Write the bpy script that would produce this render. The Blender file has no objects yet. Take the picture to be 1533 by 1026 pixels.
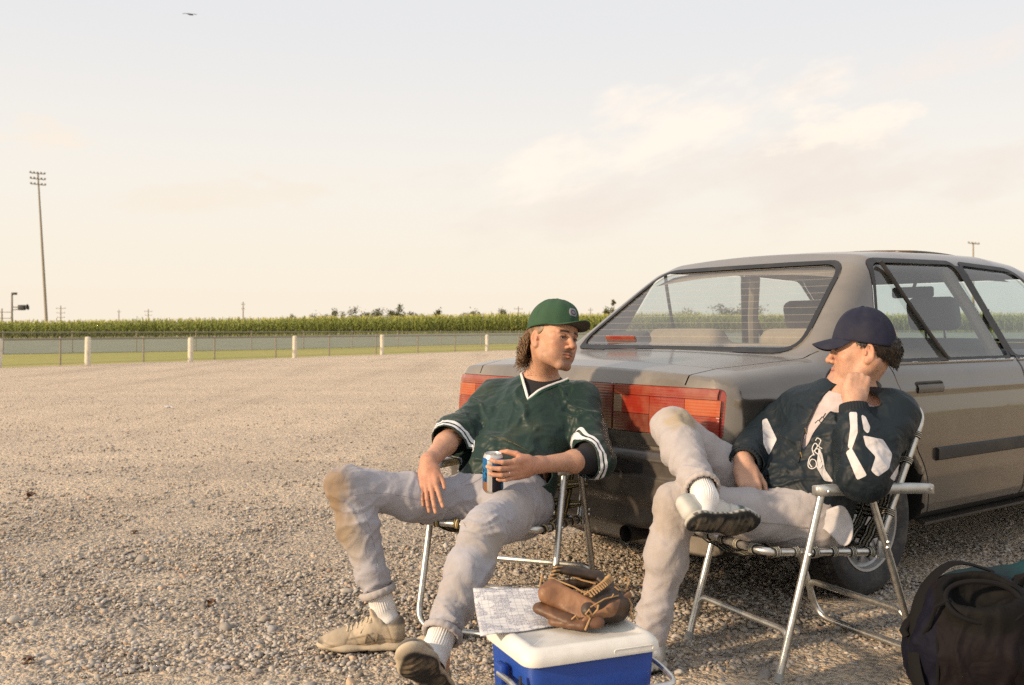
import bpy, bmesh, math, random
import numpy as np
from mathutils import Vector, Matrix

random.seed(11)
RNG = np.random.default_rng(5)
scene = bpy.context.scene
COL = scene.collection

# ------------------------------------------------------------------ camera
CAM_H = 1.10
cam_d = bpy.data.cameras.new("camera")
cam = bpy.data.objects.new("camera", cam_d)
COL.objects.link(cam)
cam.location = (0, 0, CAM_H)
cam.rotation_euler = (math.radians(90), 0, 0)
cam_d.sensor_width = 36.0
cam_d.lens = 35.0
cam_d.shift_y = -20.0 / 1533.0
cam_d.clip_start = 0.05
cam_d.clip_end = 6000.0
cam_d.dof.use_dof = True
cam_d.dof.focus_distance = 3.5
cam_d.dof.aperture_fstop = 6.3
scene.camera = cam

# ------------------------------------------------------------------ light
SUN_DIR = Vector((0.83, 0.46, -0.345)).normalized()      # the way the light travels
SUN_EL = math.asin(-SUN_DIR.z)
SUN_AZ = math.atan2(-SUN_DIR.x, -SUN_DIR.y)
sun_d = bpy.data.lights.new("sun", 'SUN')
sun_d.energy = 4.0
sun_d.angle = math.radians(3.5)
sun_d.color = (1.0, 0.75, 0.49)
sun = bpy.data.objects.new("sun", sun_d)
COL.objects.link(sun)
sun.rotation_euler = SUN_DIR.to_track_quat('-Z', 'Y').to_euler()
sun.location = (-30, -18, 20)

world = bpy.data.worlds.new("World")
scene.world = world
world.use_nodes = True
wn = world.node_tree.nodes
wl = world.node_tree.links
wn.clear()
w_out = wn.new('ShaderNodeOutputWorld')
w_bg = wn.new('ShaderNodeBackground')
w_bg.inputs['Strength'].default_value = 0.87
w_sky = wn.new('ShaderNodeTexSky')
w_sky.sky_type = 'NISHITA'
w_sky.sun_disc = False
w_sky.sun_elevation = SUN_EL
w_sky.sun_rotation = SUN_AZ
w_sky.dust_density = 3.0
w_sky.air_density = 1.0
w_tc = wn.new('ShaderNodeTexCoord')
w_sep = wn.new('ShaderNodeSeparateXYZ')
wl.new(w_tc.outputs['Generated'], w_sep.inputs[0])
w_ramp = wn.new('ShaderNodeValToRGB')                      # hazy evening veil, the same all the way round
wl.new(w_sep.outputs['Z'], w_ramp.inputs[0])
els = w_ramp.color_ramp.elements
els[0].position = 0.0;  els[0].color = (1.05, 0.925, 0.755, 1)
els[1].position = 1.0;  els[1].color = (0.76, 0.78, 0.82, 1)
for p, c in ((0.06, (1.03, 0.93, 0.785, 1)), (0.16, (0.99, 0.93, 0.845, 1)), (0.29, (0.875, 0.868, 0.872, 1)), (0.5, (0.82, 0.83, 0.86, 1))):
    e = els.new(p); e.color = c
w_dim = wn.new('ShaderNodeMixRGB'); w_dim.blend_type = 'MULTIPLY'; w_dim.inputs[0].default_value = 1.0
wl.new(w_sky.outputs[0], w_dim.inputs[1]); w_dim.inputs[2].default_value = (0.12, 0.12, 0.12, 1)
w_mix = wn.new('ShaderNodeMixRGB'); w_mix.inputs[0].default_value = 0.90
wl.new(w_dim.outputs[0], w_mix.inputs[1]); wl.new(w_ramp.outputs[0], w_mix.inputs[2])
wl.new(w_mix.outputs[0], w_bg.inputs['Color'])
wl.new(w_bg.outputs[0], w_out.inputs[0])

vs = scene.view_settings
scene.display_settings.display_device = 'sRGB'
vs.view_transform = 'Standard'
vs.look = 'None'
vs.exposure = 0.22
vs.gamma = 1.0
vs.use_curve_mapping = False
scene.render.engine = 'CYCLES'
scene.cycles.max_bounces = 8
scene.cycles.transparent_max_bounces = 16
scene.cycles.use_denoising = False            # the sampling noise stands in for film grain
scene.cycles.caustics_reflective = False
scene.cycles.caustics_refractive = False
scene.cycles.sample_clamp_indirect = 2.5

# ------------------------------------------------------------------ helpers
FPX, HOR = 1490.4, 493.0
def at(px, py, d):
    """a point measured on the photograph, at distance d along the view"""
    return np.array([(px - 766.5) * d / FPX, d, CAM_H - (py - HOR) * d / FPX])

def tag(o, label=None, cat=None, group=None, kind=None):
    if label: o['label'] = label
    if cat: o['category'] = cat
    if group: o['group'] = group
    if kind: o['kind'] = kind
    return o

def empty(name, loc=(0, 0, 0), rz=0.0):
    o = bpy.data.objects.new(name, None)
    COL.objects.link(o)
    o.location = loc
    o.rotation_euler = (0, 0, rz)
    o.empty_display_size = 0.05
    return o

def link_mesh(name, me, mat=None, parent=None, smooth=True):
    o = bpy.data.objects.new(name, me)
    COL.objects.link(o)
    if mat is not None:
        for m in (mat if isinstance(mat, (list, tuple)) else [mat]):
            me.materials.append(m)
    if parent is not None:
        o.parent = parent
    if smooth:
        me.polygons.foreach_set('use_smooth', np.ones(len(me.polygons), dtype=bool))
    return o

def mesh_np(name, verts, faces, mat=None, parent=None, smooth=True, attrs=None, mats=None):
    """faces: (F,3|4) array or list of lists"""
    me = bpy.data.meshes.new(name)
    verts = np.asarray(verts, dtype=np.float32)
    if isinstance(faces, np.ndarray):
        nf, k = faces.shape
        me.vertices.add(len(verts)); me.vertices.foreach_set('co', verts.ravel())
        me.loops.add(nf * k); me.loops.foreach_set('vertex_index', faces.astype(np.int32).ravel())
        me.polygons.add(nf)
        me.polygons.foreach_set('loop_start', np.arange(0, nf * k, k, dtype=np.int32))
        me.update(calc_edges=True)
    else:
        me.from_pydata([tuple(map(float, v)) for v in verts], [], [tuple(int(i) for i in f) for f in faces])
        me.update()
    for nm, val in (attrs or {}).items():
        val = np.asarray(val, dtype=np.float32)
        if val.ndim == 1:
            a = me.attributes.new(nm, 'FLOAT', 'POINT'); a.data.foreach_set('value', val)
        else:
            a = me.attributes.new(nm, 'FLOAT_COLOR', 'POINT')
            c = np.ones((len(val), 4), dtype=np.float32); c[:, :3] = val
            a.data.foreach_set('color', c.ravel())
    o = link_mesh(name, me, mat, parent, smooth)
    if mats is not None:
        me.polygons.foreach_set('material_index', np.asarray(mats, dtype=np.int32))
    return o

def copy_tree(o, parent=None):
    c = o.copy(); COL.objects.link(c)
    if parent is not None: c.parent = parent
    for ch in list(o.children): copy_tree(ch, c)
    return c

class MB:
    """collects simple shapes into one mesh"""
    def __init__(s): s.v = []; s.f = []
    def add(s, v, f):
        n = len(s.v); s.v += [tuple(map(float, p)) for p in v]; s.f += [tuple(i + n for i in q) for q in f]
        return s
    def box(s, c, size, rot=None, bevel=0.0):
        bm = bmesh.new(); bmesh.ops.create_cube(bm, size=1.0)
        for v in bm.verts: v.co = Vector((v.co.x * size[0], v.co.y * size[1], v.co.z * size[2]))
        if bevel > 0: bmesh.ops.bevel(bm, geom=bm.edges[:], offset=bevel, segments=2, profile=0.5, affect='EDGES')
        if rot is not None: bmesh.ops.transform(bm, matrix=rot.to_4x4(), verts=bm.verts[:])
        bm.verts.ensure_lookup_table(); bm.verts.index_update()
        s.add([v.co + Vector(c) for v in bm.verts], [[v.index for v in f.verts] for f in bm.faces]); bm.free()
        return s
    def tube(s, pts, r, n=10, cap=True, closed=False, flat=1.0, up=None):
        pts = [Vector(p) for p in pts]; m = len(pts)
        rs = r if isinstance(r, (list, tuple, np.ndarray)) else [r] * m
        rings = []; prev = None
        for i, p in enumerate(pts):
            if closed: t = pts[(i + 1) % m] - pts[i - 1]
            else: t = pts[min(i + 1, m - 1)] - pts[max(i - 1, 0)]
            t = t.normalized() if t.length > 1e-9 else Vector((0, 0, 1))
            if up is not None: a = Vector(up)
            elif prev is not None: a = prev
            else: a = Vector((0, 0, 1)) if abs(t.z) < 0.9 else Vector((1, 0, 0))
            a = (a - t * a.dot(t)); a = a.normalized() if a.length > 1e-6 else t.orthogonal().normalized()
            b = t.cross(a); prev = a
            rings.append([p + (a * math.cos(q) * flat + b * math.sin(q)) * float(rs[i]) for q in [2 * math.pi * k / n for k in range(n)]])
        v = [q for R in rings for q in R]; f = []
        last = m if closed else m - 1
        for i in range(last):
            j = (i + 1) % m
            for k in range(n): f.append((i * n + k, i * n + (k + 1) % n, j * n + (k + 1) % n, j * n + k))
        if cap and not closed:
            f.append(tuple(range(n - 1, -1, -1))); f.append(tuple((m - 1) * n + k for k in range(n)))
        return s.add(v, f)
    def lathe(s, prof, n=24, M=None, cap=False):
        v = []; f = []
        for (r, z) in prof:
            for k in range(n):
                a = 2 * math.pi * k / n; p = Vector((r * math.cos(a), r * math.sin(a), z))
                v.append(M @ p if M is not None else p)
        for i in range(len(prof) - 1):
            for k in range(n): f.append((i * n + k, i * n + (k + 1) % n, (i + 1) * n + (k + 1) % n, (i + 1) * n + k))
        if cap:
            f.append(tuple(range(n - 1, -1, -1))); f.append(tuple((len(prof) - 1) * n + k for k in range(n)))
        return s.add(v, f)
    def grid(s, P):
        """P: list of rows of points"""
        nr, nc = len(P), len(P[0])
        return s.add([p for r in P for p in r], [(i * nc + j, i * nc + j + 1, (i + 1) * nc + j + 1, (i + 1) * nc + j) for i in range(nr - 1) for j in range(nc - 1)])
    def build(s, name, mat=None, parent=None, smooth=True, sharp=35):
        me = bpy.data.meshes.new(name); me.from_pydata(s.v, [], s.f); me.update()
        o = link_mesh(name, me, mat, parent, smooth)
        if smooth and sharp:
            try: me.set_sharp_from_angle(angle=math.radians(sharp))
            except Exception: pass
        return o

def arc_pts(pts, r, n=5):
    """round the inner corners of a polyline"""
    pts = [Vector(p) for p in pts]; out = [pts[0]]
    for i in range(1, len(pts) - 1):
        a, b, c = pts[i - 1], pts[i], pts[i + 1]
        d1, d2 = (a - b), (c - b); q = min(r, d1.length * .49, d2.length * .49)
        p1, p2 = b + d1.normalized() * q, b + d2.normalized() * q
        for k in range(n + 1):
            t = k / n; out.append(p1 * (1 - t) ** 2 + b * 2 * t * (1 - t) + p2 * t * t)
    out.append(pts[-1]); return out

# ------------------------------------------------------------------ noise
def _h(ix, iy, iz):
    n = (ix * 374761393 + iy * 668265263 + iz * 1274126177) & 0xFFFFFFFF
    n = ((n ^ (n >> 13)) * 1103515245) & 0xFFFFFFFF
    n = n ^ (n >> 16)
    return (n & 0xFFFF) / 32767.5 - 1.0
def vnoise(P):
    P = np.asarray(P, dtype=np.float64); i = np.floor(P).astype(np.int64); f = P - i; f = f * f * f * (f * (f * 6 - 15) + 10)
    x, y, z = i[:, 0], i[:, 1], i[:, 2]; r = 0
    for dx in (0, 1):
        for dy in (0, 1):
            for dz in (0, 1):
                w = (f[:, 0] if dx else 1 - f[:, 0]) * (f[:, 1] if dy else 1 - f[:, 1]) * (f[:, 2] if dz else 1 - f[:, 2])
                r = r + w * _h(x + dx, y + dy, z + dz)
    return r
def fbm(P, oct=3):
    s = 0; a = 1.0; t = 0
    for k in range(oct):
        s = s + a * vnoise(np.asarray(P) * (2 ** k) + 17.3 * k); t += a; a *= .5
    return s / t

def sstep(a, b, x):
    t = np.clip((x - a) / (b - a), 0, 1); return t * t * (3 - 2 * t)

# ------------------------------------------------------------------ implicit surfaces
def V3(*a): return np.array(a, dtype=np.float64)
def unit(v): v = np.asarray(v, dtype=np.float64); return v / np.linalg.norm(v)

class Pr:
    """one implicit primitive: fn(P)->distance; c, r bound it"""
    def __init__(s, fn, c, r): s.fn, s.c, s.r = fn, np.asarray(c, float), float(r)

def cap(a, b, ra, rb=None):
    a = np.asarray(a, float); b = np.asarray(b, float); rb = ra if rb is None else rb
    ab = b - a; L2 = max(ab @ ab, 1e-12)
    def fn(P):
        d = P - a; t = np.clip(d @ ab / L2, 0, 1)
        return np.sqrt(np.maximum(((d - t[:, None] * ab) ** 2).sum(1), 0)) - (ra + (rb - ra) * t)
    return Pr(fn, (a + b) / 2, math.sqrt(L2) / 2 + max(ra, rb))

def frame(z, x=None):
    """rotation rows (x,y,z) from a z axis and a rough x"""
    z = unit(z); x = np.asarray(x if x is not None else ((1, 0, 0) if abs(z[0]) < .9 else (0, 1, 0)), float)
    x = unit(x - z * (x @ z)); y = np.cross(z, x)
    return np.stack([x, y, z])

def ell(c, r, R=None):
    c = np.asarray(c, float); r = np.asarray(r, float)
    def fn(P):
        q = P - c
        if R is not None: q = q @ R.T
        k0 = np.sqrt(((q / r) ** 2).sum(1)); k1 = np.sqrt(((q / (r * r)) ** 2).sum(1))
        return k0 * (k0 - 1) / np.maximum(k1, 1e-6)
    return Pr(fn, c, r.max())

def rbox(c, h, rd, R=None):
    c = np.asarray(c, float); h = np.asarray(h, float)
    def fn(P):
        q = P - c
        if R is not None: q = q @ R.T
        q = np.abs(q) - (h - rd)
        return np.sqrt((np.maximum(q, 0) ** 2).sum(1)) + np.minimum(q.max(1), 0) - rd
    return Pr(fn, c, np.linalg.norm(h))

def flatcap(a, b, ra, rb, side, sc):
    """tapered limb, its section squeezed by sc along 'side'"""
    a = np.asarray(a, float); b = np.asarray(b, float); s_ = unit(side)
    ab = b - a; s_ = unit(s_ - ab * (s_ @ ab) / (ab @ ab))
    f0 = cap(a, b, ra, rb).fn
    def fn(P):
        q = P - a; k = q @ s_
        return f0(P + np.outer(k * (1 / sc - 1), s_)) * min(1.0, sc if sc < 1 else 1.0)
    return Pr(fn, (a + b) / 2, np.linalg.norm(ab) / 2 + max(ra, rb) * max(1, sc))

def half(p, n):
    """half space: inside is behind the plane"""
    p = np.asarray(p, float); n = unit(n)
    return Pr(lambda P: (P - p) @ n, p, 1e6)

class Shape:
    def __init__(s): s.ops = []
    def add(s, p, k=0.0): s.ops.append((p, '+', k)); return s
    def sub(s, p, k=0.0): s.ops.append((p, '-', k)); return s
    def cut(s, p, k=0.0): s.ops.append((p, '&', k)); return s
    def ev(s, P, ops=None):
        d = None
        for p, o, k in (s.ops if ops is None else ops):
            e = p.fn(P)
            if d is None:
                d = e if o == '+' else np.full(len(P), 1.0); 
                if o == '+': continue
            if o == '+':
                if k > 0:
                    h = np.maximum(k - np.abs(d - e), 0) / k; d = np.minimum(d, e) - h * h * k * .25
                else: d = np.minimum(d, e)
            else:
                if o == '-': e = -e
                if k > 0:
                    h = np.maximum(k - np.abs(d - e), 0) / k; d = np.maximum(d, e) + h * h * k * .25
                else: d = np.maximum(d, e)
        return d
    def mesh(s, vox, B=16, lo=None, hi=None, relax=1):
        adds = [p for p, o, k in s.ops if o == '+']
        if lo is None:
            lo = np.min([p.c - p.r for p in adds], axis=0) - 3 * vox; hi = np.max([p.c + p.r for p in adds], axis=0) + 3 * vox
        lo = np.asarray(lo, float); hi = np.asarray(hi, float)
        n = np.ceil((hi - lo) / vox / B).astype(int)
        bl = np.stack(np.meshgrid(*[np.arange(k) for k in n], indexing='ij'), -1).reshape(-1, 3)
        cen = lo + (bl + .5) * B * vox; rad = B * vox * .5 * 1.7321
        dc = s.ev(cen)
        act = np.abs(dc) < rad * 1.7 + .004
        bl, cen = bl[act], cen[act]
        pd = [p.fn(cen) for p, o, k in s.ops]
        N = (n * B + 2).astype(np.int64)
        key = lambda I: (I[..., 0] * N[1] + I[..., 1]) * N[2] + I[..., 2]
        g = np.stack(np.meshgrid(*[np.arange(B + 1)] * 3, indexing='ij'), -1)
        gf = g.reshape(-1, 3)
        keys = []; pos = []; edges = [[], [], []]; flips = [[], [], []]
        corners = [(a, b, c) for a in (0, 1) for b in (0, 1) for c in (0, 1)]
        pairs = [(i, j) for i in range(8) for j in range(i + 1, 8) if sum(abs(corners[i][q] - corners[j][q]) for q in range(3)) == 1]
        for bi in range(len(bl)):
            ops = []
            for op, d in zip(s.ops, pd):
                if op[1] == '+':
                    if d[bi] < rad * 1.8 + .03 + op[2]: ops.append(op)
                elif op[1] == '-':
                    if d[bi] < rad * 1.8 + op[2]: ops.append(op)
                else:
                    if d[bi] > -(rad * 1.8 + op[2]): ops.append(op)
            if not ops or all(o[1] != '+' for o in ops): continue
            base = bl[bi] * B
            D = s.ev(lo + (base + gf) * vox, ops).reshape(B + 1, B + 1, B + 1)
            S = D < 0
            if S.all() or not S.any(): continue
            cs = [S[a:B + a, b:B + b, c:B + c] for a, b, c in corners]
            cnt = sum(c.astype(np.int8) for c in cs)
            I = np.argwhere((cnt > 0) & (cnt < 8))
            if len(I) == 0: continue
            dv = np.stack([D[I[:, 0] + a, I[:, 1] + b, I[:, 2] + c] for a, b, c in corners], 1)
            acc = np.zeros((len(I), 3)); w = np.zeros(len(I))
            for i, j in pairs:
                m = (dv[:, i] < 0) != (dv[:, j] < 0)
                if not m.any(): continue
                t = dv[m, i] / (dv[m, i] - dv[m, j])
                ci, cj = np.array(corners[i]), np.array(corners[j])
                acc[m] += ci + t[:, None] * (cj - ci); w[m] += 1
            pos.append(lo + (base + I + acc / w[:, None]) * vox)
            keys.append(key((base + I).astype(np.int64)))
            for ax in range(3):
                sl0 = [slice(0, B)] * 3; sl1 = [slice(0, B)] * 3; sl1[ax] = slice(1, B + 1)
                a0, a1 = S[tuple(sl0)], S[tuple(sl1)]
                E = np.argwhere(a0 != a1)
                if len(E):
                    edges[ax].append((base + E).astype(np.int64)); flips[ax].append(a0[E[:, 0], E[:, 1], E[:, 2]])
        keys = np.concatenate(keys); pos = np.concatenate(pos)
        od = np.argsort(keys); keys = keys[od]; pos = pos[od]
        quads = []
        for ax in range(3):
            if not edges[ax]: continue
            E = np.concatenate(edges[ax]); F = np.concatenate(flips[ax])
            u, v = (ax + 1) % 3, (ax + 2) % 3
            du = np.zeros(3, np.int64); du[u] = 1; dv_ = np.zeros(3, np.int64); dv_[v] = 1
            q = []; ok = np.ones(len(E), bool)
            for o_ in (0 * du, du, du + dv_, dv_):
                kk = key(E - o_); ix = np.searchsorted(keys, kk); ix = np.minimum(ix, len(keys) - 1)
                ok &= keys[ix] == kk; q.append(ix)
            q = np.stack(q, 1); q[~F] = q[~F][:, ::-1]
            quads.append(q[ok])
        Q = np.concatenate(quads)
        for _ in range(relax):
            sm = np.zeros_like(pos); ct = np.zeros(len(pos))
            for a_, b_ in ((0, 1), (1, 2), (2, 3), (3, 0)):
                np.add.at(sm, Q[:, a_], pos[Q[:, b_]]); np.add.at(ct, Q[:, a_], 1)
                np.add.at(sm, Q[:, b_], pos[Q[:, a_]]); np.add.at(ct, Q[:, b_], 1)
            new = pos * .5 + .5 * sm / np.maximum(ct, 1)[:, None]
            nn = vnormals(pos, Q)
            # keep the volume: only slide along the tangent plus half of the normal move
            d = new - pos; dn = (d * nn).sum(1)[:, None] * nn
            pos = pos + d - .5 * dn
        return pos, Q

def vnormals(pos, Q):
    n = np.cross(pos[Q[:, 2]] - pos[Q[:, 0]], pos[Q[:, 3]] - pos[Q[:, 1]]); r = np.zeros_like(pos)
    for k in range(4): np.add.at(r, Q[:, k], n)
    return r / np.maximum(np.linalg.norm(r, axis=1), 1e-12)[:, None]

# ------------------------------------------------------------------ materials
def new_mat(name):
    m = bpy.data.materials.new(name); m.use_nodes = True
    nt = m.node_tree; b = nt.nodes['Principled BSDF']
    return m, nt, b
def nd(nt, t, **kw):
    n = nt.nodes.new(t)
    for k, v in kw.items():
        if k in n.inputs: n.inputs[k].default_value = v
        else: setattr(n, k, v)
    return n
def col4(c): return (c[0], c[1], c[2], 1.0)
def coords(nt, kind='Object', scale=None):
    tc = nd(nt, 'ShaderNodeTexCoord')
    if scale is None: return tc.outputs[kind]
    mp = nd(nt, 'ShaderNodeMapping'); mp.inputs['Scale'].default_value = scale if isinstance(scale, (tuple, list)) else (scale,) * 3
    nt.links.new(tc.outputs[kind], mp.inputs['Vector']); return mp.outputs[0]
def noise(nt, vec, scale, detail=3, rough=.5):
    n = nd(nt, 'ShaderNodeTexNoise'); n.inputs['Scale'].default_value = scale; n.inputs['Detail'].default_value = detail; n.inputs['Roughness'].default_value = rough
    nt.links.new(vec, n.inputs['Vector']); return n.outputs['Fac']
def ramp(nt, fac, stops):
    r = nd(nt, 'ShaderNodeValToRGB'); e = r.color_ramp.elements
    e[0].position, e[0].color = stops[0][0], col4(stops[0][1]); e[1].position, e[1].color = stops[-1][0], col4(stops[-1][1])
    for p, c in stops[1:-1]:
        x = e.new(p); x.color = col4(c)
    nt.links.new(fac, r.inputs[0]); return r.outputs[0]
def mixc(nt, fac, a, b, mode='MIX'):
    m = nd(nt, 'ShaderNodeMixRGB', blend_type=mode)
    for i, x in ((0, fac), (1, a), (2, b)):
        if isinstance(x, (int, float)): m.inputs[i].default_value = x
        elif isinstance(x, (tuple, list)): m.inputs[i].default_value = col4(x)
        else: nt.links.new(x, m.inputs[i])
    return m.outputs[0]
def mth(nt, op, a, b=0.0, c=0.0):
    m = nd(nt, 'ShaderNodeMath', operation=op)
    for i, x in ((0, a), (1, b), (2, c)):
        if isinstance(x, (int, float)): m.inputs[i].default_value = x
        else: nt.links.new(x, m.inputs[i])
    return m.outputs[0]
def bump(nt, b, height, strength=.3, dist=.01, chain=None):
    n = nd(nt, 'ShaderNodeBump'); n.inputs['Strength'].default_value = strength; n.inputs['Distance'].default_value = dist
    nt.links.new(height, n.inputs['Height'])
    if chain is not None: nt.links.new(chain, n.inputs['Normal'])
    nt.links.new(n.outputs[0], b.inputs['Normal']); return n.outputs[0]
def attr(nt, name, out='Color'):
    a = nd(nt, 'ShaderNodeAttribute', attribute_name=name); return a.outputs[out]

def plain(name, color, rough=.5, metal=0.0, var=.12, nscale=30.0, bstr=0.0, bscale=200.0, spec=.5, coat=0.0, dirt=None, dirt_amt=.4, dirt_scale=6.0):
    """a colour with some grain, blotches and fine relief"""
    m, nt, b = new_mat(name); co = coords(nt)
    n1 = noise(nt, co, nscale, 4, .6)
    lo = tuple(max(0, c * (1 - var)) for c in color); hi = tuple(min(1, c * (1 + var)) for c in color)
    c = ramp(nt, n1, ((.3, lo), (.7, hi)))
    if dirt is not None:
        n2 = noise(nt, co, dirt_scale, 5, .65)
        f = nd(nt, 'ShaderNodeMapRange'); f.inputs['From Min'].default_value = .48; f.inputs['From Max'].default_value = .72; f.inputs['To Max'].default_value = dirt_amt
        nt.links.new(n2, f.inputs[0]); c = mixc(nt, f.outputs[0], c, dirt)
    nt.links.new(c, b.inputs['Base Color'])
    r = nd(nt, 'ShaderNodeMapRange'); r.inputs['To Min'].default_value = max(.02, rough - .1); r.inputs['To Max'].default_value = min(1, rough + .1)
    nt.links.new(n1, r.inputs[0]); nt.links.new(r.outputs[0], b.inputs['Roughness'])
    b.inputs['Metallic'].default_value = metal; b.inputs['Specular IOR Level'].default_value = spec; b.inputs['Coat Weight'].default_value = coat
    if bstr > 0: bump(nt, b, noise(nt, co, bscale, 3), bstr, .003)
    return m
# ================================================================== clouds in the sky
def sky_clouds():
    n, l = wn, wl
    x, y, z = w_sep.outputs['X'], w_sep.outputs['Y'], w_sep.outputs['Z']
    def m(op, a, b=0.0):
        q = n.new('ShaderNodeMath'); q.operation = op
        for i, v in ((0, a), (1, b)):
            if isinstance(v, (int, float)): q.inputs[i].default_value = v
            else: l.new(v, q.inputs[i])
        return q.outputs[0]
    az = m('ARCTAN2', x, y)
    def cloud(azc, zc, aw, zw, tilt, scale, seed, lo, hi):
        da = m('SUBTRACT', az, azc); dz = m('SUBTRACT', m('SUBTRACT', z, zc), m('MULTIPLY', da, tilt))
        r = m('SQRT', m('ADD', m('POWER', m('DIVIDE', da, aw), 2.0), m('POWER', m('DIVIDE', dz, zw), 2.0)))
        cv = n.new('ShaderNodeCombineXYZ'); l.new(m('MULTIPLY', da, scale), cv.inputs[0]); l.new(m('MULTIPLY', dz, scale * 2.3), cv.inputs[1]); cv.inputs[2].default_value = seed
        t = n.new('ShaderNodeTexNoise'); t.inputs['Scale'].default_value = 1.0; t.inputs['Detail'].default_value = 7; t.inputs['Roughness'].default_value = .6
        l.new(cv.outputs[0], t.inputs['Vector'])
        v = m('SUBTRACT', t.outputs['Fac'], m('MULTIPLY', r, .30))
        mr = n.new('ShaderNodeMapRange'); mr.interpolation_type = 'SMOOTHSTEP'; mr.inputs['From Min'].default_value = lo; mr.inputs['From Max'].default_value = hi
        l.new(v, mr.inputs[0]); return mr.outputs[0]
    prev = w_mix.outputs[0]
    specs = [  # cloud body (a bit greyer and pinker than the veil) then its sunlit tops
        (cloud(.20, .150, .30, .070, .16, 7.0, 1.3, .20, .52), (.88, .755, .67), .52),
        (cloud(.17, .195, .20, .045, .22, 9.0, 4.1, .20, .46), (1.08, .96, .83), .75),
        (cloud(.31, .188, .07, .030, .10, 16.0, 2.6, .20, .42), (1.08, .96, .82), .75),
        (cloud(.34, .135, .22, .030, .12, 8.0, 5.6, .22, .50), (.86, .74, .66), .45),
        (cloud(-.26, .130, .16, .022, .04, 12.0, 7.7, .22, .46), (.95, .82, .66), .40),
        (cloud(-.44, .172, .05, .018, .02, 22.0, 9.2, .22, .46), (1.0, .86, .70), .5),
        (cloud(.42, .235, .10, .03, .2, 12.0, 11.2, .25, .5), (.97, .84, .75), .4),
    ]
    for f, c, a in specs:
        mx = n.new('ShaderNodeMixRGB'); l.new(m('MULTIPLY', f, a), mx.inputs[0]); l.new(prev, mx.inputs[1]); mx.inputs[2].default_value = col4(c); prev = mx.outputs[0]
    l.new(prev, w_bg.inputs['Color'])
sky_clouds()

# ================================================================== ground
FP0 = np.array([-14.76, 28.7]); FD = unit((.515, .857)); FN = np.array([-FD[1], FD[0]])   # the near fence line
def ground_z(x, y):
    return .75 * sstep(-60, 12, x) * sstep(48, 104, y)

def mat_lot():
    m, nt, b = new_mat('gravel_lot'); co = coords(nt)
    big = noise(nt, co, .28, 4, .6); mid = noise(nt, co, 2.2, 4, .6)
    fine = noise(nt, co, 60, 4, .7)
    vo = nd(nt, 'ShaderNodeTexVoronoi'); vo.inputs['Scale'].default_value = 46; nt.links.new(co, vo.inputs['Vector'])
    vo2 = nd(nt, 'ShaderNodeTexVoronoi'); vo2.inputs['Scale'].default_value = 110; nt.links.new(co, vo2.inputs['Vector'])
    c = ramp(nt, big, ((.3, (.42, .37, .31)), (.7, (.52, .462, .39))))
    c = mixc(nt, ramp(nt, mid, ((.35, (0, 0, 0)), (.65, (.6, .6, .6)))), c, (.36, .31, .26))
    spy = nd(nt, 'ShaderNodeSeparateXYZ'); nt.links.new(co, spy.inputs[0])                # far gravel painted paler, standing in for its brightness under grazing light
    graze_pale = nd(nt, 'ShaderNodeMapRange', interpolation_type='SMOOTHSTEP'); graze_pale.inputs['From Min'].default_value = 3.8; graze_pale.inputs['From Max'].default_value = 13.5; nt.links.new(mth(nt, 'ADD', spy.outputs[1], mth(nt, 'MULTIPLY', big, 5.0)), graze_pale.inputs[0])
    c = mixc(nt, mth(nt, 'MULTIPLY', graze_pale.outputs[0], .9), c, ramp(nt, mid, ((.3, (.66, .55, .44)), (.7, (.78, .655, .525)))))
    band = noise(nt, coords(nt, 'Object', (.035, .55, 1)), 1.0, 4, .55)
    c = mixc(nt, ramp(nt, band, ((.42, (0, 0, 0)), (.60, (.55, .55, .55)))), c, (.80, .665, .515))
    trk = noise(nt, coords(nt, 'Object', (.9, .06, 1)), 1.0, 3, .5)
    c = mixc(nt, ramp(nt, trk, ((.52, (0, 0, 0)), (.66, (.3, .3, .3)))), c, (.38, .32, .26))
    sepc = nd(nt, 'ShaderNodeSeparateColor'); nt.links.new(vo.outputs['Color'], sepc.inputs[0])
    st = ramp(nt, sepc.outputs[0], ((0, (.55, .55, .56)), (.5, (.95, .93, .90)), (1, (1.25, 1.15, 1.0))))
    c = mixc(nt, .75, c, st, 'MULTIPLY')
    c = mixc(nt, .5, c, ramp(nt, fine, ((.3, (.6, .6, .6)), (.7, (1.25, 1.22, 1.15)))), 'MULTIPLY')
    nt.links.new(c, b.inputs['Base Color']); b.inputs['Roughness'].default_value = .95; b.inputs['Specular IOR Level'].default_value = .15
    hgt = mth(nt, 'ADD', mth(nt, 'MULTIPLY', vo.outputs['Distance'], -1.0), mth(nt, 'MULTIPLY', vo2.outputs['Distance'], -.5))
    hgt = mth(nt, 'ADD', hgt, mth(nt, 'MULTIPLY', fine, .5))
    bump(nt, b, hgt, .9, .018)
    return m

def mat_field():
    m, nt, b = new_mat('dry_grass_field'); co = coords(nt)
    n1 = noise(nt, co, .12, 4, .6); n2 = noise(nt, co, 1.6, 4, .7)
    c = ramp(nt, n1, ((.35, (.34, .33, .10)), (.65, (.42, .37, .13))))
    c = mixc(nt, .6, c, ramp(nt, n2, ((.3, (.75, .8, .7)), (.7, (1.2, 1.15, 1.05)))), 'MULTIPLY')
    nt.links.new(c, b.inputs['Base Color']); b.inputs['Roughness'].default_value = 1; b.inputs['Specular IOR Level'].default_value = .1
    return m

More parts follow.
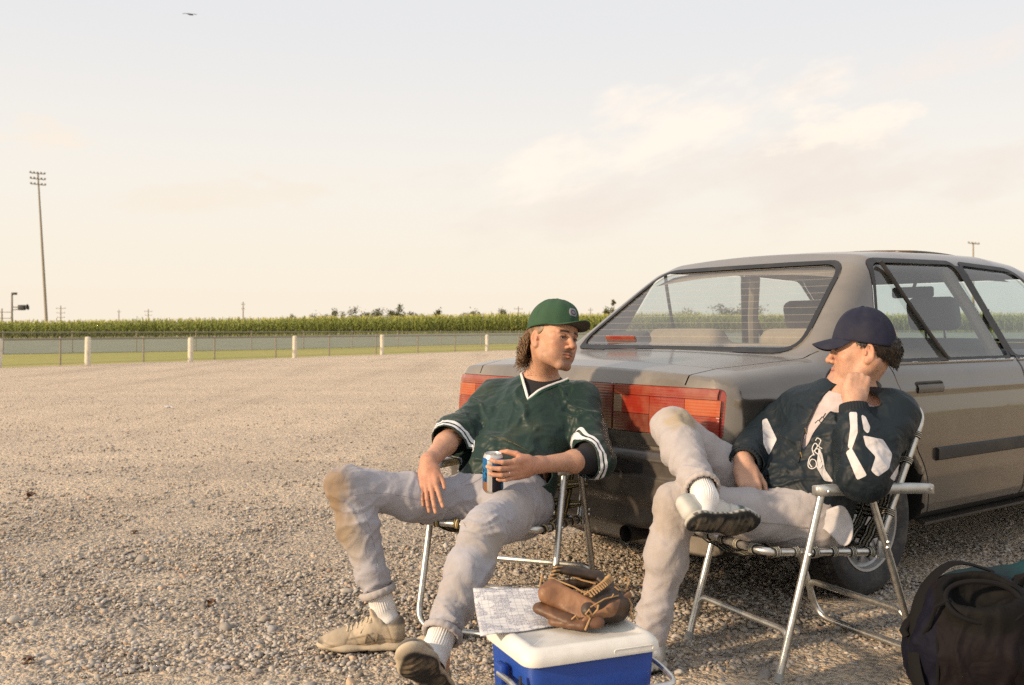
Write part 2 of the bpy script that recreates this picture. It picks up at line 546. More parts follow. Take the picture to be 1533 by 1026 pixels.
def ground():
    # far sheet, out to the horizon
    ys = np.concatenate([np.linspace(-40, 40, 12), np.linspace(46, 130, 22), [180, 260, 400, 800, 1600, 3500]])
    xs = np.concatenate([[-3500, -1200, -400, -150], np.linspace(-90, 90, 46), [150, 400, 1200, 3500]])
    X, Y = np.meshgrid(xs, ys); Z = ground_z(X, Y) - .012
    v = np.stack([X, Y, Z], -1).reshape(-1, 3); nx = len(xs)
    f = np.array([[i * nx + j, i * nx + j + 1, (i + 1) * nx + j + 1, (i + 1) * nx + j] for i in range(len(ys) - 1) for j in range(nx - 1)])
    tag(mesh_np('grass_field', v, f, mat_field()), kind='structure')
    # gravel lot up to the fence: fine relief near the camera
    ys = np.concatenate([np.linspace(-9, 1.2, 14)[:-1], 1.2 * (60 / 1.2) ** np.linspace(0, 1, 330)])
    rows = []; 
    nc = 300
    for y in ys:
        xf = FP0[0] + (y - FP0[1]) / FD[1] * FD[0] + .35 * math.sin(y * .9) * .3 + .25      # fence x at this depth
        hw = max(8.0, y * .72 + 2.5)
        if y < 60:
            l = max(-hw, xf) if y > 10 else -hw
            r = hw + 12
            l = min(l, r - 1)
        t = np.linspace(0, 1, nc)
        rows.append(np.stack([l + (r - l) * t, np.full(nc, y), np.zeros(nc)], 1))
    P = np.concatenate(rows)
    near = 1 - sstep(14, 40, P[:, 1])
    Pz = fbm(P * 3.0, 2) * .010 + (fbm(P * 21.0, 2) * .006 + fbm(P * 48.0, 2) * .004) * (1 - sstep(6, 16, P[:, 1]))
    P[:, 2] = Pz * near
    f = np.array([[i * nc + j, i * nc + j + 1, (i + 1) * nc + j + 1, (i + 1) * nc + j] for i in range(len(ys) - 1) for j in range(nc - 1)])
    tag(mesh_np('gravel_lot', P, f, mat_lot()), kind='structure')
    # grey track between the mown grass and the corn
    m, nt, b = new_mat('grey_track'); co = coords(nt)
    n2 = noise(nt, co, .5, 4, .6)
    nt.links.new(ramp(nt, n2, ((.3, (.175, .195, .125)), (.7, (.245, .25, .17)))), b.inputs['Base Color']); b.inputs['Roughness'].default_value = .95
    v = []; f = []
    n = 40
    for i in range(n + 1):
        t = i / n; x = -75 + 165 * t
        y0 = 44 + (x + 22) * 1.05 if x < -2 else 65 + (x + 2) * .1
        y0 = max(y0, 30)
        for k in range(7):
            y = y0 + (112 - y0) * k / 6; v.append((x, y, float(ground_z(np.array(x), np.array(y))) + .004))
    for i in range(n):
        for k in range(6): f.append((i * 7 + k, (i + 1) * 7 + k, (i + 1) * 7 + k + 1, i * 7 + k + 1))
    tag(mesh_np('track', np.array(v), np.array(f), m), kind='structure')
ground()

def stones():
    bm = bmesh.new(); bmesh.ops.create_icosphere(bm, subdivisions=1, radius=1.0); bm.verts.ensure_lookup_table()
    v1 = np.array([v.co for v in bm.verts]); f1 = np.array([[v.index for v in f.verts] for f in bm.faces]); bm.free()
    bm = bmesh.new(); bmesh.ops.create_icosphere(bm, subdivisions=2, radius=1.0); bm.verts.ensure_lookup_table()
    v2 = np.array([v.co for v in bm.verts]); f2 = np.array([[v.index for v in f.verts] for f in bm.faces]); bm.free()
    def scatter(n, bv, bf, smin, smax, y0, y1, pw, seed):
        r = np.random.default_rng(seed)
        inv = r.uniform(0, 1, n); y = 1 / (1 / y0 + (1 / y1 - 1 / y0) * inv)
        x = (r.uniform(-1, 1, n)) * (y * .60 + .35)
        s = smin + (smax - smin) * r.power(pw, n)[:, None] if pw > 1 else smin * (smax / smin) ** (r.uniform(0, 1, n) ** (1 / max(pw, .05)))[:, None]
        ax = np.stack([r.uniform(.75, 1.3, n), r.uniform(.7, 1.1, n), r.uniform(.4, .75, n)], 1) * s
        a = r.uniform(0, 6.283, n); ca, sa = np.cos(a), np.sin(a)
        tl = r.normal(0, .25, (n, 2))
        B = bv[None] * (1 + .26 * r.uniform(-1, 1, (n, len(bv), 1)))
        B = B * ax[:, None]
        bx = B[..., 0] * ca[:, None] - B[..., 1] * sa[:, None]; by = B[..., 0] * sa[:, None] + B[..., 1] * ca[:, None]
        bz = B[..., 2] + bx * tl[:, :1] + by * tl[:, 1:]
        V = np.stack([bx + x[:, None], by + y[:, None], bz + (s * .12)], -1)
        F = bf[None] + (np.arange(n) * len(bv))[:, None, None]
        c = r.uniform(0, 1, (n, 1)); tint = r.uniform(0, 1, (n, 1))
        base = np.array([.285, .262, .24]) * (1 - c) + np.array([.53, .475, .405]) * c
        base = base * (1 - .45 * (tint > .82)) + np.array([.05, .06, .08]) * (tint < .16)
        base[(tint[:, 0] > .60) & (tint[:, 0] < .66)] *= np.array([1.2, .98, .82])
        C = np.repeat(base[:, None], len(bv), 1)
        return V.reshape(-1, 3), F.reshape(-1, 3), C.reshape(-1, 3)
    parts = [scatter(44000, v1, f1, .0032, .0085, 2.1, 6.5, .8, 1), scatter(30000, v1, f1, .007, .014, 3.2, 22, .7, 2),
             scatter(3200, v2, f2, .0085, .018, 2.1, 12, .4, 3), scatter(120, v2, f2, .018, .029, 2.3, 10, .5, 4)]
    off = 0; Vs, Fs, Cs = [], [], []
    for V, F, C in parts:
        Vs.append(V); Fs.append(F + off); Cs.append(C); off += len(V)
    m, nt, b = new_mat('pebble_stone'); co = coords(nt)
    c = mixc(nt, .6, attr(nt, 'col'), ramp(nt, noise(nt, co, 160, 3), ((.3, (.72, .72, .74)), (.7, (1.2, 1.17, 1.1)))), 'MULTIPLY')
    nt.links.new(c, b.inputs['Base Color']); b.inputs['Roughness'].default_value = .9; b.inputs['Specular IOR Level'].default_value = .2
    tag(mesh_np('gravel', np.concatenate(Vs), np.concatenate(Fs), m, attrs={'col': np.concatenate(Cs)}), label='loose grey and tan pebbles of the parking lot', kind='stuff')
stones()

# ================================================================== corn, trees, poles
def corn():
    r = np.random.default_rng(3)
    xs = []; ys = []
    for row in range(10):
        n = 760; x = np.linspace(-80, 120, n) + r.normal(0, .08, n); xs.append(x); ys.append(106 - x * .03 + row * .95 + r.normal(0, .12, n))
    n = 6500; xs.append(r.uniform(-110, 190, n)); ys.append(113 + 120 * r.uniform(0, 1, n) ** 1.6)
    x = np.concatenate(xs); y = np.concatenate(ys); n = len(x); z = ground_z(x, y)
    h = 1.98 * (1 + r.normal(0, .05, n)) + .15 * fbm(np.stack([x * .12, y * .12, 0 * x], 1), 2)
    V = []; F = []; C = []; off = 0
    base = np.array([.300, .325, .068]); tass = np.array([.46, .42, .13])
    for k in range(7):                                         # bent leaf blades
        a = r.uniform(0, 6.283, n); hz = h * (.14 + .115 * k + r.uniform(-.04, .04, n)); L = r.uniform(.45, .75, n) * (1 - .25 * (k > 4)); w = r.uniform(.05, .085, n)
        d = np.stack([np.cos(a), np.sin(a), 0 * a], 1); s = np.stack([-np.sin(a), np.cos(a), 0 * a], 1) * w[:, None]; p = np.stack([x, y, z + hz], 1)
        p1 = p + d * (L * .5)[:, None] + np.array([0, 0, .30]) * (L)[:, None]; p2 = p + d * L[:, None] + np.array([0, 0, -.05]) * L[:, None]
        vv = np.stack([p - s * .6, p + s * .6, p1 + s, p1 - s, p2], 1)
        V.append(vv.reshape(-1, 3)); i = off + np.arange(n)[:, None] * 5
        F += [i + np.array([[0, 1, 2]]), i + np.array([[0, 2, 3]]), i + np.array([[3, 2, 4]])]; off += n * 5
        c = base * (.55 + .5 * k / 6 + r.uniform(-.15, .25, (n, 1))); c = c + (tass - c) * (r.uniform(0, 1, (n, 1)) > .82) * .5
        C.append(np.repeat(c[:, None], 5, 1).reshape(-1, 3))
    # stem and tassel
    for k in range(2):
        a = r.uniform(0, 3.14, n); s = np.stack([np.cos(a), np.sin(a), 0 * a], 1)
        if k == 0: lo, hi, w = 0, h * .92, .03
        else: lo, hi, w = h * .86, h * 1.02, .04
        b0 = np.stack([x, y, z + lo], 1); b1 = np.stack([x, y, z + hi], 1)
        V.append(np.stack([b0 - s * w * .6, b0 + s * w * .6, b1 + s * w, b1 - s * w], 1).reshape(-1, 3)); i = off + np.arange(n)[:, None] * 4
        F += [i + np.array([[0, 1, 2]]), i + np.array([[0, 2, 3]])]; off += n * 4
        c = (base * .8 if k == 0 else tass) * (1 + r.uniform(-.2, .2, (n, 1))); C.append(np.repeat(c[:, None], 4, 1).reshape(-1, 3))
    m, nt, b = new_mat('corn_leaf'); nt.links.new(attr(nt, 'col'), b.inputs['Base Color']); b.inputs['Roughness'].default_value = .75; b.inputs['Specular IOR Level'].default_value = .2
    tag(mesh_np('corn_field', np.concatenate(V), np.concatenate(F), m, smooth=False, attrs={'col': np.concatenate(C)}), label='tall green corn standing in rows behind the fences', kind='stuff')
corn()

M_BARK = plain('tree_bark', (.10, .075, .05), .9, nscale=8)
def leaf_mat():
    m, nt, b = new_mat('tree_leaf'); nt.links.new(attr(nt, 'col'), b.inputs['Base Color']); b.inputs['Roughness'].default_value = .8; b.inputs['Specular IOR Level'].default_value = .15
    return m
M_LEAF = leaf_mat()
def crown_mesh(r, c, rad, nl, size, tint, name, parent):
    nb = max(5, int(nl / 90)); bl = r.normal(0, .45, (nb, 3)); bl[:, 2] = bl[:, 2] * .8; bl /= np.maximum(1, np.linalg.norm(bl, axis=1) / .85)[:, None]
    k = r.integers(0, nb, nl); p = bl[k] + r.normal(0, .19, (nl, 3)); p = p * rad + c
    a = r.normal(0, 1, (nl, 3)); a /= np.linalg.norm(a, axis=1)[:, None]; b_ = np.cross(a, r.normal(0, 1, (nl, 3))); b_ /= np.linalg.norm(b_, axis=1)[:, None]
    s = size * r.uniform(.6, 1.3, (nl, 1)); V = np.stack([p - a * s, p - b_ * s * .7, p + a * s, p + b_ * s * .7], 1).reshape(-1, 3)
    F = np.arange(nl * 4).reshape(-1, 4)
    c_ = np.array(tint) * (.75 + .5 * r.uniform(0, 1, (nb, 1)))[k] * r.uniform(.8, 1.2, (nl, 1))
    return mesh_np(name, V, F, M_LEAF, parent, smooth=False, attrs={'col': np.repeat(c_[:, None], 4, 1).reshape(-1, 3)})
def tree(px, d, top, halfw, label, seed, tint=(.125, .125, .058), nl=900, kind='far_tree', grp='trees beyond the corn'):
    r = np.random.default_rng(seed); x = (px - 766.5) * d / FPX; H = (HOR - top + 1.5) * d / FPX + CAM_H; w = halfw * 1.3 * d / FPX
    t = empty(kind, (x, d, 0)); tag(t, label, 'tree', grp)
    b = MB(); b.tube([(0, 0, 0), (.1, 0, H * .3), (0, .1, H * .62)], [H * .035, H * .028, H * .015], 7)
    for k in range(4):
        a = k * 1.7 + seed; b.tube([(0, 0, H * (.3 + .06 * k)), (math.cos(a) * w * .5, math.sin(a) * w * .5, H * (.55 + .06 * k))], [H * .014, H * .006], 5)
    b.build('trunk', M_BARK, t)
    crown_mesh(r, np.array([0, 0, H * .62]), np.array([w, w, H * .42]), nl, H * .035, tint, 'crown', t)
    return t
TREES = [  # px, depth, top y, half width px, what it looks like
    (437, 300, 471, 8, 'low dark bush just topping the corn beside the lone pole'), (481, 320, 469, 14, 'broad low bush peeping over the corn left of centre'),
    (505, 300, 466, 9, 'small ragged tree rising over the corn left of the tree clump'), (537, 310, 465, 15, 'left tree of the dark clump above the corn'),
    (562, 315, 464, 16, 'right tree of the dark clump above the corn'), (594, 280, 461, 10, 'tallest round tree right of the dark clump above the corn'),
    (616, 310, 467, 12, 'flat topped tree next to the tallest round tree'), (642, 330, 467, 13, 'wide low tree over the corn midway to the capped man'),
    (656, 300, 465, 6, 'slim dark tree over the corn beside a wide low one'), (706, 270, 462, 14, 'dense round tree standing alone left of the green cap'),
    (752, 300, 467, 10, 'low tree over the corn touching the green cap'), (912, 260, 460, 10, 'bushy tree at the edge of the car rear window'),
    (1035, 300, 462, 22, 'tree seen through the rear glass left of its middle'), (1080, 280, 458, 24, 'broad tree seen through the middle of the rear glass'),
    (1120, 290, 455, 24, 'tall tree seen through the rear glass by the pillar'), (1215, 280, 462, 22, 'tree seen through the rear glass beside the headrest'),
]
for i, (px, d, tp, hw, lb) in enumerate(TREES): tree(px, d, tp, hw, lb, 20 + i)
# the thin tree with a round tuft
def tuft_tree():
    d = 255; x = (919 - 766.5) * d / FPX; H = (HOR - 449) * d / FPX + CAM_H
    t = empty('tuft_tree', (x, d, 0)); tag(t, 'thin bare trunk with a small round tuft above the rear window', 'tree')
    MB().tube([(0, 0, 0), (0, 0, H * .92)], [.16, .07], 6).build('trunk', M_BARK, t)
    crown_mesh(np.random.default_rng(9), np.array([0, 0, H * .92]), np.array([.95, .95, .8]), 160, .22, (.10, .085, .035), 'crown', t)
tuft_tree()

M_STEELPOLE = plain('weathered_pole_steel', (.30, .255, .20), .6, .3)
M_DARKPOLE = plain('grey_pole_wood', (.27, .225, .185), .9)
M_LAMPHEAD = plain('lamp_head_metal', (.33, .29, .26), .5, .4)
def light_pole(px, d, top, lean, label, rows=3, n=5, w=.92, grp=None, ls=.55):
    x = (px - 766.5) * d / FPX; H = (HOR - top) * d / FPX + CAM_H
    t = empty('light_pole', (x, d, 0)); tag(t, label, 'light pole', grp)
    MB().tube([(0, 0, 0), (lean * .5, 0, H * .5), (lean, 0, H)], [.20, .16, .10], 10).build('pole', M_STEELPOLE, t)
    for k in range(rows):
        z = H - .10 - k * .72; c = lean * z / H; tilt = -.10
        MB().tube([(c - w, 0, z - tilt * w), (c + w, 0, z + tilt * w)], .05, 6).build('crossarm', M_STEELPOLE, t)
        for i in range(n):
            q = -w + 2 * w * i / (n - 1) + .0
            b = MB(); M = Matrix.Translation((c + q, -.18, z + tilt * q + .12)) @ Matrix.Rotation(math.radians(62), 4, 'X')
            b.lathe([(a_ * ls, b_ * ls) for a_, b_ in ((.02, .2), (.13, .16), (.22, .0), (.30, -.12), (.27, -.12), (.02, -.06))], 10, M); b.build('lamp', M_LAMPHEAD, t)
    return t
light_pole(71, 130, 259, -1.25, 'tall floodlight mast leaning left, far left beyond the corn')
light_pole(1457, 150, 364, .0, 'floodlight cluster just showing over the car roof', rows=1, n=4, w=.75, ls=.6)

def utility_pole(px, d, top, label, arms=3, w=1.6):
    x = (px - 766.5) * d / FPX; H = (HOR - top) * d / FPX + CAM_H
    t = empty('utility_pole', (x, d, 0)); tag(t, label, 'utility pole', 'utility poles far behind the corn')
    MB().tube([(0, 0, 0), (0, 0, H)], [.25, .15], 7).build('pole', M_DARKPOLE, t)
    for k in range(arms):
        z = H - .9 - k * 1.5; ww = w * (1 - .1 * k)
        MB().box((0, 0, z), (2 * ww, .16, .16)).build('crossarm', M_DARKPOLE, t)
        for s in (-1, 1): MB().tube([(s * ww * .9, 0, z), (s * ww * .9, 0, z + .45)], [.09, .06], 5).build('insulator', M_LAMPHEAD, t)
utility_pole(91, 330, 458, 'utility pole with three arms between the mast and the clear gap', 3)
utility_pole(178, 420, 464, 'shortest bare utility pole with one arm on the left horizon', 1, .8)
utility_pole(222, 380, 463, 'utility pole with two arms over the corn left of centre', 2, 1.5)
utility_pole(364, 330, 452, 'tallest slim utility pole over the corn near the low bush', 2, .6)
utility_pole(776, 360, 459, 'utility pole with three arms just left of the green cap', 3, 1.6)
utility_pole(884, 380, 461, 'thin utility pole between the cap brim and the rear window', 2, .9)
utility_pole(3, 240, 462, 'wide armed utility pole cut by the left picture edge', 2, 2.6)

def speaker_post():
    d = 118; x = (18 - 766.5) * d / FPX; H = (HOR - 438) * d / FPX + CAM_H
    t = empty('speaker_post', (x, d, 0)); tag(t, 'short post with lamp and dark loudspeaker box at far left', 'post')
    MB().tube([(0, 0, 0), (0, 0, H)], [.13, .1], 8).build('post', M_DARKPOLE, t)
    dk = plain('black_speaker_box', (.05, .05, .055), .6)
    MB().box((.30, 0, H - .15), (.5, .35, .28), bevel=.03).build('lamp_head', dk, t)
    b = MB(); b.tube([(0, 0, H - 1.75), (.95, 0, H - 1.75)], .06, 6); b.tube([(0, 0, H - 2.1), (.95, 0, H - 1.95)], .05, 6); b.build('bracket', M_DARKPOLE, t)
    MB().box((1.15, 0, H - 1.8), (.75, .5, .62), bevel=.05).lathe([(.1, .0), (.34, .35), (.36, .35), (.36, .38)], 12, Matrix.Translation((1.5, 0, H - 1.8)) @ Matrix.Rotation(math.radians(80), 4, 'Y')).build('loudspeaker', dk, t)
speaker_post()

# ================================================================== fences
M_GALV = plain('galvanised_steel', (.40, .385, .35), .5, .6)
M_RAIL = plain('dull_rail_steel', (.30, .26, .21), .6, .4)
M_CREAM = plain('cream_painted_wood', (.66, .60, .48), .8, dirt=(.30, .25, .18), dirt_amt=.65, dirt_scale=7)
def chain_fence(p0, dr, t0, t1, H, pitch, wire, post_ts, label, cat_grp, rail=True, mesh_h=None, tilt=0.0, zfun=None):
    c = np.array([p0[0] + dr[0] * t0, p0[1] + dr[1] * t0])
    t = empty('chain_link_fence', (c[0], c[1], 0), math.atan2(dr[1], dr[0])); tag(t, label, 'fence', cat_grp)
    L = t1 - t0; b = MB(); h = H
    v = []; f = []
    n = int((L + h) / pitch)
    for sgn in (1, -1):
        for i in range(n):
            s0 = -h + i * pitch
            a0, a1 = s0, s0 + h; z0, z1 = .03, h - .02
            if a0 < 0: z0 += -a0; a0 = 0
            if a1 > L: z1 -= a1 - L; a1 = L
            if z1 - z0 < .02: continue
            if sgn < 0: a0, a1 = L - a0, L - a1
            k = len(v); w = wire * .7
            v += [(a0 - w, 0, z0), (a0 + w, 0, z0), (a0, w * 1.7, z0), (a1 - w, 0, z1), (a1 + w, 0, z1), (a1, w * 1.7, z1)]
            f += [(k, k + 1, k + 4, k + 3), (k + 1, k + 2, k + 5, k + 4), (k + 2, k, k + 3, k + 5)]
    o = mesh_np('wire_mesh', np.array(v), f, M_GALV, t, smooth=False); tag(o, kind='stuff')
    if rail:
        MB().tube([(0, 0, h), (L, 0, h)], .03, 8).build('top_rail', M_RAIL, t)
        if H < .9: MB().tube([(0, 0, .05), (L, 0, .05)], .006, 5).build('tension_wire', M_GALV, t)
    pm = MB().tube([(0, .04, 0), (0, .04, h + .04)], .028, 8).lathe([(.03, h + .03), (.03, h + .05), (.012, h + .075), (0.001, h + .078)], 8, Matrix.Translation((0, .04, 0))).build('post', M_RAIL, t)
    pm.location.x = post_ts[0] - t0
    for q in post_ts[1:]:
        c2 = pm.copy(); COL.objects.link(c2); c2.parent = t; c2.location.x = q - t0
    return t
chain_fence(FP0, FD, -9, 95, .80, .075, .0026, [x * 3.05 - 7.2 for x in range(33)], 'nearer low chain link fence along the gravel lot edge', 'chain link fences')
FD2 = unit((.80, .60))
chain_fence((-24.0, 43.5), FD2, -12, 75, .95, .10, .004, [x * 2.9 - 10 for x in range(29)], 'farther chain link fence between mown grass and grey track', 'chain link fences')
def bollard(px, d, label):
    x = (px - 766.5) * d / FPX
    o = MB().lathe([(.001, 0), (.085, 0), (.085, .80), (.075, .83), (.05, .845), (.001, .848)], 14).build('fence_bollard', M_CREAM)
    o.location = (x, d, 0); o.rotation_euler = (.025 * math.sin(px), .03 * math.cos(px * 1.7), px); o.scale = (1, 1, 1 + .03 * math.sin(px * .3)); tag(o, label, 'bollard', 'cream posts in front of the fence')
for px, d, lb in ((-2, 28.4, 'cream post cut off by the left picture edge'), (131, 29.9, 'cream post nearest on the left, below the floodlight mast'), (285, 33.4, 'second cream post from the left, along the fence'),
                  (441, 38.0, 'cream post in the middle of the open fence stretch'), (572, 42.6, 'cream post right of the middle one, under the tree clump'), (729, 49.8, 'farthest cream post close to the green cap')):
    bollard(px, d, lb)

# ================================================================== small things on the ground, bird
M_DEAD = plain('dry_brown_leaf', (.13, .065, .035), .8, nscale=60, var=.4)
def dead_leaf(px, py, s, label, seed):
    d = CAM_H * FPX / (py - HOR); x = (px - 766.5) * d / FPX; r = random.Random(seed)
    b = MB()
    for k in range(3):
        P = []
        for i in range(7):
            t = i / 6; w = math.sin(math.pi * min(1, t * .9 + .08)) * .45
            P.append([(t - .5, j * w * .5, .12 + .25 * abs(j) * w + .2 * math.sin(t * 3 + k)) for j in (-1, -.4, 0.4, 1)])
        a = k * 1.9 + r.uniform(-.4, .4)
        b.grid([[(s * (q[0] * math.cos(a) - q[1] * math.sin(a)), s * (q[0] * math.sin(a) + q[1] * math.cos(a)), s * q[2]) for q in row] for row in P])
    o = b.build('dead_leaf', M_DEAD, sharp=None); o.location = (x, d, .005); tag(o, label, 'leaf', 'dead leaves on the gravel')
dead_leaf(315, 908, .055, 'curled brown leaf nearest the camera on the gravel', 1)
dead_leaf(45, 747, .09, 'brown leaf clump near the left picture edge', 2)
dead_leaf(201, 801, .05, 'small dark leaf midway across the open gravel', 3)
dead_leaf(42, 995, .05, 'flat dark leaf at the bottom left corner', 4)
def litter():
    d = CAM_H * FPX / (612 - HOR); b = MB()
    b.grid([[(-.05 + .034 * i, -.03 + .03 * j, .01 + .014 * ((i * 7 + j * 5) % 3)) for i in range(4)] for j in range(3)])
    o = b.build('paper_scrap', plain('white_paper_scrap', (.8, .79, .77), .8), sharp=None); o.location = ((253 - 766.5) * d / FPX, d, 0)
    tag(o, 'white paper scrap lying far out on the gravel', 'litter')
litter()
def bird():
    d = 60.0; p = at(285, 22, d); t = MB()
    body = [(-.16, 0, 0), (-.10, 0, .005), (0, 0, 0.01), (.10, 0, .0), (.17, 0, -.01)]
    t.tube([(a, b_ - .0, c) for a, b_, c in body], [.012, .04, .055, .04, .015], 8)
    for s, pts in ((-1, [(0, .0, .03), (-.22, .05, .07), (-.46, .03, -.02)]), (1, [(.03, 0, .03), (.20, -.04, .05), (.38, -.02, .06)])):
        P = []
        for i in range(7):
            q = i / 6; a, b_, c = [Vector(x) for x in pts]; m = a * (1 - q) ** 2 + b_ * 2 * q * (1 - q) + c * q * q; w = .10 * (1 - q * .75)
            P.append([m + Vector((0, -w * .4, -.012)), m + Vector((0, 0, .014)), m + Vector((0, w, -.012)), m + Vector((0, 0, -.016)), m + Vector((0, -w * .4, -.012))])
        t.grid(P)
    o = t.build('bird', plain('dark_feather', (.07, .06, .055), .8), sharp=None); o.location = p; o.rotation_euler = (.1, .0, .5)
    tag(o, 'small dark bird gliding at the top left of the sky', 'bird')
bird()
# ================================================================== the parked sedan
CAR_A = math.radians(37.5)
CAR_O = np.array([.743, 3.478, 0.0])
car = empty('parked_car', CAR_O, CAR_A)
car.scale = (1.0, 1.045, 1.0)
tag(car, 'dusty bronze grey four door sedan parked behind the two seated men', 'car')
def car_w(u, v, z): return np.array([CAR_O[0] + u * math.cos(CAR_A) - v * math.sin(CAR_A), CAR_O[1] + u * math.sin(CAR_A) + v * math.cos(CAR_A), z])

def paint_mat():
    m, nt, b = new_mat('bronze_paint'); co = coords(nt)
    n1 = noise(nt, co, 2.2, 5, .65); n2 = noise(nt, co, 900, 2, .5); n3 = noise(nt, co, 14, 5, .7)
    c = mixc(nt, .4, (.092, .080, .068), ramp(nt, n2, ((.3, (.055, .048, .041)), (.7, (.150, .131, .112)))))
    dust = ramp(nt, n1, ((.38, (0.02, 0.02, 0.02)), (.62, (.17, .17, .17))))
    dust = mixc(nt, .5, dust, ramp(nt, n3, ((.3, (.2, .2, .2)), (.75, (1, 1, 1)))), 'MULTIPLY')
    sp = nd(nt, 'ShaderNodeSeparateXYZ'); nt.links.new(co, sp.inputs[0])          # road dust is thicker near the sills
    low = nd(nt, 'ShaderNodeMapRange'); low.inputs['From Min'].default_value = .62; low.inputs['From Max'].default_value = .25; low.inputs['To Max'].default_value = .12
    nt.links.new(sp.outputs[2], low.inputs[0])
    geo = nd(nt, 'ShaderNodeNewGeometry'); sn = nd(nt, 'ShaderNodeSeparateXYZ'); nt.links.new(geo.outputs['Normal'], sn.inputs[0])
    top = nd(nt, 'ShaderNodeMapRange'); top.inputs['From Min'].default_value = .55; top.inputs['From Max'].default_value = 1.0; top.inputs['To Max'].default_value = .30
    nt.links.new(sn.outputs[2], top.inputs[0])                                     # dust settles on flat panels
    on = nd(nt, 'ShaderNodeSeparateXYZ'); nt.links.new(coords(nt, 'Normal'), on.inputs[0])
    tailw = mth(nt, 'MULTIPLY', mth(nt, 'MAXIMUM', mth(nt, 'MULTIPLY', on.outputs[0], -1.0), 0.0), mth(nt, 'ADD', .16, mth(nt, 'MULTIPLY', n1, .40)))      # road dust thrown up onto the tail
    f = mth(nt, 'MINIMUM', mth(nt, 'ADD', mth(nt, 'ADD', mth(nt, 'ADD', dust, tailw), low.outputs[0]), top.outputs[0]), .75)
    c = mixc(nt, f, c, (.40, .355, .30))
    nt.links.new(c, b.inputs['Base Color'])
    nt.links.new(mth(nt, 'SUBTRACT', .62, mth(nt, 'MULTIPLY', f, .6)), b.inputs['Metallic'])
    nt.links.new(mth(nt, 'ADD', .26, mth(nt, 'MULTIPLY', f, .5)), b.inputs['Roughness'])
    nt.links.new(mth(nt, 'SUBTRACT', 1.0, mth(nt, 'MULTIPLY', f, .9)), b.inputs['Coat Weight']); b.inputs['Coat Roughness'].default_value = .10
    return m
M_PAINT = paint_mat()
M_BLACK = plain('black_rubber_trim', (.018, .018, .019), .55, dirt=(.12, .10, .08), dirt_amt=.25)
M_GAP = plain('dark_panel_gap', (.006, .006, .006), .9)
M_BUMPER = plain('dusty_bumper_plastic', (.062, .054, .047), .38, dirt=(.17, .14, .11), dirt_amt=.35, coat=.25)
M_CHROME = plain('chrome_strip', (.75, .74, .72), .16, 1.0, var=.04)
M_INT = plain('grey_interior_cloth', (.085, .082, .080), .95, bstr=.3, bscale=500)
M_INT2 = plain('beige_interior_trim', (.33, .27, .20), .85)
M_TYRE = plain('tyre_rubber', (.030, .030, .032), .8, dirt=(.20, .175, .145), dirt_amt=.5, dirt_scale=9)
M_HUB = plain('dull_hubcap_silver', (.36, .36, .36), .42, .55, dirt=(.22, .19, .16), dirt_amt=.45)
def glass_mat(name, tint, dust_c, dust, rough=.0, lines=False):
    m, nt, b = new_mat(name); nt.nodes.remove(b); co = coords(nt)
    out = nt.nodes['Material Output']
    tr = nd(nt, 'ShaderNodeBsdfTransparent'); tr.inputs[0].default_value = col4(tint)
    gl = nd(nt, 'ShaderNodeBsdfGlossy'); gl.inputs['Roughness'].default_value = rough; gl.inputs[0].default_value = (1, 1, 1, 1)
    df = nd(nt, 'ShaderNodeBsdfDiffuse'); df.inputs[0].default_value = col4(dust_c)
    geo = nd(nt, 'ShaderNodeNewGeometry'); fr = nd(nt, 'ShaderNodeFresnel')
    nt.links.new(mth(nt, 'SUBTRACT', 1.5, mth(nt, 'MULTIPLY', geo.outputs['Backfacing'], 1.5 - 1 / 1.5)), fr.inputs[0])       # a thin pane: the same from both faces
    m1 = nd(nt, 'ShaderNodeMixShader'); nt.links.new(mth(nt, 'ADD', mth(nt, 'MULTIPLY', fr.outputs[0], 1.35), .015), m1.inputs[0]); nt.links.new(tr.outputs[0], m1.inputs[1]); nt.links.new(gl.outputs[0], m1.inputs[2])
    d = ramp(nt, noise(nt, co, 4, 5, .65), ((.3, (dust * .5,) * 3), (.75, (dust * 1.5,) * 3)))
    if lines:
        sp = nd(nt, 'ShaderNodeSeparateXYZ'); nt.links.new(co, sp.inputs[0])
        w = mth(nt, 'FRACT', mth(nt, 'MULTIPLY', sp.outputs[2], 31.0)); ln = mth(nt, 'LESS_THAN', w, .075)
        d = mth(nt, 'MAXIMUM', d, mth(nt, 'MULTIPLY', ln, .35))
    m2 = nd(nt, 'ShaderNodeMixShader'); nt.links.new(d, m2.inputs[0]); nt.links.new(m1.outputs[0], m2.inputs[1]); nt.links.new(df.outputs[0], m2.inputs[2])
    nt.links.new(m2.outputs[0], out.inputs[0]); return m
M_GLASS = glass_mat('tinted_side_glass', (.80, .90, .93), (.42, .40, .37), .07)
M_REARGLASS = glass_mat('dusty_rear_glass', (.86, .89, .88), (.47, .42, .36), .10, lines=True)

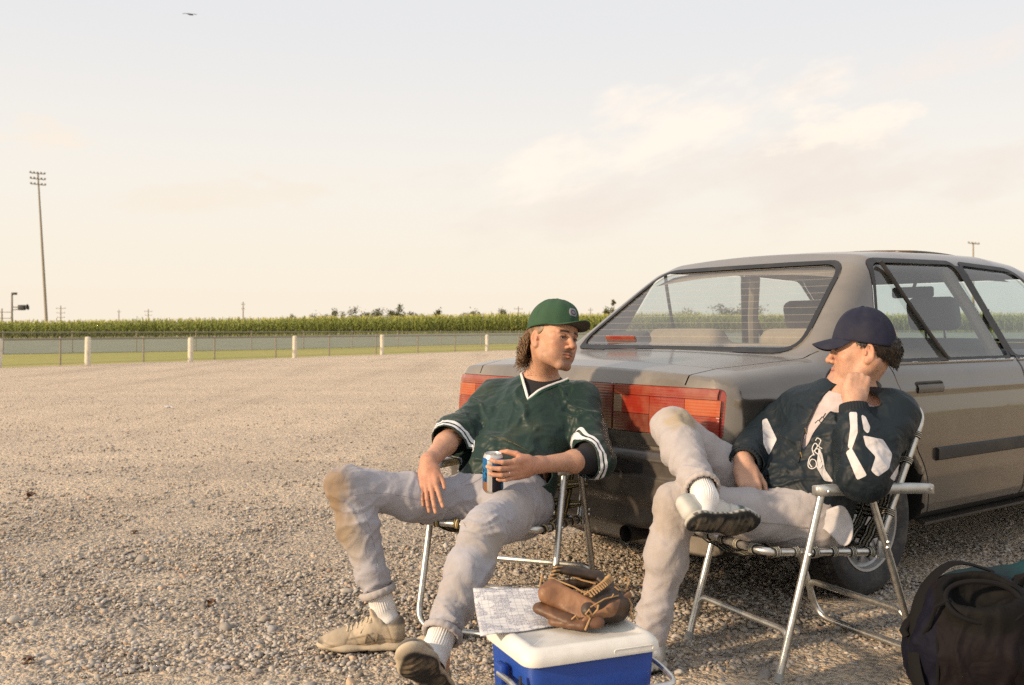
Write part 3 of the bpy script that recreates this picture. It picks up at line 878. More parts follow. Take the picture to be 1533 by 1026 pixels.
# ---- the body as one implicit surface in the car's own frame: u forward, y across (0 = middle), z up
def poly_sdf(pts):
    pts = np.asarray(pts, float); n = len(pts)
    def fn(Q):
        d = np.full(len(Q), 1e9); s = np.ones(len(Q))
        for i in range(n):
            a, b = pts[i], pts[i - 1]; e = b - a; w = Q - a
            t = np.clip((w @ e) / (e @ e), 0, 1); q = w - t[:, None] * e; d = np.minimum(d, (q * q).sum(1))
            c1 = Q[:, 1] >= a[1]; c2 = Q[:, 1] < b[1]; c3 = e[0] * w[:, 1] > e[1] * w[:, 0]
            fl = (c1 & c2 & c3) | (~c1 & ~c2 & ~c3); s = np.where(fl, -s, s)
        return s * np.sqrt(d)
    return fn
def smax(a, b, k):
    h = np.maximum(k - np.abs(a - b), 0) / k; return np.maximum(a, b) + h * h * k * .25
LOW_SIDE = poly_sdf([(.06, .26), (.035, .60), (.028, .70), (.04, .885), (.075, .945), (.20, .968), (.45, .990), (.70, 1.012), (1.4, .975), (3.40, .985), (3.9, .93), (4.45, .82), (4.62, .74), (4.66, .55), (4.62, .26)])
PLAN = poly_sdf([(-.004, .0), (.0, .5), (.012, .69), (.042, .795), (.115, .842), (.6, .856), (1.6, .855), (3.4, .85), (4.1, .83), (4.42, .77), (4.58, .62), (4.66, .3), (4.68, 0), (4.68, -.2), (0, -.2)])
UP_SIDE = poly_sdf([(.640, .93), (.675, 1.012), (1.205, 1.418), (1.31, 1.466), (1.60, 1.490), (2.0, 1.500), (2.40, 1.502), (2.66, 1.478), (2.86, 1.42), (3.45, .99), (3.5, .90)])
TZ = np.array([.10, .26, .34, .46, .62, .74, .86, .93, .98, 1.1]); TV = np.array([.10, .055, .022, .006, .0, .002, .016, .034, .055, .11])
GZ = np.array([.90, .957, 1.1, 1.25, 1.36, 1.43, 1.52]); GV = np.array([.800, .785, .735, .683, .645, .615, .56])
def car_sdf(P):
    u, y, z = P[:, 0], np.abs(P[:, 1]), P[:, 2]
    crown = .030 * (y / .8) ** 2
    a = LOW_SIDE(np.stack([u, z + crown * sstep(.7, 1.0, z)], 1))
    b = PLAN(np.stack([u, y + np.interp(z, TZ, TV)], 1))
    low = smax(a, b, .075)
    crease = .006 * np.exp(-((z - .845) / .012) ** 2)                  # the swage line along the flanks
    low = low - crease * (u > .1) * (u < 4.3)
    g = UP_SIDE(np.stack([u, z + .036 * (y / .65) ** 2 * sstep(1.25, 1.45, z) + .02 * (y / .7) ** 2 * (1 - sstep(1.25, 1.4, z))], 1))
    bow = .05 * (y / .75) ** 2                                          # glass bows across the car
    g2 = (y - np.interp(z, GZ, GV)) * .93
    up = smax(g, g2, .10)
    h = np.maximum(.05 - np.abs(low - up), 0) / .05
    d = np.minimum(low, up) - h * h * .05 * .25
    for uc in (.955, 3.66):                                             # wheel openings
        r = np.sqrt((u - uc) ** 2 + (z - .30) ** 2) - .352
        flare = np.exp(-(r / .02) ** 2) * .007 * (y > .6)
        d = d - flare
        c = np.maximum(r, .50 - y); d = smax(d, -c, .02)
    return d
body_shape = Shape().add(Pr(car_sdf, (2.34, 0, .78), 2.6))

def project(pos, fn, it=3, e=.002):
    for _ in range(it):
        d = fn(pos); g = np.stack([fn(pos + np.eye(3)[k] * e) - fn(pos - np.eye(3)[k] * e) for k in range(3)], 1) / (2 * e)
        gl = (g * g).sum(1); pos = pos - (d / np.maximum(gl, .2))[:, None] * g
    return pos
def grad(pos, fn, e=.004):
    g = np.stack([fn(pos + np.eye(3)[k] * e) - fn(pos - np.eye(3)[k] * e) for k in range(3)], 1)
    return g / np.maximum(np.linalg.norm(g, axis=1), 1e-9)[:, None]

def round_poly(pts, r, n=4):
    P = [Vector((p[0], p[1], 0)) for p in pts]; m = len(P); out = []
    for i in range(m):
        a, b, c = P[i - 1], P[i], P[(i + 1) % m]; rr = r[i] if isinstance(r, (list, tuple)) else r
        d1, d2 = a - b, c - b; q = min(rr, d1.length * .48, d2.length * .48)
        if q < 1e-4: out.append(b); continue
        p1, p2 = b + d1.normalized() * q, b + d2.normalized() * q
        for k in range(n + 1):
            t = k / n; out.append(p1 * (1 - t) ** 2 + b * 2 * t * (1 - t) + p2 * t * t)
    return np.array([(p.x, p.y) for p in out])
def offset_poly(P, o):
    """grow a polygon by o"""
    n = len(P); A = .5 * sum(P[i - 1][0] * P[i][1] - P[i][0] * P[i - 1][1] for i in range(n)); s = 1 if A > 0 else -1
    out = []
    for i in range(n):
        e1 = P[i] - P[i - 1]; e2 = P[(i + 1) % n] - P[i]
        n1 = np.array([e1[1], -e1[0]]) / max(np.linalg.norm(e1), 1e-9); n2 = np.array([e2[1], -e2[0]]) / max(np.linalg.norm(e2), 1e-9)
        b = n1 + n2; b = b / max(np.linalg.norm(b), 1e-9); k = 1 / max(b @ n1, .5)
        out.append(P[i] + b * o * k * s)
    return np.array(out)
def in_poly(Q, P):
    r = np.zeros(len(Q), bool); n = len(P)
    for i in range(n):
        a, b = P[i], P[i - 1]
        c = (a[1] > Q[:, 1]) != (b[1] > Q[:, 1])
        with np.errstate(divide='ignore', invalid='ignore'):
            x = (b[0] - a[0]) * (Q[:, 1] - a[1]) / (b[1] - a[1]) + a[0]
        r ^= c & (Q[:, 0] < x)
    return r

def build_car():
    pos, Q = body_shape.mesh(.022, B=20, lo=(-.06, -.94, .18), hi=(4.76, .94, 1.54), relax=0)
    pos = project(pos, car_sdf, 2)
    bm = bmesh.new(); vv = [bm.verts.new(p) for p in pos]
    for q in Q:
        try: bm.faces.new([vv[i] for i in q])
        except ValueError: pass
    bm.verts.ensure_lookup_table()
    # ---- outlines in side view (u,z) and rear view (y,z) / top view (u,y)
    arch = lambda uc, r, a0, a1, n=10: [(uc + r * math.cos(math.radians(a0 + (a1 - a0) * i / n)), .30 + r * math.sin(math.radians(a0 + (a1 - a0) * i / n))) for i in range(n + 1)]
    rdoor = np.array([(1.085, .968), (1.115, .84), (1.16, .72)] + arch(.955, .395, 50, 6, 8)[1:] + [(1.40, .262), (2.20, .262), (2.215, .968)])
    fdoor = round_poly([(2.225, .968), (2.21, .262), (3.20, .262), (3.27, .60), (3.30, .968)], .02)
    rwin = round_poly([(1.075, .972), (1.270, 1.400), (1.955, 1.412), (2.165, .972)], [.03, .07, .03, .03], 5)
    fwin = round_poly([(2.235, .972), (2.035, 1.412), (2.52, 1.395), (3.14, 1.00), (3.14, .972)], [.03, .03, .06, .02, .02], 5)
    rglass = round_poly([(-.640, 1.020), (-.520, 1.392), (.520, 1.392), (.640, 1.020)], .075, 6)     # (y, z) over the sloping rear
    wglass = round_poly([(-.66, 1.04), (-.53, 1.375), (.53, 1.375), (.66, 1.04)], .05, 5)
    lampR = round_poly([(-.795, .700), (-.795, .884), (-.275, .884), (-.275, .700)], [.03, .035, .0, .0], 5)
    lamp_in = round_poly([(-.272, .700), (-.272, .884), (.272, .884), (.272, .700)], 0)
    lampL = lampR * np.array([-1, 1])
    lid_back = np.array([(-.60, .892), (-.605, 1.10), (.605, 1.10), (.60, .892)])
    hood = round_poly([(3.5, -.70), (3.5, .70), (4.52, .66), (4.55, 0), (4.52, -.66)], .02)
    head = round_poly([(-.80, .60), (-.80, .75), (-.38, .75), (-.38, .60)], .02); headL = head * np.array([-1, 1])
    grille = round_poly([(-.35, .60), (-.35, .74), (.35, .74), (.35, .60)], .02)

    views = {'side': (0, 2, lambda c: np.ones(len(c), bool)), 'rear': (1, 2, lambda c: c[:, 0] < 1.30), 'front': (1, 2, lambda c: c[:, 0] > 2.6), 'top': (0, 1, lambda c: c[:, 2] > .70)}
    def cutter(poly, view, near=.05):
        a, b, _ = views[view]
        LO = poly.min(0) - near - .03; HI = poly.max(0) + near + .03
        def okf(f):
            c = f.verts[0].co
            if view == 'rear' and c[0] > 1.34: return False
            if view == 'front' and c[0] < 2.55: return False
            if view == 'top' and c[2] < .68: return False
            return LO[0] < c[a] < HI[0] and LO[1] < c[b] < HI[1]
        cand = [f for f in bm.faces if okf(f)]
        for i in range(len(poly)):
            p, q = poly[i - 1], poly[i]
            if np.linalg.norm(q - p) < 1e-5: continue
            lo = np.minimum(p, q) - near; hi = np.maximum(p, q) + near
            e = q - p; nrm = np.zeros(3); nrm[a] = e[1]; nrm[b] = -e[0]
            co = np.zeros(3); co[a], co[b] = p
            nu = unit(nrm); na_, nb_ = nu[a], nu[b]; pa, pb = p
            fs = []
            for f in cand:
                c = f.verts[0].co
                ca, cb = c[a], c[b]
                if lo[0] < ca < hi[0] and lo[1] < cb < hi[1] and abs((ca - pa) * na_ + (cb - pb) * nb_) < .05: fs.append(f)
            if not fs: continue
            g = set(fs)
            for f in fs: g.update(f.verts); g.update(f.edges)
            ret = bmesh.ops.bisect_plane(bm, geom=list(g), dist=1e-5, plane_co=co, plane_no=nu)
            cand = [f for f in cand if f.is_valid]; sc = set(cand)
            for x in ret['geom']:
                if isinstance(x, bmesh.types.BMFace) and x.is_valid and x not in sc: cand.append(x); sc.add(x)
    G = .0032
    regs = []      # name, view, outline, extra test
    for nm, vw, P in (('rdoor', 'side', rdoor), ('fdoor', 'side', fdoor)):
        cutter(offset_poly(P, G), vw); cutter(offset_poly(P, -G), vw)
    trim = .021
    for P, vw in ((rwin, 'side'), (fwin, 'side'), (np.array([(2.188, .972), (1.965, 1.408), (2.03, 1.408), (2.225, .972)]), 'side'), (rglass, 'rear'), (wglass, 'front')):
        cutter(P, vw); cutter(offset_poly(P, trim), vw)
    for P in (lampR, lamp_in, lampL, lid_back): cutter(P, 'rear')
    # decklid side cuts: two slightly slanting lines in top view
    lidR = np.array([(-.05, -.607), (.62, -.715), (.76, -.735), (.76, .735), (.62, .715), (-.05, .607)])
    cutter(offset_poly(lidR, G), 'top'); cutter(offset_poly(lidR, -G), 'top')
    for P in (hood,): cutter(offset_poly(P, G), 'top'); cutter(offset_poly(P, -G), 'top')
    for P in (head, headL, grille): cutter(P, 'front')
    bm.verts.ensure_lookup_table(); bm.faces.ensure_lookup_table(); bm.verts.index_update()
    V = np.array([v.co for v in bm.verts])
    C = np.array([f.calc_center_median() for f in bm.faces])
    V2 = project(V, car_sdf, 1)
    V = V + np.clip(V2 - V, -.004, .004)
    sd, rr, ft, tp = C[:, [0, 2]], C[:, [1, 2]], C[:, [1, 2]], C[:, [0, 1]]
    NG = grad(C, car_sdf)
    lab = np.full(len(C), 'shell', dtype=object)
    up = C[:, 2] > .955
    outer = np.abs(NG[:, 1]) > .45
    def put(m, n): lab[m] = n
    sideL = np.where(C[:, 1] < 0, 'R', 'L')
    for nm, P in (('rdoor', rdoor), ('fdoor', fdoor)):
        o = in_poly(sd, offset_poly(P, G)) & outer & (np.abs(C[:, 1]) > .55); i = in_poly(sd, offset_poly(P, -G)) & outer & (np.abs(C[:, 1]) > .55)
        for s in 'RL': put(o & ~i & (sideL == s), 'gap'); put(i & (sideL == s), nm + s)
    for nm, P in (('rwin', rwin), ('fwin', fwin)):
        o = in_poly(sd, offset_poly(P, trim)) & outer & up; i = in_poly(sd, P) & outer & up
        for s in 'RL': put(o & (sideL == s), nm + 'T' + s); put(i & (sideL == s), nm + s)
    for s in 'RL': put(in_poly(sd, np.array([(2.188, .972), (1.965, 1.408), (2.03, 1.408), (2.225, .972)])) & outer & up & (sideL == s) & (lab == 'shell'), 'rwinT' + s)
    back = (C[:, 0] < 1.30) & (NG[:, 0] < -.2) & (C[:, 2] > .98) & (np.abs(NG[:, 1]) < .62)
    put(in_poly(rr, offset_poly(rglass, trim)) & back, 'rglassT'); put(in_poly(rr, rglass) & back, 'rglass')
    fr = (C[:, 0] > 2.6) & (NG[:, 0] > .2) & (C[:, 2] > 1.0)
    put(in_poly(ft, offset_poly(wglass, trim)) & fr, 'wglassT'); put(in_poly(ft, wglass) & fr, 'wglass')
    tail = (C[:, 0] < .30) & (NG[:, 0] < -.10) & (np.abs(NG[:, 2]) < .8)
    put(in_poly(rr, lampR) & tail, 'lampR'); put(in_poly(rr, lampL) & tail, 'lampL'); put(in_poly(rr, lamp_in) & tail, 'lampM')
    lidtop = (C[:, 2] > .892) & (C[:, 0] < .72) & (lab == 'shell') & ((NG[:, 2] > .25) | (NG[:, 0] < -.3))
    o = in_poly(tp, offset_poly(lidR, G)) & lidtop; i = in_poly(tp, offset_poly(lidR, -G)) & lidtop
    put(o & ~i, 'gap'); put(i, 'lid')
    hd = (NG[:, 2] > .4) & (C[:, 0] > 3.4) & (C[:, 2] > .7)
    o = in_poly(tp, offset_poly(hood, G)) & hd; i = in_poly(tp, offset_poly(hood, -G)) & hd
    put(o & ~i, 'gap'); put(i, 'hood')
    nose = (C[:, 0] > 4.2) & (NG[:, 0] > .2)
    put(in_poly(ft, head) & nose, 'headR'); put(in_poly(ft, headL) & nose, 'headL'); put(in_poly(ft, grille) & nose, 'grille')
    wells = ((np.hypot(C[:, 0] - .955, C[:, 2] - .30) < .36) | (np.hypot(C[:, 0] - 3.66, C[:, 2] - .30) < .36)) & (np.abs(NG[:, 1]) < .8)
    put(wells & ((lab == 'shell')) & (np.abs(C[:, 1]) < .835), 'well')
    put((C[:, 2] < .30) & (NG[:, 2] < -.6), 'well')
    faces = [[v.index for v in f.verts] for f in bm.faces]
    bm.free()
    VN = grad(V, car_sdf)
    def emit(key, name, mat, parent, off=0.0, thick=0.0):
        idx = np.nonzero(lab == key)[0]
        if len(idx) == 0: print('EMPTY', key); return None
        used = np.unique(np.concatenate([faces[i] for i in idx])); mp = {int(k): n for n, k in enumerate(used)}
        vv = V[used] + VN[used] * off; vv[:, 1] += .85
        o = mesh_np(name, vv, [[mp[int(k)] for k in faces[i]] for i in idx], mat, parent)
        try: o.data.normals_split_custom_set_from_vertices([tuple(n) for n in VN[used]])
        except Exception as e: print('normals', e)
        if thick:
            md = o.modifiers.new('thickness', 'SOLIDIFY'); md.thickness = thick; md.offset = -1; md.use_rim = True
        return o
    out = {}
    out['shell'] = emit('shell', 'body', M_PAINT, car)
    emit('gap', 'panel_gap', M_GAP, car, -.007)
    emit('well', 'wheel_well', M_GAP, car)
    return emit
emit = build_car()
lid = emit('lid', 'trunk_lid', M_PAINT, car)
emit('hood', 'hood', M_PAINT, car)
doors = {}
for s in 'RL':
    for k, nm in (('r', 'rear_door'), ('f', 'front_door')):
        d = emit(k + 'door' + s, nm, M_PAINT, car); doors[k + s] = d
        emit(k + 'winT' + s, 'window_seal', M_BLACK, d, .003); emit(k + 'win' + s, 'window', M_GLASS, d, -.006)
rw = emit('rglass', 'rear_window', M_REARGLASS, car, -.003); emit('rglassT', 'window_seal', M_BLACK, rw, .004)
ww = emit('wglass', 'windshield', M_GLASS, car, -.003); emit('wglassT', 'window_seal', M_BLACK, ww, .003)
def lamp_lens(name, c, rough=.12):
    m, nt, b = new_mat(name); co = coords(nt)
    sp = nd(nt, 'ShaderNodeSeparateXYZ'); nt.links.new(co, sp.inputs[0])
    rib = mth(nt, 'FRACT', mth(nt, 'MULTIPLY', sp.outputs[2], 90.0)); f = mth(nt, 'ABSOLUTE', mth(nt, 'SUBTRACT', rib, .5))
    n1 = noise(nt, co, 9, 4, .6)
    cc = mixc(nt, ramp(nt, n1, ((.4, (0.03, 0.03, 0.03)), (.75, (.38, .38, .38)))), c, (.42, .27, .17))
    nt.links.new(cc, b.inputs['Base Color']); b.inputs['Roughness'].default_value = rough; b.inputs['Coat Weight'].default_value = .6; b.inputs['Coat Roughness'].default_value = .12
    b.inputs['Subsurface Weight'].default_value = .0
    bump(nt, b, f, .22, .004); return m
M_RED = lamp_lens('red_tail_lens', (.26, .020, .010)); M_AMBER = lamp_lens('amber_tail_lens', (.42, .075, .014)); M_DKRED = lamp_lens('dark_red_lens', (.13, .013, .009)); M_CLEAR = lamp_lens('clear_lens', (.27, .19, .12))
M_PINKRED = lamp_lens('upper_red_lens', (.25, .028, .014))
lr = emit('lampR', 'tail_light', M_RED, car, -.004); ll = emit('lampL', 'tail_light', M_RED, car, -.004); lm = emit('lampM', 'lens_panel', M_RED, car, -.004)
for s in 'RL': emit('head' + s, 'headlight', M_CLEAR, car)
emit('grille', 'grille', M_BLACK, car)

def wall_pt(y, z, off):
    """a point on the rear wall (car frame, y from the middle) pushed out by off"""
    lo, hi = -.2, 1.0; y0 = np.array([y]); 
    us = np.linspace(-.06, .5, 225); P = np.stack([us, np.full(225, y), np.full(225, z)], 1); d = car_sdf(P)
    i = int(np.argmax(d < 0)); i = max(i, 1)
    u = us[i - 1] + (us[i] - us[i - 1]) * d[i - 1] / max(d[i - 1] - d[i], 1e-9)
    p = np.array([[u, y, z]]); n = grad(p, car_sdf)[0]; p = p[0] + n * off
    return Vector((p[0], p[1] + .85, p[2]))
def wall_patch(y0, y1, z0, z1, off, name, mat, parent, ny=8, nz=4, rim=.006):
    rows = []
    for j in range(nz + 1):
        z = z0 + (z1 - z0) * j / nz; rows.append([wall_pt(y0 + (y1 - y0) * i / ny, z, off) for i in range(ny + 1)])
    b = MB(); b.grid(rows)
    o = b.build(name, mat, parent, smooth=False); md = o.modifiers.new('thickness', 'SOLIDIFY'); md.thickness = rim; md.offset = -1
    return o
# lens segments, each proud of the lamp body
for sgn, lamp in ((-1, lr), (1, ll)):
    S = lambda a, b: (sgn * a, sgn * b) if sgn > 0 else (-b, -a)
    a, b = S(.279, .772); wall_patch(a, b, .8445, .880, .0012, 'upper_lens', M_PINKRED, lamp, 14, 2)
    a, b = S(.638, .782); wall_patch(a, b, .7838, .8425, .0012, 'turn_lens', M_AMBER, lamp, 12, 3)
    a, b = S(.638, .782); wall_patch(a, b, .704, .7820, .0012, 'brake_lens', M_RED, lamp, 12, 4)
    a, b = S(.468, .636); wall_patch(a, b, .704, .8425, .0012, 'brake_lens', M_RED, lamp, 6, 5)
    a, b = S(.279, .322); wall_patch(a, b, .7738, .8425, .0012, 'reverse_lens', M_CLEAR, lamp, 3, 3)
    a, b = S(.279, .466); wall_patch(a, b, .704, .772, .0012, 'lower_lens', M_DKRED, lamp, 6, 3)
    a, b = S(.324, .466); wall_patch(a, b, .7738, .8425, .0012, 'inner_lens', M_RED, lamp, 5, 3)
wall_patch(-.268, .268, .846, .880, .0012, 'upper_lens', M_PINKRED, lm, 8, 2); wall_patch(-.268, .268, .704, .842, .0012, 'middle_lens', M_DKRED, lm, 8, 4)
# garnish with raised lettering under the lamps
gn = wall_patch(-.62, .62, .655, .699, .002, 'garnish', M_BUMPER, car, 20, 2)
def text_mesh(s, size, depth, name, mat, parent, M):
    cu = bpy.data.curves.new(name, 'FONT'); cu.body = s; cu.size = size; cu.extrude = depth; cu.align_x = 'CENTER'; cu.align_y = 'CENTER'
    tmp = bpy.data.objects.new('tmp_text', cu); COL.objects.link(tmp)
    dg = bpy.context.evaluated_depsgraph_get(); me = bpy.data.meshes.new_from_object(tmp.evaluated_get(dg)); bpy.data.objects.remove(tmp); bpy.data.curves.remove(cu)
    me.name = name
    o = bpy.data.objects.new(name, me); COL.objects.link(o); me.materials.clear(); me.materials.append(mat); me.transform(M)
    if parent is not None: o.parent = parent
    return o
MATREAR = Matrix(((0, 0, -1), (-1, 0, 0), (0, 1, 0))).to_4x4()       # text facing backwards
M_LETTER = plain('worn_raised_letter', (.17, .14, .11), .4, .3)
p = wall_pt(-.36, .678, .004); text_mesh('ACCORD', .034, .003, 'lettering', M_LETTER, gn, Matrix.Translation(p) @ MATREAR @ Matrix.Diagonal((1.25, 1, 1, 1)))
p = wall_pt(-.475, .678, .004); MB().tube([(p.x, p.y + .017 * math.cos(a), p.z + .012 * math.sin(a)) for a in [k * math.pi / 8 for k in range(16)]], .0028, 6, closed=True).build('emblem', M_LETTER, gn)

# rear bumper: wraps round to the wheel openings
def bumper(name, front=False):
    def fn(P):
        u, y, z = P[:, 0], np.abs(P[:, 1]), P[:, 2]
        b = PLAN(np.stack([u, y], 1)) - .026 - .018 * sstep(.635, .60, z) * sstep(.42, .47, z)
        inn = -(PLAN(np.stack([u, y], 1)) + .05)
        zz = np.maximum(z - .640, .335 + .02 * sstep(.4, .6, y) - z)
        d = smax(smax(b, zz, .030), inn, .02)
        d = smax(d, (u - .60) if not front else (4.05 - u), .02)
        r = np.sqrt((u - (.955 if not front else 3.66)) ** 2 + (z - .30) ** 2) - .362
        d = smax(d, -r, .02)
        groove = np.abs(z - .555) - .028                                # the black rub strip sits in this channel
        return smax(d, -smax(np.abs(z - .575) - .03, -(b + .008), .004), .006)
    uc = .3 if not front else 4.4
    sh = Shape().add(Pr(fn, (uc, 0, .5), 1.1))
    pos, Q = sh.mesh(.011, B=20, lo=(uc - .40, -.93, .30), hi=(uc + .40, .93, .68), relax=1)
    pos = project(pos, fn, 2); n = grad(pos, fn, .006); pos[:, 1] += .85
    o = mesh_np(name, pos, Q, M_BUMPER, car); o.data.normals_split_custom_set_from_vertices([tuple(k) for k in n]); return o
bp = bumper('rear_bumper'); bumper('front_bumper', True)
def strip(name, z0, z1, off, mat, parent):
    rows = [[], [], [], []]
    pts = [(.60, -.848), (.4, -.84), (.16, -.825), (.105, -.80), (.072, -.77), (.045, -.71), (.03, -.66), (.012, -.53), (.004, -.4), (0, 0), (.004, .4), (.012, .53), (.03, .66), (.045, .71), (.072, .77), (.105, .80), (.16, .825), (.4, .84), (.6, .848)]
    for i, (u, y) in enumerate(pts):
        a, b = pts[max(i - 1, 0)], pts[min(i + 1, len(pts) - 1)]; t = unit((b[0] - a[0], b[1] - a[1])); n = np.array([-t[1], t[0]])
        for k, (o, z) in enumerate(((off - .02, z0), (off, z0 + .006), (off, z1 - .006), (off - .02, z1))): rows[k].append((u + n[0] * o, y + n[1] * o + .85, z))
    b = MB(); b.grid(rows); return b.build(name, mat, parent, sharp=40)
strip('rub_strip', .548, .602, .046, M_BLACK, bp)
MB().tube([(-.035, .44, .315), (.06, .44, .315), (.4, .46, .32)], [.032, .032, .03], 14, cap=False).tube([(-.035, .44, .315), (.06, .44, .315), (.2, .46, .32)], [.027, .027, .026], 14, cap=False).build('exhaust_pipe', plain('sooty_exhaust', (.035, .03, .027), .6, .4), car)
MB().lathe([(.001, 0), (.095, 0), (.11, .03), (.11, .36), (.095, .39), (.001, .39)], 18, Matrix.Translation((.26, .45, .335)) @ Matrix.Rotation(math.radians(90), 4, 'Y')).build('muffler', M_GAP, car)
# side mouldings, belt strips, handles
def side_strip(u0, u1, z0, z1, th, name, mat, parent, s, n=14):
    def y_at(u, z):
        ys = np.linspace(.95, .4, 220); P = np.stack([np.full(220, u), ys, np.full(220, z)], 1); d = car_sdf(P); i = int(np.argmax(d < 0)); i = max(i, 1)
        return ys[i - 1] + (ys[i] - ys[i - 1]) * d[i - 1] / max(d[i - 1] - d[i], 1e-9)
    zm = [z0, z0 + .008, (z0 + z1) / 2, z1 - .008, z1]; of = [-.003, th, th * 1.1, th, -.003]
    rows = [[(u0 + (u1 - u0) * i / n, .85 + s * (y_at(u0 + (u1 - u0) * i / n, z) + o), z) for i in range(n + 1)] for z, o in zip(zm, of)]
    b = MB(); b.grid(rows if s > 0 else rows[::-1])
    for e in (0, n): b.add([r[e] for r in rows], [tuple(range(5))])
    return b.build(name, mat, parent, sharp=40)
for s, k in ((-1, 'R'), (1, 'L')):
    for dk, a, b in (('r', 1.375, 2.195), ('f', 2.235, 3.20)):
        side_strip(a, b, .528, .590, .014, 'rub_moulding', M_BLACK, doors[dk + k], s)
        side_strip(a - (.28 if dk == 'r' else 0), b + .0, .9485, .9625, .010, 'chrome_belt_strip', M_CHROME, doors[dk + k], s)
    side_strip(.2, .55, .545, .60, .008, 'rub_moulding', M_BLACK, car, s) if False else None
    side_strip(1.38, 3.22, .238, .262, .004, 'sill', M_BUMPER, car, s)
def handle(dk, u0, s):
    d = doors[dk]; z = .825; y = .85 + s * .838
    h = empty('handle', (0, 0, 0)); h.parent = d
    bpy.data.objects.remove(h)
    y0 = .85 + s * .8365
    b = MB()
    b.tube(arc_pts([(u0, y0, z - .045), (u0, y0, z + .045), (u0 + .225, y0, z + .045), (u0 + .225, y0, z - .045), (u0, y0, z - .045), (u0, y0, z + .02)], .022), .006, 8)
    P = [[(u0 + .006 + .213 * i / 8, y0 - s * (.004 + .022 * math.sin(math.pi * j / 5)), z - .04 + .08 * j / 5) for i in range(9)] for j in range(6)]
    b.grid(P); o = b.build('handle_recess', M_BLACK, d, sharp=40)
    b = MB(); P = []
    for j, (zz, oo) in enumerate(((z - .002, .004), (z + .004, .013), (z + .022, .016), (z + .036, .010), (z + .041, .0))):
        P.append([(u0 + .010 + .205 * i / 8, y0 + s * oo, zz) for i in range(9)])
    b.grid(P); P2 = [[(q[0], q[1] - s * .012, q[2]) for q in r] for r in (P[0], P[-1])]; b.grid([P[0], P2[0]])
    b.build('handle', M_BUMPER, d, sharp=40)
    MB().lathe([(.001, .006), (.009, .005), (.012, .0)], 14, Matrix.Translation((u0 + .275, .85 + s * .838, z + .01)) @ Matrix.Rotation(-s * math.pi / 2, 4, 'X')).build('door_lock', M_CHROME, d)
for s, k in ((-1, 'R'), (1, 'L')): handle('r' + k, 1.235, s); handle('f' + k, 2.42, s)
# quarter light bar of each rear window
for s, k in ((-1, 'R'), (1, 'L')):
    pts = []
    for t in np.linspace(0, 1, 9):
        z = .965 + (1.405 - .965) * t; u = 1.605 - .285 * t ** .9 - .0; y = np.interp(z, GZ, GV) + .005
        pts.append((u, .85 + s * y, z))
    MB().tube(pts, .0095, 8, flat=1.0).build('window_bar', M_BLACK, doors['r' + k])
    # door mirror
for s, k in ((-1, 'R'), (1, 'L')):
    b = MB(); b.box((3.02, .85 + s * .93, 1.02), (.10, .20, .13), bevel=.035); b.box((3.03, .85 + s * .82, .99), (.07, .08, .06), bevel=.01); b.build('door_mirror', M_PAINT, doors['f' + k])
# rear glass / lid hardware, open sunroof
def sunroof():
    rows = []
    for i in range(9):
        u = 1.98 + .42 * i / 8; rows.append([(u, .85 + y, 1.500 - .045 * (y / .65) ** 2 + .012 * i / 8 + .003 - .018 * (i / 8) ** 2 * 1.0) for y in np.linspace(-.40, .40, 9)])
    b = MB(); b.grid(rows); o = b.build('sunroof', plain('smoked_sunroof_panel', (.10, .065, .04), .3), car, sharp=None); md = o.modifiers.new('thickness', 'SOLIDIFY'); md.thickness = .014
sunroof()

# ---- wheels
def wheel(u, v, s):
    w = empty('wheel', (u, v, .300)); w.parent = car
    R = Matrix.Rotation(math.radians(90) * (1 if s < 0 else -1), 4, 'X')          # lathe axis points outwards
    prof = [(.190, -.085), (.215, -.095), (.262, -.098), (.288, -.085), (.2965, -.055), (.299, 0.), (.2965, .055), (.288, .082), (.262, .095), (.235, .092), (.213, .086), (.196, .078)]
    b = MB(); b.lathe(prof, 72, R)
    for k in range(72):                                                           # tread blocks
        a = 2 * math.pi * (k + .5) / 72
        for j, zz in enumerate((-.05, -.018, .018, .05)):
            M = R @ Matrix.Rotation(a + (.02 if j % 2 else 0), 4, 'Z'); 
            p = M @ Vector((.2985, 0, zz)); b.box(p, (.010, .019, .024), rot=(M.to_3x3()))
    b.build('tyre', M_TYRE, w)
    b = MB(); b.lathe([(.199, .070), (.196, .082), (.186, .080), (.180, .060), (.165, .050), (.150, .055), (.10, .066), (.055, .070), (.045, .078), (.001, .080)], 48, R)
    b.lathe([(.19, -.08), (.14, -.05), (.001, -.05)], 24, R)
    for k in range(14):
        a = 2 * math.pi * k / 14; M = R @ Matrix.Rotation(a, 4, 'Z'); b.box(M @ Vector((.125, 0, .064)), (.075, .026, .012), rot=M.to_3x3(), bevel=.004)
    b.build('hubcap', M_HUB, w)
    return w
for s, v in ((-1, .125), (1, 1.575)):
    wheel(.955, v, s); wheel(3.66, v, s)

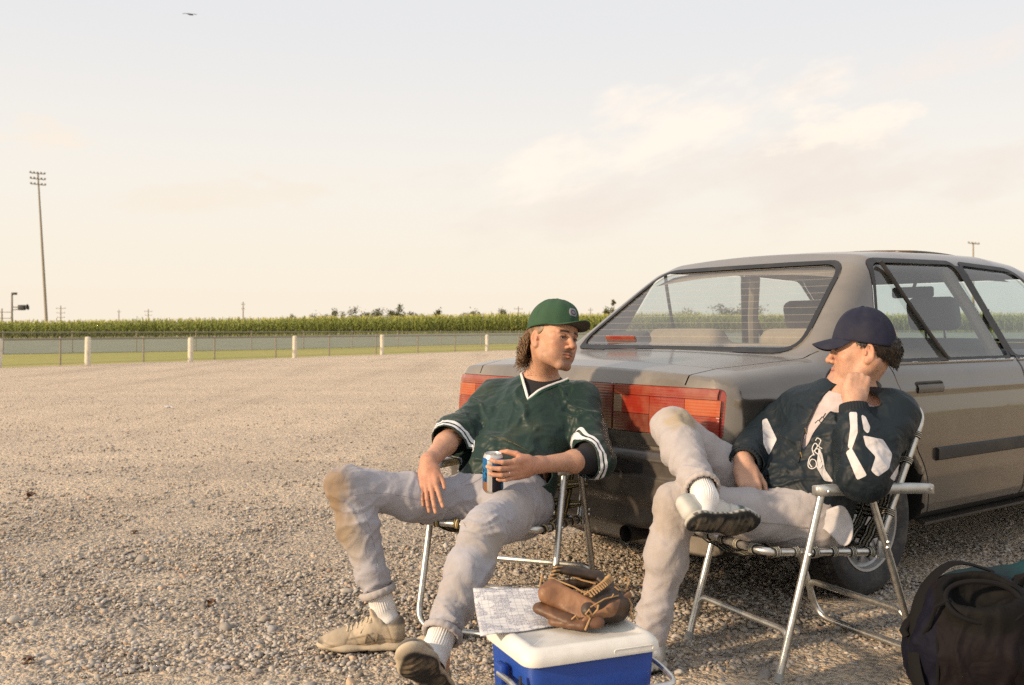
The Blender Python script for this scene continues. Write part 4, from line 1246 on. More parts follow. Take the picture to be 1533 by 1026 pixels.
# ---- interior
def seat_back(u, y, w, z0, z1, lean, name, mat, head=True):
    t = empty(name, (u, .85 + y, z0)); t.parent = car
    sh = Shape(); a = np.array([0, 0, 0.]); b_ = np.array([-lean, 0, z1 - z0])
    ax = unit(b_); R = frame(ax, (1, 0, 0))
    sh.add(rbox((a + b_) / 2, (.065, w / 2, (z1 - z0) / 2), .05, np.stack([R[0], R[1], R[2]])))
    p, q = sh.mesh(.022, B=16); mesh_np('backrest', p, q, mat, t)
    if head:
        c = b_ + ax * .125
        p, q = Shape().add(rbox(c, (.048, .135, .090), .045, R)).mesh(.016, B=16); mesh_np('headrest', p, q, mat, t)
        MB().tube([b_ + np.array([0, .05, -.05]), c + np.array([0, .05, 0])], .007, 6).tube([b_ + np.array([0, -.05, -.05]), c + np.array([0, -.05, 0])], .007, 6).build('headrest_post', M_CHROME, t)
    if name == 'front_seat':
        p, q = Shape().add(rbox((.27, 0, .02), (.27, w / 2, .09), .06)).mesh(.025, B=16); mesh_np('cushion', p, q, mat, t)
seat_back(2.42, -.38, .50, .47, 1.06, .16, 'front_seat', M_INT); seat_back(2.42, .38, .50, .47, 1.06, .16, 'front_seat', M_INT)
def interior():
    p, q = Shape().add(rbox((1.30, .85, .72), (.10, .66, .31), .07)).add(rbox((1.18, .85 - .36, 1.045), (.07, .24, .06), .055), .05).add(rbox((1.18, .85 + .36, 1.045), (.07, .24, .06), .055), .05).mesh(.024, B=16)
    mesh_np('rear_seat', p, q, M_INT2, car)
    MB().box((.95, .85, .985), (.50, 1.26, .02), bevel=.006).build('parcel_shelf', plain('grey_shelf_felt', (.16, .15, .14), .95), car)
    MB().box((2.3, .85, .34), (3.0, 1.3, .02)).build('cabin_floor', M_INT, car)
    p, q = Shape().add(rbox((3.22, .85, .84), (.26, .68, .14), .06)).mesh(.03, B=16); mesh_np('dashboard', p, q, M_INT, car)
    MB().tube([(2.88 + .07 * math.sin(a) * .5, 1.23 + .18 * math.cos(a), .93 + .17 * math.sin(a)) for a in [k * math.pi / 12 for k in range(24)]], .014, 8, closed=True).tube([(3.05, 1.23, .86), (2.88, 1.23, .93)], .03, 8).build('steering_wheel', M_BLACK, car)
    MB().box((2.70, .85, 1.315), (.03, .25, .065), bevel=.015).tube([(2.71, .85, 1.34), (2.75, .85, 1.40)], .009, 6).build('rear_view_mirror', M_BLACK, car)
    t = MB(); t.box((.79, 1.24, 1.045), (.10, .24, .065), rot=Matrix.Rotation(-.5, 3, 'Y'), bevel=.02); o = t.build('brake_light_housing', M_BLACK, car)
    MB().box((.742, 1.24, 1.048), (.010, .20, .045), rot=Matrix.Rotation(-.5, 3, 'Y'), bevel=.004).build('brake_light_lens', M_PINKRED, o)
    for y in (.45, 1.25):
        p, q = Shape().add(rbox((.80, y, 1.003), (.07, .12, .022), .02)).mesh(.012, B=16); mesh_np('shelf_speaker', p, q, plain('blue_grey_grille', (.10, .12, .15), .8), car)
    # headlining and inner pillar trim, so the roof is not bare paint from inside
    rows = [[(u, .85 + y, float(np.interp(u, [1.15, 1.3, 1.6, 2.0, 2.4, 2.7], [1.36, 1.415, 1.445, 1.45, 1.435, 1.385])) - .035 * (y / .55) ** 2) for y in np.linspace(-.55, .55, 9)] for u in np.linspace(1.16, 2.68, 12)]
    b = MB(); b.grid(rows); b.build('headlining', M_INT2, car, sharp=None)
    for s in (-1, 1):
        b = MB(); b.tube([(2.19, .85 + s * .715, .96), (2.09, .85 + s * .645, 1.18), (1.99, .85 + s * .555, 1.40)], .030, 8); b.build('pillar_trim', M_INT2, car)
        b = MB(); b.tube([(2.14, .85 + s * .69, 1.20), (2.20, .85 + s * .66, 1.06), (2.30, .85 + s * .62, .80)], .018, 6, flat=.3); b.build('seat_belt', M_INT, car)
interior()
# ================================================================== folding lawn chairs (own frame: x right of the sitter, y forward, z up)
M_ALU = plain('worn_aluminium_tube', (.62, .61, .58), .34, .9, var=.12, nscale=50, dirt=(.30, .27, .23), dirt_amt=.45, dirt_scale=14)
M_ALU2 = plain('dull_aluminium_arm', (.55, .55, .53), .45, .75, var=.12, nscale=40, dirt=(.30, .28, .25), dirt_amt=.4, dirt_scale=20)
def web_mat(name, stops):
    m, nt, b = new_mat(name); a = attr(nt, 's', 'Fac')
    r = nd(nt, 'ShaderNodeValToRGB'); r.color_ramp.interpolation = 'CONSTANT'; e = r.color_ramp.elements
    e[0].position = 0; e[0].color = col4(stops[0][1]); e[1].position = stops[1][0]; e[1].color = col4(stops[1][1])
    for p, c in stops[2:]:
        x = e.new(p); x.color = col4(c)
    nt.links.new(a, r.inputs[0])
    co = coords(nt); w = nd(nt, 'ShaderNodeTexWave'); w.inputs['Scale'].default_value = 160; nt.links.new(co, w.inputs['Vector'])
    nt.links.new(mixc(nt, .25, r.outputs[0], ramp(nt, noise(nt, co, 90, 3), ((.3, (.5, .5, .5)), (.7, (1.2, 1.2, 1.2)))), 'MULTIPLY'), b.inputs['Base Color'])
    b.inputs['Roughness'].default_value = .65; bump(nt, b, w.outputs['Fac'], .3, .002); return m
K, Y_, W_, T_ = (.015, .015, .013), (.42, .27, .035), (.62, .60, .52), (.33, .29, .20)
M_WEB1 = web_mat('yellow_black_webbing', [(0, K), (.10, Y_), (.20, K), (.36, Y_), (.44, W_), (.56, Y_), (.64, K), (.80, Y_), (.90, K)])
M_WEB2 = web_mat('white_black_webbing', [(0, K), (.14, W_), (.26, K), (.40, T_), (.60, K), (.74, W_), (.86, K)])

def strap(pts, wv, name, mat, parent, th=.0022, ends=True):
    """a flat strip along pts, width vector per point"""
    V = []; S = []
    n = len(pts)
    for i, p in enumerate(pts):
        p = Vector(p); w = Vector(wv)
        if ends: q_ = min(i, n - 1 - i); w = w * (.42 + .58 * min(1, max(0, (q_ - 6) / 3)))
        for k in range(7):
            s = k / 6; V.append(p + w * (s - .5)); S.append(s)
    F = [(i * 7 + k, i * 7 + k + 1, (i + 1) * 7 + k + 1, (i + 1) * 7 + k) for i in range(n - 1) for k in range(6)]
    o = mesh_np(name, np.array(V), F, mat, parent, attrs={'s': np.clip(np.array(S), .001, .999)})
    md = o.modifiers.new('thickness', 'SOLIDIFY'); md.thickness = th; md.offset = 0
    return o

def lawn_chair(name, label, O, F, w, web, rear_u=True, front_u=False, nback=5):
    t = empty(name, (O[0], O[1], 0), math.atan2(F[1], F[0]) - math.pi / 2); tag(t, label, 'chair', 'folding lawn chairs')
    r = .0125; SZ0, SZ1 = .405, .362                       # seat height front / rear
    for s in (-1, 1):
        x = s * w
        # armrest: a pressed channel, flat on top with turned-down sides
        b = MB(); P = []
        for i in range(13):
            q = i / 12; y = .145 - .50 * q; z = .600 - .026 * q + (.004 * math.sin(q * math.pi)); hw = .021 + .004 * math.sin(q * math.pi) - (.006 if i in (0, 12) else 0)
            P.append([(x - hw, y, z - .028), (x - hw * .98, y, z - .004), (x - hw * .8, y, z + .001), (x, y, z + .0025), (x + hw * .8, y, z + .001), (x + hw * .98, y, z - .004), (x + hw, y, z - .028)])
        b.grid(P); 
        for e in (0, 12): b.add(P[e], [tuple(range(7))])
        o = b.build('armrest', M_ALU2, t, sharp=50); md = o.modifiers.new('thickness', 'SOLIDIFY'); md.thickness = .002
        for y in (.115, -.078, -.33):
            for sx in (-1, 1): MB().lathe([(.001, .004), (.0045, .003), (.006, .0)], 8, Matrix.Translation((x + sx * .0255, y, .588 - .05 * (.145 - y))) @ Matrix.Rotation(sx * math.pi / 2, 4, 'Y')).build('rivet', M_ALU, o)
    ft = lambda s: [(s * w, .118, .592), (s * w, .205, .30), (s * w, .293, .012)]
    rl = lambda s: [(s * w * .985, -.078, .585), (s * w * .985, -.190, .30), (s * w * .985, -.293, .016)]
    if front_u:
        a, b_ = ft(-1), ft(1); pts = [a[0], a[1], a[2], b_[2], b_[1], b_[0]]; MB().tube(arc_pts(pts, .075, 7), r, 12).build('front_leg', M_ALU, t)
    else:
        for s in (-1, 1):
            MB().tube(ft(s), r, 12).build('front_leg', M_ALU, t)
            f = ft(s)[2]; MB().tube([(f[0], f[1] - .003, .03), (f[0], f[1] + .003, .002)], .0145, 12).build('foot_cap', plain('grey_foot_cap', (.35, .34, .32), .7), t)
        MB().tube(arc_pts([(-w, .262, .085), (-w + .012, .247, .152), (w - .012, .247, .152), (w, .262, .085)], .05, 6), r * .9, 10).build('front_brace', M_ALU, t)
    a, b_ = rl(-1), rl(1)
    MB().tube(arc_pts([a[0], a[1], a[2], b_[2], b_[1], b_[0]], .07, 7), r, 12).build('rear_leg', M_ALU, t)
    MB().tube(arc_pts([(-w, -.262, .085), (-w + .012, -.246, .155), (w - .012, -.246, .155), (w, -.262, .085)], .05, 6), r * .9, 10).build('rear_brace', M_ALU, t)
    # seat frame and back frame
    x = w - .024
    MB().tube(arc_pts([(-x, -.150, SZ1), (-x, .325, SZ0), (x, .325, SZ0), (x, -.150, SZ1), (-x, -.150, SZ1), (-x, 0, SZ1 + .01)], .06, 6), r, 12).build('seat_frame', M_ALU, t)
    bt = [(-x, -.135, SZ1 - .02), (-x, -.20, .50), (-x, -.362, .835), (x, -.362, .835), (x, -.20, .50), (x, -.135, SZ1 - .02)]
    MB().tube(arc_pts(bt, .085, 7), r, 12).build('back_frame', M_ALU, t)
    for s in (-1, 1):
        MB().box((s * (w - .006), -.150, SZ1 + .012), (.006, .05, .06), bevel=.006).build('hinge_plate', M_ALU2, t)
        for y, z in ((.178, .390), (-.152, .40), (-.150, SZ1 + .02)): MB().lathe([(.001, .006), (.005, .005), (.007, 0)], 8, Matrix.Translation((s * (w + .011), y, z)) @ Matrix.Rotation(s * math.pi / 2, 4, 'Y')).build('bolt', M_ALU, t)
    # webbing: seat strips across (wrapped round the tube) and along, then the back
    sw = .050
    for i in range(6):
        y = .285 - i * .078; z = SZ1 + (SZ0 - SZ1) * (y + .15) / .475; P = []
        for a in (-2.6, -1.9, -1.2, -.5): P.append((-x - .0155 * math.cos(a + 1.57 + 0.0) * 1, y, z + .0155 * math.sin(-a - 1.57)))
        P = [(-x + .0155 * math.cos(a), y, z + .0155 * math.sin(a)) for a in np.linspace(math.radians(-60), math.radians(-270), 8)]
        for k in range(1, 16):
            q = k / 16; P.append((-x + 2 * x * q, y, z + .0155 - .055 * math.sin(math.pi * q) ** .8 + .0028 * (1 if (k // 2 + i) % 2 else -1)))
        P += [(x - .0155 * math.cos(a), y, z + .0155 * math.sin(a)) for a in np.linspace(math.radians(-270), math.radians(-60), 8)]
        strap(P, (0, sw, 0), 'webbing_strip', web, t)
    for i in range(5):
        xx = (i - 2) * .078; P = []
        P += [(xx, .325 + .0155 * math.cos(a), SZ0 + .0155 * math.sin(a)) for a in np.linspace(math.radians(-120), math.radians(90), 8)]
        for k in range(1, 16):
            q = k / 16; yy = .325 - .475 * q; sag = .055 * math.sin(math.pi * ((xx + x) / (2 * x))) ** .8 * min(1, 4 * q, 4 * (1 - q)); P.append((xx, yy, SZ0 + (SZ1 - SZ0) * q + .0155 - sag + .0028 * (-1 if (k // 2 + i) % 2 else 1)))
        P += [(xx, -.150 - .0155 * math.cos(a + math.pi) * -1, SZ1 + .0155 * math.sin(a)) for a in np.linspace(math.radians(90), math.radians(240), 6)]
        strap(P, (sw, 0, 0), 'webbing_strip', web, t)
    bu = unit((0, -.162, .335)); bn = np.array([0, bu[2], -bu[1]])
    def bp(xx, q, o): 
        y, z = (-.135 - .065 * q / .35, .342 + .158 * q / .35) if q < .35 else (-.20 - .162 * (q - .35) / .65, .50 + .335 * (q - .35) / .65)
        return np.array([xx, y, z]) + bn * o
    for i in range(nback):
        q = .16 + i * .165; P = [bp(-x, q, 0) + np.array([.0155 * math.cos(a), 0, 0]) + bn * .0155 * math.sin(a) for a in np.linspace(math.radians(-60), math.radians(-270), 7)]
        P += [bp(-x + 2 * x * k / 14, q, .014 - .05 * math.sin(math.pi * k / 14) ** .8) for k in range(1, 14)]
        P += [bp(x, q, 0) + np.array([-.0155 * math.cos(a), 0, 0]) + bn * .0155 * math.sin(a) for a in np.linspace(math.radians(-270), math.radians(-60), 7)]
        strap(P, tuple(bu * sw), 'webbing_strip', web, t)
    for i in range(5):
        xx = (i - 2) * .078; sg = math.sin(math.pi * ((xx + x) / (2 * x))) ** .8
        P = [bp(xx, .02 + .97 * k / 16, .014 - .05 * sg * min(1, 4 * k / 16, 3 * (1 - k / 16) + .1) + .003 * (1 if (k + i) % 2 else -1)) for k in range(17)]
        strap(P, (sw, 0, 0), 'webbing_strip', web, t, ends=False)
    return t
CH1_O, CH1_F = np.array([-.004, 3.824]), unit((-.36, -.93))
CH2_O, CH2_F = np.array([.993, 3.434]), unit((-.905, -.426))
lawn_chair('lawn_chair', 'aluminium folding chair with yellow and black webbing under the man in green', CH1_O, CH1_F, .255, M_WEB1, front_u=True)
lawn_chair('lawn_chair', 'aluminium folding chair with white and black webbing beside the rear wheel', CH2_O, CH2_F, .238, M_WEB2)
# ================================================================== people
class Head:
    def __init__(s, C, fwd, up):
        s.C = np.asarray(C, float); y = unit(fwd); up = np.asarray(up, float); z = unit(up - y * (up @ y)); x = np.cross(y, z)
        # x is the head's right hand side (y forward, z up)
        s.R = np.stack([x, y, z])
    def w(s, x, y, z): return s.C + np.array([x, y, z]) @ s.R
    def local(s, P): return (P - s.C) @ s.R.T
def add_head(S, h, neck_to, jaw=1.0, nose=1.0):
    w = h.w; R = h.R
    S.add(ell(w(0, -.018, .032), (.077, .097, .092), R), .0)
    S.add(ell(w(0, .028, -.025), (.063, .062, .085), R), .03)
    for s in (-1, 1):
        S.add(cap(w(s * .054, -.012, -.045), w(s * .048, .012, -.080), .016, .017), .03)
        S.add(cap(w(s * .048, .012, -.080), w(s * .020, .070, -.110), .016 * jaw, .016), .025)
        S.add(ell(w(s * .044, .058, -.028), (.022, .020, .018), R), .022)          # cheekbone
        S.add(ell(w(s * .034, .055, -.065), (.026, .026, .030), R), .025)          # cheek
    S.add(ell(w(0, .074, -.106), (.024, .018, .016), R), .018)                      # chin
    S.add(ell(w(0, .062, -.068), (.032, .030, .028), R), .02)                       # mouth mound
    S.add(ell(w(0, .058, .030), (.058, .034, .035), R), .025)                       # forehead
    for s in (-1, 1):
        S.sub(ell(w(s * .031, .098, -.004), (.019, .019, .0125), R), .012)          # eye socket
        S.add(cap(w(s * .012, .0905, .0135), w(s * .047, .077, .0150), .0062, .0055), .010)   # brow
        S.add(ell(w(s * .031, .0735, -.004), (.0165, .0135, .0115), R), .006)         # lids
        S.sub(flatcap(w(s * .0195, .0900, -.0058), w(s * .0425, .0845, -.0052), .0042, .0032, h.R[2], .72), .0015); S.add(cap(w(s * .0175, .0885, -.0010), w(s * .0310, .0905, .0018), .0024, .0026), .003); S.add(cap(w(s * .0310, .0905, .0018), w(s * .0450, .0835, -.0025), .0026, .0022), .003)
    S.add(cap(w(0, .086, .008), w(0, .1085, -.030), .0075, .0105 * nose), .012)
    S.add(ell(w(0, .1115, -.036), (.0115 * nose, .0105, .0095), R), .008)            # tip
    for s in (-1, 1):
        S.add(ell(w(s * .0125, .0985, -.040), (.0072, .0095, .0072), R), .006)
        S.sub(ell(w(s * .0065, .1035, -.0475), (.0034, .0048, .0034), R), .002)
    S.sub(cap(w(0, .099, -.051), w(0, .097, -.058), .0028, .0032), .005)
    for s in (-1, 1):
        S.add(cap(w(0, .0955, -.0645), w(s * .024, .082, -.0695), .0042, .0022), .005)
        S.add(cap(w(0, .0945, -.0765), w(s * .020, .083, -.0735), .0056, .0026), .005)
    S.sub(cap(w(-.024, .0855, -.0708), w(0, .0995, -.0703), .0013), .0025); S.sub(cap(w(.024, .0855, -.0708), w(0, .0995, -.0703), .0013), .0025)
    S.sub(ell(w(0, .0955, -.0885), (.020, .007, .005), R), .010)
    for s in (-1, 1):                                                                  # ears
        Re = frame(R[0] * s * .92 + R[1] * .40, R[1])
        ec = w(s * .077, -.018, -.012)
        S.add(ell(ec, (.0185, .0310, .0075), np.stack([Re[0], Re[1], Re[2]])), .006)
        S.sub(ell(w(s * .0855, -.017, -.010), (.0105, .0200, .0058), np.stack([Re[0], Re[1], Re[2]])), .004)
        S.add(cap(w(s * .0800, -.008, -.012), w(s * .0815, -.006, -.020), .0042), .004)
        S.add(ell(w(s * .0765, -.010, -.042), (.008, .009, .010), R), .006)
    n1 = np.asarray(neck_to, float)
    S.add(cap(w(0, -.030, -.050), n1, .050, .060), .035)
    for s in (-1, 1): S.add(cap(w(s * .055, -.035, -.045), n1 + h.R[1] * .05 + h.R[0] * s * .01, .014, .015), .03)   # neck tendons
def head_cols(h, V, skin, beard, mask_beard=1.0, hairc=(.05, .03, .018)):
    q = h.local(V); x, y, z = q[:, 0], q[:, 1], q[:, 2]; ax = np.abs(x)
    c = np.tile(np.array(skin), (len(V), 1))
    near = np.linalg.norm(q, axis=1) < .20
    m = lambda cx, cy, cz, r: np.exp(-(((ax - cx) ** 2 + (y - cy) ** 2 + (z - cz) ** 2) / r ** 2)) * near
    blend = lambda c, col, f: c + (np.array(col) - c) * np.clip(f, 0, 1)[:, None]
    c = blend(c, np.array(skin) * np.array([1.06, .78, .70]), .55 * (m(.04, .07, -.035, .028) + m(0, .112, -.036, .018) + m(.08, -.02, -.01, .035)))
    lips = np.exp(-((ax / .024) ** 4)) * np.exp(-(((z + .0705) / .0085) ** 4)) * (y > .07) * near
    c = blend(c, (skin[0] * .72, skin[1] * .42, skin[2] * .40), lips * .75)
    line = np.exp(-((ax / .024) ** 4)) * np.exp(-(((z + .0706) / .0022) ** 2)) * (y > .07) * near
    c = blend(c, (.10, .035, .03), line * .7)
    nz = fbm(V * 900, 2) * .5 + .5
    bd = (sstep(-.035, -.062, z) * sstep(-.01, .03, y) * (1 - lips) * near) * (.55 + .35 * np.exp(-(ax / .03) ** 2))
    mous = np.exp(-(((z + .058) / .006) ** 2)) * np.exp(-((ax / .026) ** 4)) * (y > .07) * near
    goat = np.exp(-(((z + .098) / .016) ** 2)) * np.exp(-((ax / .026) ** 4)) * (y > .05) * near
    c = blend(c, beard, (bd * .42 + mous * .80 + goat * .32) * mask_beard * (.35 + .95 * nz))
    br = np.exp(-(((z - .0150 - .0035 * np.cos((ax - .028) * 60)) / .0050) ** 2)) * sstep(.010, .015, ax) * sstep(.052, .045, ax) * (y > .06) * near
    c = blend(c, hairc, br * (.95 + .3 * nz))
    lash = np.exp(-(((ax - .031) / .0155) ** 4)) * np.exp(-(((z + .0008) / .0030) ** 2)) * (y > .06) * near; c = blend(c, (.06, .03, .02), lash * .75)
    c = blend(c, np.array(skin) * np.array([.80, .70, .68]), .5 * m(.031, .08, -.016, .014))
    c = c * (1 + .10 * fbm(V * 55, 3))[:, None]
    eye = np.exp(-(((ax - .031) / .016) ** 4)) * np.exp(-(((z + .0052) / .0042) ** 4)) * (y > .06) * near
    c = blend(c, (.10, .045, .03), eye * .75)
    return c
def add_eyes(h, parent, look=0.0):
    m = bpy.data.materials.get('eye_surface')
    if m is None:
        m, nt, b = new_mat('eye_surface'); nt.links.new(attr(nt, 'col'), b.inputs['Base Color']); b.inputs['Roughness'].default_value = .15
    for s in (-1, 1):
        bm = bmesh.new(); bmesh.ops.create_uvsphere(bm, u_segments=24, v_segments=16, radius=.0118); V = np.array([v.co for v in bm.verts]); F = [[v.index for v in f.verts] for f in bm.faces]; bm.free()
        d = unit((look, 1.0, -.05)); a = V @ d / .0118
        c = np.where((a > .985)[:, None], [.01, .01, .01], np.where((a > .86)[:, None], [.035, .022, .014], [.50, .44, .39]))
        P = (V + np.array([s * .031, .0752, -.0052])) @ h.R + h.C
        mesh_np('eye', P, F, m, parent, attrs={'col': c})

def add_hand(S, W, D, T, flip, curl, thumb, sc=1.0, splay=(.10, .0, -.09, -.20), tw=.0):
    """W wrist, D towards the knuckles, T towards the thumb side; palm normal N = flip * D x T"""
    W = np.asarray(W, float); D = unit(D); T = np.asarray(T, float); T = unit(T - D * (T @ D)); N = np.cross(D, T) * flip
    q = lambda t, d, n: W + (T * t + D * d + N * n) * sc
    R = np.stack([T, N, D])
    S.add(cap(q(0, -.03, 0), q(0.002, .02, 0), .0275 * sc, .026 * sc), .02)
    S.add(rbox(q(.002, .050, .001), (.0385 * sc, .0145 * sc, .044 * sc), .0140 * sc, R), .022)
    S.add(cap(q(.022, .018, .009), q(.034, .052, .010), .0165 * sc, .012 * sc), .014)           # thumb mound
    S.add(cap(q(-.026, .015, .006), q(-.030, .060, .005), .013 * sc, .011 * sc), .012)
    K = [(.029, .089), (.0098, .0935), (-.0100, .0890), (-.0275, .0795)]
    L = [(.044, .026, .021), (.049, .030, .022), (.046, .028, .022), (.036, .021, .019)]
    Rr = [.0092, .0095, .0090, .0080]; nails = []
    for i in range(4):
        p = q(K[i][0], K[i][1], -.0015); a = 0.0
        S.add(cap(q(K[i][0] * .8, .045, -.005), p, .0075 * sc, Rr[i] * 1.12 * sc), .008)
        for j in range(3):
            a += curl[i][j]; sp = splay[i] * (1 if j == 0 else .8)
            d = D * math.cos(a) + N * math.sin(a); d = unit(d + T * math.sin(sp) * max(.2, math.cos(a)))
            e = p + d * L[i][j] * sc; r0 = Rr[i] * (1 - .09 * j) * sc; S.add(cap(p, e, r0 * (1.05 if j else 1.1), r0 * .93), .0035)
            if j == 2: nails.append((p + d * L[i][j] * .72 * sc, d, N * math.cos(a) - D * math.sin(a), r0))
            p = e
    pts = [q(*t) for t in thumb]; rr = [.0135, .0108, .0095, .0078]
    for j in range(len(pts) - 1): S.add(cap(pts[j], pts[j + 1], rr[j] * sc, rr[j + 1] * sc), .008 if j == 0 else .004)
    return nails, (W, D, T, N)

def hand_cols(c, V, nails, skin):
    for p, d, n, r0 in nails:
        q = V - p; near = (np.abs(q).max(1) < .02)
        if not near.any(): continue
        up = -(q @ n); al = q @ d; s_ = np.linalg.norm(q - np.outer(al, d) - np.outer(q @ n, n), axis=1)
        f = near * sstep(.35 * r0, .6 * r0, up) * sstep(.0075, .006, np.abs(al - .001)) * sstep(.0058, .0045, s_)
        c = c + (np.array((skin[0] * 1.22, skin[1] * 1.2, skin[2] * 1.2)) - c) * (f * .8)[:, None]
        e = near * sstep(.2 * r0, .6 * r0, up) * np.exp(-((al + .012) / .0016) ** 2); c = c * (1 - .30 * e)[:, None]
    return c
def seg_t(P, a, b):
    a = np.asarray(a); ab = np.asarray(b) - a; L = np.linalg.norm(ab); d = ab / L; q = P - a; t = q @ d; return t, np.linalg.norm(q - np.outer(t, d), axis=1), L
def folds(P, c, ax, fa, fc, rad, amp, seed=0.0):
    """creases running across 'ax' near c"""
    ax = unit(ax); R = frame(ax); q = (P - np.asarray(c)) @ R.T
    m = np.exp(-((q / (np.asarray(rad) if np.ndim(rad) else np.full(3, rad))) ** 2).sum(1))
    wob = .35 * vnoise(q * 9 + seed)
    n = vnoise(np.stack([q[:, 0] * fc + seed, q[:, 1] * fc + seed * 2.1, q[:, 2] * fa + wob * fa * .12], 1))
    r = 1.35 * np.exp(-(n * 4.2) ** 2) - .42
    return amp * m * r
def creases(P, items):
    d = 0
    for c, ax, fa, fc, rad, amp, seed in items:
        ax = unit(ax); Rf = frame(ax)
        for k, (tw, sc, am) in enumerate(((.75, .62, .62), (-.6, .85, .42), (.15, 1.7, .20))):
            d = d + folds(P, c, ax + (Rf[0] * math.cos(seed + k) + Rf[1] * math.sin(seed * 1.7 + k)) * tw, fa * sc, fc * sc, rad, amp * am, seed + 3.1 * k)
    return d

def body_mesh(S, h, vox=.0036, hv=.0020):
    """one skin: finer over the head, the two sheets overlap by a hair under the collar"""
    def crit(P):
        q = h.local(P); return np.maximum.reduce([np.abs(q[:, 0]) - .100, np.abs(q[:, 1] - .005) - .135, -.150 - q[:, 2]])
    p1, q1 = S.mesh(vox, B=16, relax=1); k1 = crit(p1) > -.003
    p2, q2 = S.mesh(hv, B=16, lo=h.C - .215, hi=h.C + .215, relax=1); k2 = crit(p2) < .001
    def kp(pos, Q, m):
        Q = Q[m[Q].all(1)]; u = np.unique(Q); mp = np.full(len(pos), -1); mp[u] = np.arange(len(u)); return pos[u], mp[Q]
    p1, q1 = kp(p1, q1, k1); p2, q2 = kp(p2, q2, k2)
    return np.concatenate([p1, p2]), np.concatenate([q1, q2 + len(p1)])
from mathutils.bvhtree import BVHTree
def spline2(pts, n=6):
    P = [np.array(p, float) for p in pts]; out = []
    for i in range(len(P) - 1):
        a, b_, c, d = P[max(i - 1, 0)], P[i], P[i + 1], P[min(i + 2, len(P) - 1)]
        for k in range(n):
            t = k / n; out.append(.5 * (2 * b_ + (c - a) * t + (2 * a - 5 * b_ + 4 * c - d) * t * t + (3 * b_ - a - 3 * c + d) * t ** 3))
    out.append(P[-1]); return out
class Snap:
    """finds where a sight line or a direction meets a finished mesh"""
    def __init__(s, pos, Q): s.t = BVHTree.FromPolygons([tuple(p) for p in pos], [tuple(int(i) for i in q) for q in Q])
    def see(s, px, py, lift=.003):
        o = Vector((0, 0, CAM_H)); e = (Vector(at(px, py, 1.0)) - o).normalized(); h_, n_, i_, d_ = s.t.ray_cast(o, e)
        return (h_ - e * lift) if h_ is not None else None
    def line(s, pts, lift=.003): return [q for q in (s.see(*p, lift) for p in pts) if q is not None]
def skin_mat(name):
    m, nt, b = new_mat(name); co = coords(nt)
    c = mixc(nt, .55, attr(nt, 'col'), ramp(nt, noise(nt, co, 46, 5, .7), ((.3, (.76, .68, .66)), (.7, (1.2, 1.15, 1.1)))), 'MULTIPLY')
    c = mixc(nt, .4, c, ramp(nt, noise(nt, co, 300, 3, .7), ((.3, (.8, .74, .72)), (.7, (1.15, 1.12, 1.1)))), 'MULTIPLY')
    nt.links.new(c, b.inputs['Base Color']); b.inputs['Roughness'].default_value = .52; b.inputs['Subsurface Weight'].default_value = .10
    b.inputs['Subsurface Radius'].default_value = (.012, .005, .003); b.inputs['Subsurface Scale'].default_value = .6; b.inputs['Specular IOR Level'].default_value = .4
    ch = bump(nt, b, noise(nt, co, 95, 4, .65), .25, .003); bump(nt, b, noise(nt, co, 520, 3, .6), .35, .0016, ch); return m
M_SKIN = skin_mat('tanned_skin')
def cloth_mat(name, rough=.9, weave=700, wstr=.25, sheen=0.0, colors=None, spec=.25, wrk=0.0):
    """cloth whose colour rides on the mesh (dirt and panels), with weave and fine creases"""
    m, nt, b = new_mat(name); co = coords(nt)
    c = attr(nt, 'col') if colors is None else colors(nt, co)
    c = mixc(nt, .35, c, ramp(nt, noise(nt, co, 26, 5, .7), ((.3, (.80, .80, .80)), (.7, (1.14, 1.14, 1.14)))), 'MULTIPLY')
    nt.links.new(c, b.inputs['Base Color']); b.inputs['Roughness'].default_value = rough; b.inputs['Specular IOR Level'].default_value = spec
    b.inputs['Sheen Weight'].default_value = sheen
    ch = None
    if wrk: 
        wv = nd(nt, 'ShaderNodeTexNoise', noise_dimensions='3D'); wv.inputs['Scale'].default_value = 11; wv.inputs['Detail'].default_value = 3; wv.inputs['Distortion'].default_value = .35; nt.links.new(co, wv.inputs['Vector'])
        ch = bump(nt, b, mth(nt, 'ABSOLUTE', mth(nt, 'SUBTRACT', wv.outputs['Fac'], .5)), wrk, .03)
    bump(nt, b, noise(nt, co, weave, 2), wstr, .0012, ch); return m
M_PANTS = cloth_mat('grey_baseball_pants', .92, 420, .45, .12, wrk=.32)

